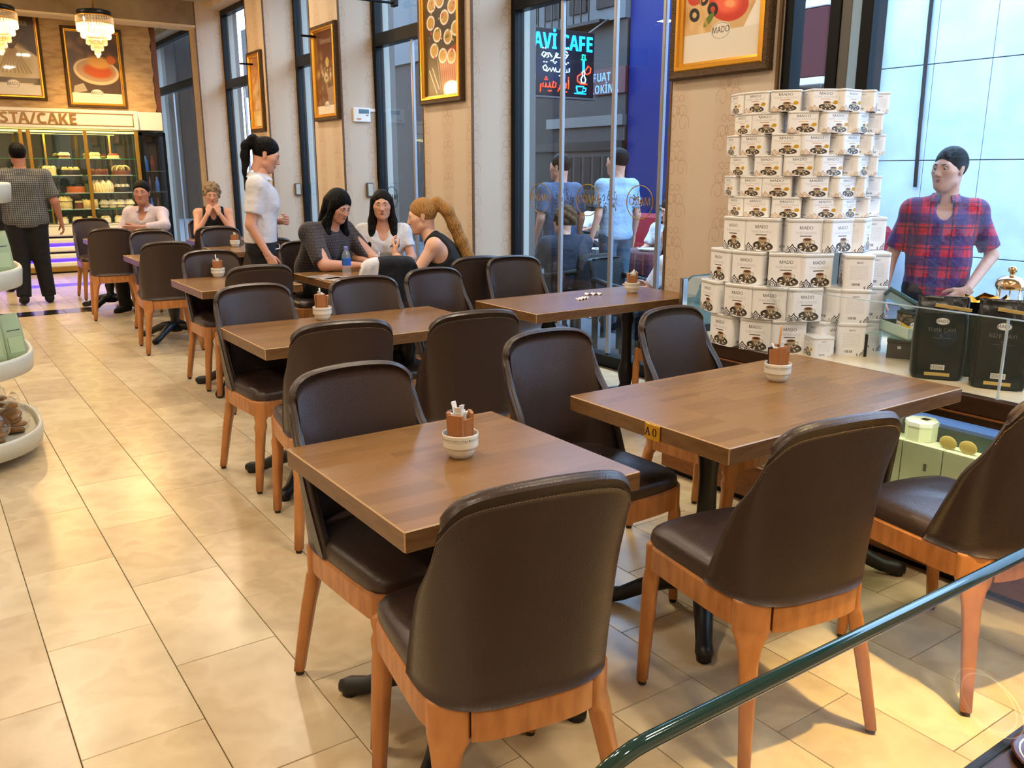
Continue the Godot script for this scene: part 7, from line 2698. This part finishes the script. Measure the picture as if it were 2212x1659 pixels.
func pose_sit() -> Dictionary:
	# seat height 0.50
	return {"pelvis": Vector3(0, 0.60, 0.06), "waist": Vector3(0, 0.74, 0.065), "chest": Vector3(0, 0.94, 0.04), "neck": Vector3(0, 1.10, 0.03), "head": Vector3(0, 1.245, -0.01),
		"shR": Vector3(0.18, 1.03, 0.035), "elR": Vector3(0.235, 0.80, -0.08), "haR": Vector3(0.15, 0.79, -0.32), "shL": Vector3(-0.18, 1.03, 0.035), "elL": Vector3(-0.235, 0.80, -0.08), "haL": Vector3(-0.15, 0.79, -0.32),
		"hipR": Vector3(0.09, 0.585, 0.03), "knR": Vector3(0.11, 0.565, -0.38), "anR": Vector3(0.11, 0.085, -0.36), "toR": Vector3(0.115, 0.035, -0.51),
		"hipL": Vector3(-0.09, 0.585, 0.03), "knL": Vector3(-0.11, 0.565, -0.38), "anL": Vector3(-0.11, 0.085, -0.36), "toL": Vector3(-0.115, 0.035, -0.51)}

func torso(F: Field, J: Dictionary, w: float, add: float, female: bool) -> void:
	var sc: Vector3 = (J.shR - J.shL).normalized()
	var sp: Vector3 = (J.hipR - J.hipL).normalized()
	var sw := (sc + sp).normalized()
	var wv := 0.066 if female else 0.078
	var fw: Vector3 = sc.cross(J.neck - J.waist).normalized()
	if fw.z > 0.0:
		fw = -fw
	F.bone(J.pelvis, J.waist, 0.105 * w + add, 0.095 * w + add, 0.03)
	F.bone(J.waist, J.chest, 0.095 * w + add, 0.105 * w + add, 0.03)
	for s in [-1.0, 1.0]:
		F.bone(J.pelvis + sp * s * 0.078 * w, J.waist + sw * s * wv * w, 0.100 * w + add, 0.086 * w + add, 0.05)
		F.bone(J.waist + sw * s * wv * w, J.chest + sc * s * 0.082 * w, 0.086 * w + add, 0.092 * w + add, 0.05)
		var sh: Vector3 = J.shR if s > 0.0 else J.shL
		F.bone(J.chest + sc * s * 0.075, sh, 0.088 * w + add, 0.058 * w + add, 0.05)
		F.bone(J.neck + Vector3(0, -0.035, 0.01), sh, 0.050 + add, 0.050 * w + add, 0.04)
		if female:
			F.bone(J.chest + sc * s * 0.068 + fw * 0.062 * w + Vector3(0, -0.045, 0), J.chest + sc * s * 0.06 + fw * 0.03, 0.050 * w + add, 0.05 + add, 0.04)
	if w > 1.15 and not female:
		F.bone(J.waist + fw * 0.05, J.pelvis + fw * 0.03, 0.105 * w + add, 0.09 * w + add, 0.05)

func lo_of(J: Dictionary, keys: Array, m: float) -> Vector3:
	var v: Vector3 = J[keys[0]]
	for k in keys:
		v = v.min(J[k])
	return v - Vector3.ONE * m

func hi_of(J: Dictionary, keys: Array, m: float) -> Vector3:
	var v: Vector3 = J[keys[0]]
	for k in keys:
		v = v.max(J[k])
	return v + Vector3.ONE * m

# o: pose changes, w bulk, s scale, f female, skin, shirt, trousers, sleeve (share of the upper arm), hair, style, yaw and pitch of the head, cell
func person(label: String, at: Vector3, turn: float, o: Dictionary) -> Node3D:
	var t := thing("person", label, "person", at, deg_to_rad(turn))
	var J: Dictionary = pose_sit() if o.get("sit", false) else pose_stand()
	var ch: Dictionary = o.get("pose", {})
	for k in ch:
		J[k] = ch[k]
	var s: float = o.get("s", 1.0)
	for k in J:
		J[k] = J[k] * s
	var w: float = o.get("w", 1.0)
	var fem: bool = o.get("f", false)
	var cell: float = o.get("cell", 0.016)
	# ---- the body, one surface
	var F := Field.new(lo_of(J, J.keys(), 0.19), hi_of(J, J.keys(), 0.19), cell)
	torso(F, J, w * 0.97, -0.004, fem)
	F.bone(J.neck + Vector3(0, -0.06, 0.01), J.head + Vector3(0, -0.06, 0.02), 0.058, 0.047 if fem else 0.053, 0.03)
	for q in ["R", "L"]:
		F.bone(J["sh" + q], J["el" + q], 0.050 * w, 0.039 * w, 0.03)
		F.bone(J["el" + q], J["ha" + q], 0.039 * w, 0.025, 0.012)
		F.bone(J["hip" + q], J["kn" + q], 0.086 * w, 0.056 * w, 0.04)
		F.bone(J["kn" + q], J["an" + q], 0.055 * w, 0.036, 0.015)
		F.bone(J["an" + q] + Vector3(0, -0.03, 0.02), J["to" + q], 0.038, 0.030, 0.02)
	var g := G.new()
	F.nets(g)
	var hb := Basis.from_euler(Vector3(deg_to_rad(o.get("pitch", 0.0)), deg_to_rad(o.get("yaw", 0.0)), deg_to_rad(o.get("roll", 0.0))))
	var hx := Transform3D(hb * Basis.from_scale(Vector3.ONE * s * (0.95 if fem else 1.0)), J.head)
	if not head_mesh.has(fem):
		head_mesh[fem] = build_head(fem)
	g.st.append_from(head_mesh[fem], 0, hx)
	for q in ["R", "L"]:
		var curl: float = o.get("curl" + q, 1.0)
		var key: String = str(q) + str(curl)
		if not hand_mesh.has(key):
			hand_mesh[key] = build_hand(1.0 if q == "R" else -1.0, curl)
		var y: Vector3 = (J["el" + q] - J["ha" + q]).normalized()
		if o.has("aim" + q):
			y = -(o["aim" + q] as Vector3).normalized()
		var palm: Vector3 = o.get("palm" + q, Vector3(-1.0 if q == "R" else 1.0, 0, 0))
		var z := (-palm - y * (-palm).dot(y)).normalized()
		var x := y.cross(z)
		g.st.append_from(hand_mesh[key], 0, Transform3D(Basis(x, y, z) * Basis.from_scale(Vector3.ONE * s * (0.9 if fem else 1.0)), J["ha" + q]))
	put("body", g, M[o.get("skin", "skin")], t)
	# ---- face
	g = G.new()
	for e in [-1.0, 1.0]:
		g.blob(hx * Vector3(e * 0.032, 0.010, -0.0765), Vector3.ONE * 0.0108 * s, 10, 8)
	put("eyes", g, M.eye_white, t)
	g = G.new()
	for e in [-1.0, 1.0]:
		g.blob(hx * Vector3(e * 0.032, 0.010, -0.0842), Vector3.ONE * 0.0060 * s, 8, 6)
	put("irises", g, M.iris, t)
	g = G.new()
	for e in [-1.0, 1.0]:
		g.tube([hx * Vector3(e * 0.016, 0.031, -0.089), hx * Vector3(e * 0.034, 0.036, -0.086), hx * Vector3(e * 0.050, 0.030, -0.074)], [0.0035, 0.004, 0.002], 6)
	put("eyebrows", g, M[o.get("hair", "hair_black")], t)
	g = G.new()
	g.tube([hx * Vector3(-0.023, -0.057, -0.082), hx * Vector3(-0.008, -0.0545, -0.0925), hx * Vector3(0.008, -0.0545, -0.0925), hx * Vector3(0.023, -0.057, -0.082)], [0.002, 0.0045, 0.0045, 0.002], 6)
	g.tube([hx * Vector3(-0.021, -0.059, -0.082), hx * Vector3(0.0, -0.0645, -0.0915), hx * Vector3(0.021, -0.059, -0.082)], [0.002, 0.005, 0.002], 6)
	put("lips", g, M.lip, t)
	hair(t, J, hx, o)
	# ---- shirt
	var sl: float = o.get("sleeve", 0.62)
	var ks := ["pelvis", "waist", "chest", "neck", "shR", "shL", "elR", "elL"]
	F = Field.new(lo_of(J, ks, 0.20), hi_of(J, ks, 0.17), cell)
	torso(F, J, w, 0.012, fem)
	F.bone(J.pelvis, J.pelvis + Vector3(0, -0.05, 0), 0.115 * w, 0.115 * w, 0.03)
	if sl > 0.05:
		for q in ["R", "L"]:
			var a: Vector3 = J["sh" + q]
			var b: Vector3 = J["el" + q]
			if sl <= 1.0:
				F.bone(a, b, 0.064 * w, 0.064 * w, 0.03, a.lerp(b, sl), (b - a).normalized())
			else:
				F.bone(a, b, 0.064 * w, 0.052 * w, 0.03)
				F.bone(b, J["ha" + q], 0.052 * w, 0.040, 0.02, b.lerp(J["ha" + q], sl - 1.0), (J["ha" + q] - b).normalized())
	var up: Vector3 = (J.neck - J.chest).normalized()
	var side: Vector3 = (J.shR - J.shL).normalized()
	var fwd := side.cross(up)
	if fwd.dot(J.head - J.neck + Vector3(0, 0, -0.1)) < 0.0:
		fwd = -fwd
	var nk: float = o.get("neckline", 0.4)
	F.cut(J.neck + up * 0.012, (up + fwd * nk).normalized())
	if o.get("vneck", 0.0) > 0.0:
		F.carve(J.neck + up * (-0.035) + fwd * 0.09, Vector3(0.062, 0.135, 0.09) * o.vneck, 0.012)
	if sl <= 0.05:
		for q in [-1.0, 1.0]:
			var sh: Vector3 = J.shR if q > 0.0 else J.shL
			F.carve(sh + side * q * 0.045, Vector3(0.105, 0.15, 0.15), 0.01)
	var hem: Vector3 = J.pelvis + Vector3(0, o.get("hem", -0.06), 0)
	F.cut(hem, Vector3(0, -1, 0))
	g = G.new()
	F.nets(g)
	put("shirt", g, M[o.get("shirt", "cloth_white")], t)
	if o.get("collar", false):
		g = G.new()
		var rows := []
		for l in [[0.078, -0.020], [0.070, 0.022], [0.074, 0.030], [0.100, -0.006], [0.104, -0.012]]:
			var ring := PackedVector3Array()
			for k in 19:
				var a := deg_to_rad(-68.0 + 316.0 * k / 18.0)
				ring.append(J.neck + (side * cos(a) * l[0] - fwd * sin(a) * l[0]) + up * (l[1] - 0.014 * (1.0 - sin(a))) - fwd * 0.004)
			rows.append(ring)
		g.grid(rows)
		put("collar", g, M[o.get("shirt", "cloth_white")], t)
	# ---- trousers
	ks = ["pelvis", "waist", "hipR", "hipL", "knR", "knL", "anR", "anL"]
	F = Field.new(lo_of(J, ks, 0.17), hi_of(J, ks, 0.17), cell)
	F.bone(J.pelvis, J.waist, 0.112 * w, 0.10 * w, 0.03)
	var sp: Vector3 = (J.hipR - J.hipL).normalized()
	for q in [-1.0, 1.0]:
		F.bone(J.pelvis + sp * q * 0.078 * w, J.waist + sp * q * 0.07 * w, 0.106 * w, 0.09 * w, 0.04)
	for q in ["R", "L"]:
		F.bone(J["hip" + q], J["kn" + q], 0.098 * w, 0.072 * w, 0.03)
		F.bone(J["kn" + q], J["an" + q], 0.072 * w, 0.060 * w, 0.02, (J["an" + q] as Vector3).lerp(J["kn" + q], -0.02), (J["an" + q] - J["kn" + q]).normalized())
	F.cut(J.pelvis + Vector3(0, o.get("waistband", 0.07), 0), Vector3.UP)
	g = G.new()
	F.nets(g)
	put("trousers", g, M[o.get("trousers", "cloth_navy")], t)
	# ---- shoes
	for q in ["R", "L"]:
		var an: Vector3 = J["an" + q]
		var to: Vector3 = J["to" + q]
		F = Field.new(an.min(to) - Vector3.ONE * 0.09, an.max(to) + Vector3.ONE * 0.09, 0.012)
		F.bone(an + Vector3(0, -0.035, 0.035), to, 0.046, 0.040, 0.02)
		F.bone(an + Vector3(0, 0.0, 0.01), an + Vector3(0, -0.03, 0.03), 0.050, 0.048, 0.02)
		F.cut(Vector3(0, minf(an.y, to.y) - 0.034, 0), Vector3.DOWN)
		g = G.new()
		F.nets(g)
		put("shoe", g, M[o.get("shoes", "cloth_black")], t)
	return t

func hair(t: Node3D, J: Dictionary, hx: Transform3D, o: Dictionary) -> void:
	var st: String = o.get("style", "short")
	var lo := Vector3(-0.20, -0.66 if st in ["long", "ponytail_low"] else -0.36, -0.14)
	if st == "short":
		lo = Vector3(-0.13, -0.10, -0.14)
	var F := Field.new(lo, Vector3(0.20, 0.20, 0.36), 0.008 if st == "short" else 0.010)
	var big: float = o.get("hair_size", 1.0)
	F.bone(Vector3(0, 0.044, 0.022), Vector3(0, 0.044, 0.020), 0.0945 * big, 0.0945 * big, 0.01, Vector3.ZERO, Vector3.ZERO, Vector3(0.90, 1.05, 1.09))
	if st == "curly":
		for i in 26:
			var a := i * 2.4
			var e := asin(1.0 - 1.55 * (i + 0.5) / 26.0)
			F.bone(Vector3(cos(a) * cos(e) * 0.088, 0.045 + sin(e) * 0.10, 0.028 + sin(a) * cos(e) * 0.098), Vector3(cos(a) * cos(e) * 0.09, 0.05 + sin(e) * 0.10, 0.03 + sin(a) * cos(e) * 0.10), 0.030, 0.028, 0.008)
	if st in ["long", "bob"]:
		var L: float = o.get("length", 0.42)
		for s in [-1.0, 1.0]:
			F.bone(Vector3(s * 0.070, 0.05, -0.015), Vector3(s * 0.088, -0.13, 0.0), 0.030, 0.034, 0.03)
			F.bone(Vector3(s * 0.088, -0.13, 0.0), Vector3(s * 0.105, -L * 0.72, -0.045), 0.036, 0.034, 0.03)
			F.bone(Vector3(s * 0.105, -L * 0.72, -0.045), Vector3(s * 0.10, -L, -0.05), 0.032, 0.014, 0.03)
			F.bone(Vector3(s * 0.045, 0.02, 0.085), Vector3(s * 0.06, -L * 0.85, 0.085), 0.045, 0.030, 0.03)
	if st.begins_with("ponytail"):
		F.bone(Vector3(0, 0.075, 0.105), Vector3(0, 0.085, 0.135), 0.028, 0.026, 0.02)
		var p := Vector3(0, 0.088, 0.135)
		var path: Array = o.get("tail", [Vector3(0, 0.02, 0.175), Vector3(0, -0.12, 0.175), Vector3(0, -0.28, 0.155)])
		var r: float = o.get("tail_w", 0.036)
		for q in path:
			var ql: Vector3 = hx.basis.orthonormalized().inverse() * q
			F.bone(p, ql, r, r + 0.004 if q != path[path.size() - 1] else 0.014, 0.02)
			p = ql
	# clear the face
	F.carve(Vector3(0, -0.022, -0.115), Vector3(0.068, 0.096, 0.086), 0.012)
	if st in ["short", "curly"] or st.begins_with("ponytail"):
		F.carve(Vector3(0, -0.135, -0.035), Vector3(0.13, 0.115, 0.095), 0.012)
		if st == "short":
			F.cut(Vector3(0, -0.062, 0.09), Vector3(0, -1, -0.12).normalized())
		elif st.begins_with("ponytail"):
			F.carve(Vector3(0, -0.16, 0.03), Vector3(0.075, 0.10, 0.075), 0.012)
	var g := G.new()
	F.nets(g, hx)
	put("hair", g, M[o.get("hair", "hair_black")], t)
	if st.begins_with("ponytail"):
		g = G.new()
		var rows := []
		g.tube([hx * Vector3(0, 0.083, 0.128), hx * Vector3(0, 0.087, 0.142)], 0.033, 12)
		put("hair_tie", g, M.cloth_black, t)

func people() -> void:
	# --- indoors
	person("stout man in a grey checked shirt walking away toward the cake case", Vector3(1.13, 0, -11.40), -4, {"s": 1.03, "w": 1.27, "shirt": "cloth_check", "trousers": "cloth_navy", "hem": -0.10, "skin": "skin_tan", "sleeve": 0.85, "neckline": 0.2,
		"pose": {"elR": Vector3(0.30, 1.13, 0.05), "haR": Vector3(0.345, 0.90, -0.02), "elL": Vector3(-0.30, 1.13, 0.05), "haL": Vector3(-0.35, 0.90, -0.02), "shR": Vector3(0.215, 1.41, 0.01), "shL": Vector3(-0.215, 1.41, 0.01), "anL": Vector3(-0.12, 0.10, 0.08), "toL": Vector3(-0.14, 0.035, -0.08), "anR": Vector3(0.13, 0.085, -0.02), "toR": Vector3(0.15, 0.035, -0.18)}})
	person("person in dark navy clothes mostly hidden behind the tiered stand", Vector3(0.88, 0, -12.75), 10, {"s": 0.98, "shirt": "cloth_navy", "trousers": "cloth_navy", "sleeve": 1.9, "skin": "skin_tan", "cell": 0.02})
	person("man in a white shirt seated far back, leaning on a chair", Vector3(2.20, -0.02, -10.42), 138, {"sit": true, "s": 1.03, "w": 1.08, "shirt": "cloth_lilac", "collar": true, "sleeve": 1.7, "vneck": 0.8, "skin": "skin_tan", "yaw": 18.0, "trousers": "cloth_black",
		"pose": {"elL": Vector3(-0.34, 0.92, -0.20), "haL": Vector3(-0.12, 0.90, -0.36), "elR": Vector3(0.26, 0.82, -0.06), "haR": Vector3(0.05, 0.86, -0.30)}})
	person("grey curly haired woman in a black top resting her chin on her hands", Vector3(3.02, 0.0, -10.62), 165, {"sit": true, "f": true, "shirt": "cloth_black", "sleeve": 0.0, "vneck": 0.7, "skin": "skin", "hair": "hair_grey", "style": "curly", "pitch": -8.0,
		"pose": {"chest": Vector3(0, 0.94, -0.02), "neck": Vector3(0, 1.09, -0.06), "head": Vector3(0, 1.225, -0.12), "shR": Vector3(0.17, 1.02, -0.03), "shL": Vector3(-0.17, 1.02, -0.03), "elR": Vector3(0.20, 0.80, -0.26), "haR": Vector3(0.06, 1.03, -0.24), "elL": Vector3(-0.20, 0.80, -0.26), "haL": Vector3(-0.06, 1.03, -0.24)}, "aimR": Vector3(-0.4, 1, 0.3), "aimL": Vector3(0.4, 1, 0.3), "palmR": Vector3(-0.3, 0, 1), "palmL": Vector3(0.3, 0, 1)})
	var wt := person("waitress with a black ponytail in a white polo shirt standing by the women's table", Vector3(2.20, 0, -6.52), -112, {"s": 1.0, "f": true, "shirt": "cloth_white", "collar": true, "sleeve": 0.72, "neckline": 0.25, "trousers": "cloth_navy", "waistband": 0.10, "hem": 0.03, "style": "ponytail", "pitch": -22.0, "cell": 0.013,
		"tail_w": 0.032, "tail": [Vector3(0.008, 0.075, 0.150), Vector3(0.01, 0.0, 0.160), Vector3(0.012, -0.12, 0.155), Vector3(0.015, -0.25, 0.145), Vector3(0.015, -0.34, 0.14)],
		"pose": {"chest": Vector3(0, 1.31, -0.02), "neck": Vector3(0, 1.475, -0.02), "head": Vector3(0, 1.615, -0.075), "shR": Vector3(0.165, 1.40, 0.0), "shL": Vector3(-0.165, 1.40, 0.0), "elR": Vector3(0.20, 1.12, 0.06), "haR": Vector3(0.215, 0.90, -0.05), "elL": Vector3(-0.24, 1.13, -0.03), "haL": Vector3(-0.06, 1.13, -0.19)}, "palmL": Vector3(0, 0, 1), "aimL": Vector3(1.0, 0.15, -0.15)})
	var g := G.new()
	g.tube([Vector3(-0.13, 0.99, 0.03), Vector3(-0.06, 0.955, -0.125), Vector3(0.07, 0.935, -0.13), Vector3(0.165, 0.92, -0.02), Vector3(0.13, 0.93, 0.10)], 0.004, 6)
	put("apron_piping", g, M.cloth_white, wt)
	person("black haired woman in a patterned blouse leaning on the women's table", Vector3(2.74, 0, -6.66), 206, {"sit": true, "f": true, "w": 1.22, "shirt": "cloth_print", "sleeve": 0.92, "neckline": 0.75, "skin": "skin", "style": "long", "length": 0.30, "hair_size": 1.12, "pitch": -24.0, "yaw": -6.0, "cell": 0.013, "trousers": "cloth_black",
		"pose": {"chest": Vector3(0, 0.95, -0.05), "neck": Vector3(0, 1.10, -0.10), "head": Vector3(0.0, 1.225, -0.19), "shR": Vector3(0.20, 1.03, -0.06), "shL": Vector3(-0.20, 1.03, -0.06), "elR": Vector3(0.30, 0.80, -0.28), "haR": Vector3(0.10, 0.792, -0.48), "elL": Vector3(-0.27, 0.81, -0.30), "haL": Vector3(-0.05, 0.795, -0.55)}, "palmR": Vector3(0, -1, 0), "palmL": Vector3(0, -1, 0), "curlR": 0.35, "curlL": 0.35})
	person("woman in a white t-shirt with long dark brown hair facing us at the table", Vector3(3.27, 0, -6.62), 152, {"sit": true, "f": true, "w": 0.94, "shirt": "cloth_white", "sleeve": 0.6, "neckline": 1.2, "vneck": 0.75, "skin": "skin", "hair": "hair_brown", "style": "long", "length": 0.46, "cell": 0.013, "pitch": -3.0, "trousers": "denim_dark",
		"pose": {"chest": Vector3(0, 0.935, -0.01), "neck": Vector3(0, 1.085, -0.03), "head": Vector3(0, 1.225, -0.06), "shR": Vector3(0.165, 1.01, -0.01), "shL": Vector3(-0.165, 1.01, -0.01), "elR": Vector3(0.22, 0.80, -0.14), "haR": Vector3(0.10, 0.79, -0.34)}, "palmR": Vector3(0, -1, 0), "palmL": Vector3(0, -1, 0), "curlR": 0.35, "curlL": 0.35})
	var bl := person("blonde woman with a long ponytail in a black sleeveless top, seen from behind", Vector3(3.20, 0, -5.33), 52, {"sit": true, "f": true, "w": 0.95, "shirt": "cloth_black", "sleeve": 0.0, "skin": "skin_pale", "hair": "hair_blond", "style": "ponytail_low", "pitch": -10.0, "yaw": 8.0, "cell": 0.013, "trousers": "denim_dark",
		"tail": [Vector3(0.01, 0.05, 0.19), Vector3(0.03, -0.06, 0.24), Vector3(0.04, -0.18, 0.29), Vector3(0.05, -0.30, 0.34), Vector3(0.06, -0.36, 0.37)], "tail_w": 0.045,
		"pose": {"waist": Vector3(0, 0.74, 0.0), "chest": Vector3(0, 0.92, -0.10), "neck": Vector3(0, 1.06, -0.17), "head": Vector3(0, 1.185, -0.24), "shR": Vector3(0.165, 1.0, -0.13), "shL": Vector3(-0.165, 1.0, -0.13), "elL": Vector3(-0.23, 0.80, -0.26), "haL": Vector3(-0.08, 0.93, -0.42), "elR": Vector3(0.22, 0.80, -0.28), "haR": Vector3(0.10, 0.79, -0.48)}, "palmL": Vector3(0.5, 0, 1), "aimL": Vector3(0.3, 0.9, -0.3)})
	g = G.new()
	g.tube([Vector3(0, 0, 0), Vector3(0.10, 0.04, -0.05)], 0.005, 8)
	tag(put("pen", g, M.cloth_blue, self, bl.transform * Vector3(-0.11, 0.985, -0.45)), "blue pen in the blonde woman's hand", "pen")
	# --- in the street
	person("man in a blue grey t-shirt walking away outside the window", Vector3(5.55, -0.12, -7.16), -4, {"s": 1.02, "w": 1.05, "shirt": "cloth_blue", "sleeve": 0.8, "trousers": "denim_dark", "skin": "skin", "yaw": 25.0, "neckline": 0.15,
		"pose": {"anL": Vector3(-0.11, 0.10, 0.22), "toL": Vector3(-0.12, 0.035, 0.08), "knL": Vector3(-0.10, 0.50, 0.03), "anR": Vector3(0.11, 0.085, -0.16), "toR": Vector3(0.12, 0.035, -0.32)}})
	person("man in a pale blue t-shirt and jeans walking away outside the window", Vector3(6.02, -0.12, -6.82), -2, {"s": 1.05, "w": 1.02, "shirt": "cloth_pale_blue", "sleeve": 0.75, "trousers": "denim", "skin": "skin", "yaw": 22.0, "neckline": 0.15, "waistband": 0.02,
		"pose": {"anL": Vector3(-0.11, 0.10, 0.20), "toL": Vector3(-0.12, 0.035, 0.06), "knL": Vector3(-0.10, 0.50, 0.03), "anR": Vector3(0.11, 0.085, -0.16), "toR": Vector3(0.12, 0.035, -0.32), "haL": Vector3(-0.29, 0.88, -0.02)}})
	person("man in a white t-shirt bent over his phone on the red couch outside", Vector3(8.80, -0.20, -10.35), 142, {"sit": true, "shirt": "cloth_white", "sleeve": 0.8, "trousers": "denim_dark", "pitch": -22.0, "cell": 0.02, "skin": "skin_tan", "style": "short",
		"pose": {"chest": Vector3(0, 0.94, -0.02), "neck": Vector3(0, 1.09, -0.05), "head": Vector3(0, 1.22, -0.12), "elR": Vector3(0.24, 0.80, -0.12), "haR": Vector3(0.05, 0.90, -0.30), "elL": Vector3(-0.24, 0.80, -0.12), "haL": Vector3(-0.05, 0.90, -0.30)}, "palmR": Vector3(0, 0, 1), "palmL": Vector3(0, 0, 1)})
	var ph := boxg(Vector3.ZERO, Vector3(0.075, 0.14, 0.01), 0.004)
	var po := put("phone", ph, M.frame_dark, self, Vector3(8.59, 0.80, -10.08))
	po.rotation = Vector3(-0.5, deg_to_rad(142), 0)
	tag(po, "dark phone held by the man on the red couch", "phone")
	person("tousled fair haired man in a slate t-shirt seated outside, his back to us", Vector3(5.34, -0.20, -6.80), -8, {"sit": true, "w": 1.28, "shirt": "cloth_slate", "sleeve": 0.9, "trousers": "cloth_navy", "skin": "skin_pale", "hair": "hair_dirty", "style": "curly", "yaw": 20.0, "neckline": 0.1,
		"pose": {"chest": Vector3(0, 0.93, 0.02), "neck": Vector3(0, 1.08, 0.0), "head": Vector3(0, 1.215, -0.03), "shR": Vector3(0.21, 1.0, 0.02), "shL": Vector3(-0.21, 1.0, 0.02)}})
	person("person in a printed white t-shirt sitting by the striped tablecloth outside", Vector3(7.42, -0.20, -7.50), 96, {"sit": true, "f": true, "shirt": "cloth_white", "sleeve": 0.8, "trousers": "denim", "skin": "skin", "style": "long", "hair": "hair_brown", "pitch": -15.0, "cell": 0.02})
	person("woman in a white top with brown hair seated close to the window pier outside", Vector3(5.33, -0.28, -5.30), 15, {"sit": true, "f": true, "shirt": "cloth_white", "sleeve": 0.8, "trousers": "denim_dark", "style": "long", "hair": "hair_brown", "cell": 0.02})
	var pl := person("man in a red and blue plaid shirt standing outside the shop window", Vector3(5.14, -0.12, -2.86), 122, {"s": 1.0, "w": 0.98, "shirt": "cloth_plaid", "collar": true, "vneck": 0.85, "sleeve": 0.85, "hem": -0.14, "trousers": "denim_dark", "skin": "skin", "yaw": -38.0, "cell": 0.012,
		"pose": {"shR": Vector3(0.17, 1.39, 0.01), "shL": Vector3(-0.17, 1.39, 0.01), "elR": Vector3(0.26, 1.12, 0.03), "haR": Vector3(0.29, 0.88, -0.05), "elL": Vector3(-0.29, 1.13, 0.05), "haL": Vector3(-0.16, 0.935, -0.16)}, "palmL": Vector3(0.6, -0.2, 0.6), "aimL": Vector3(0.75, -0.55, -0.2)})
	g = G.new()
	g.tube([Vector3(0, 0.0, 0), Vector3(0.004, -0.06, 0), Vector3(0.0, -0.12, 0.0)], [0.007, 0.010, 0.006], 8)
	tag(put("white_spoon", g, M.paper_white, self, pl.transform * Vector3(-0.085, 0.90, -0.205)), "white slim stick held in the hand of the man in plaid", "stick")

func _ready() -> void:
	stage()
	materials()
	more_materials()
	case_materials()
	room()
	outside()
	stickers()
	pictures()
	tables()
	chairs()
	table_top_things()
	counter()
	tin_tower()
	products()
	stand()
	near_case()
	cake_case()
	chandelier("lit crystal chandelier before the orange dessert picture", Vector3(2.10, 3.0, -11.5))
	chandelier("lit crystal chandelier cut by the left picture edge", Vector3(1.115, 2.96, -11.5))
	people()
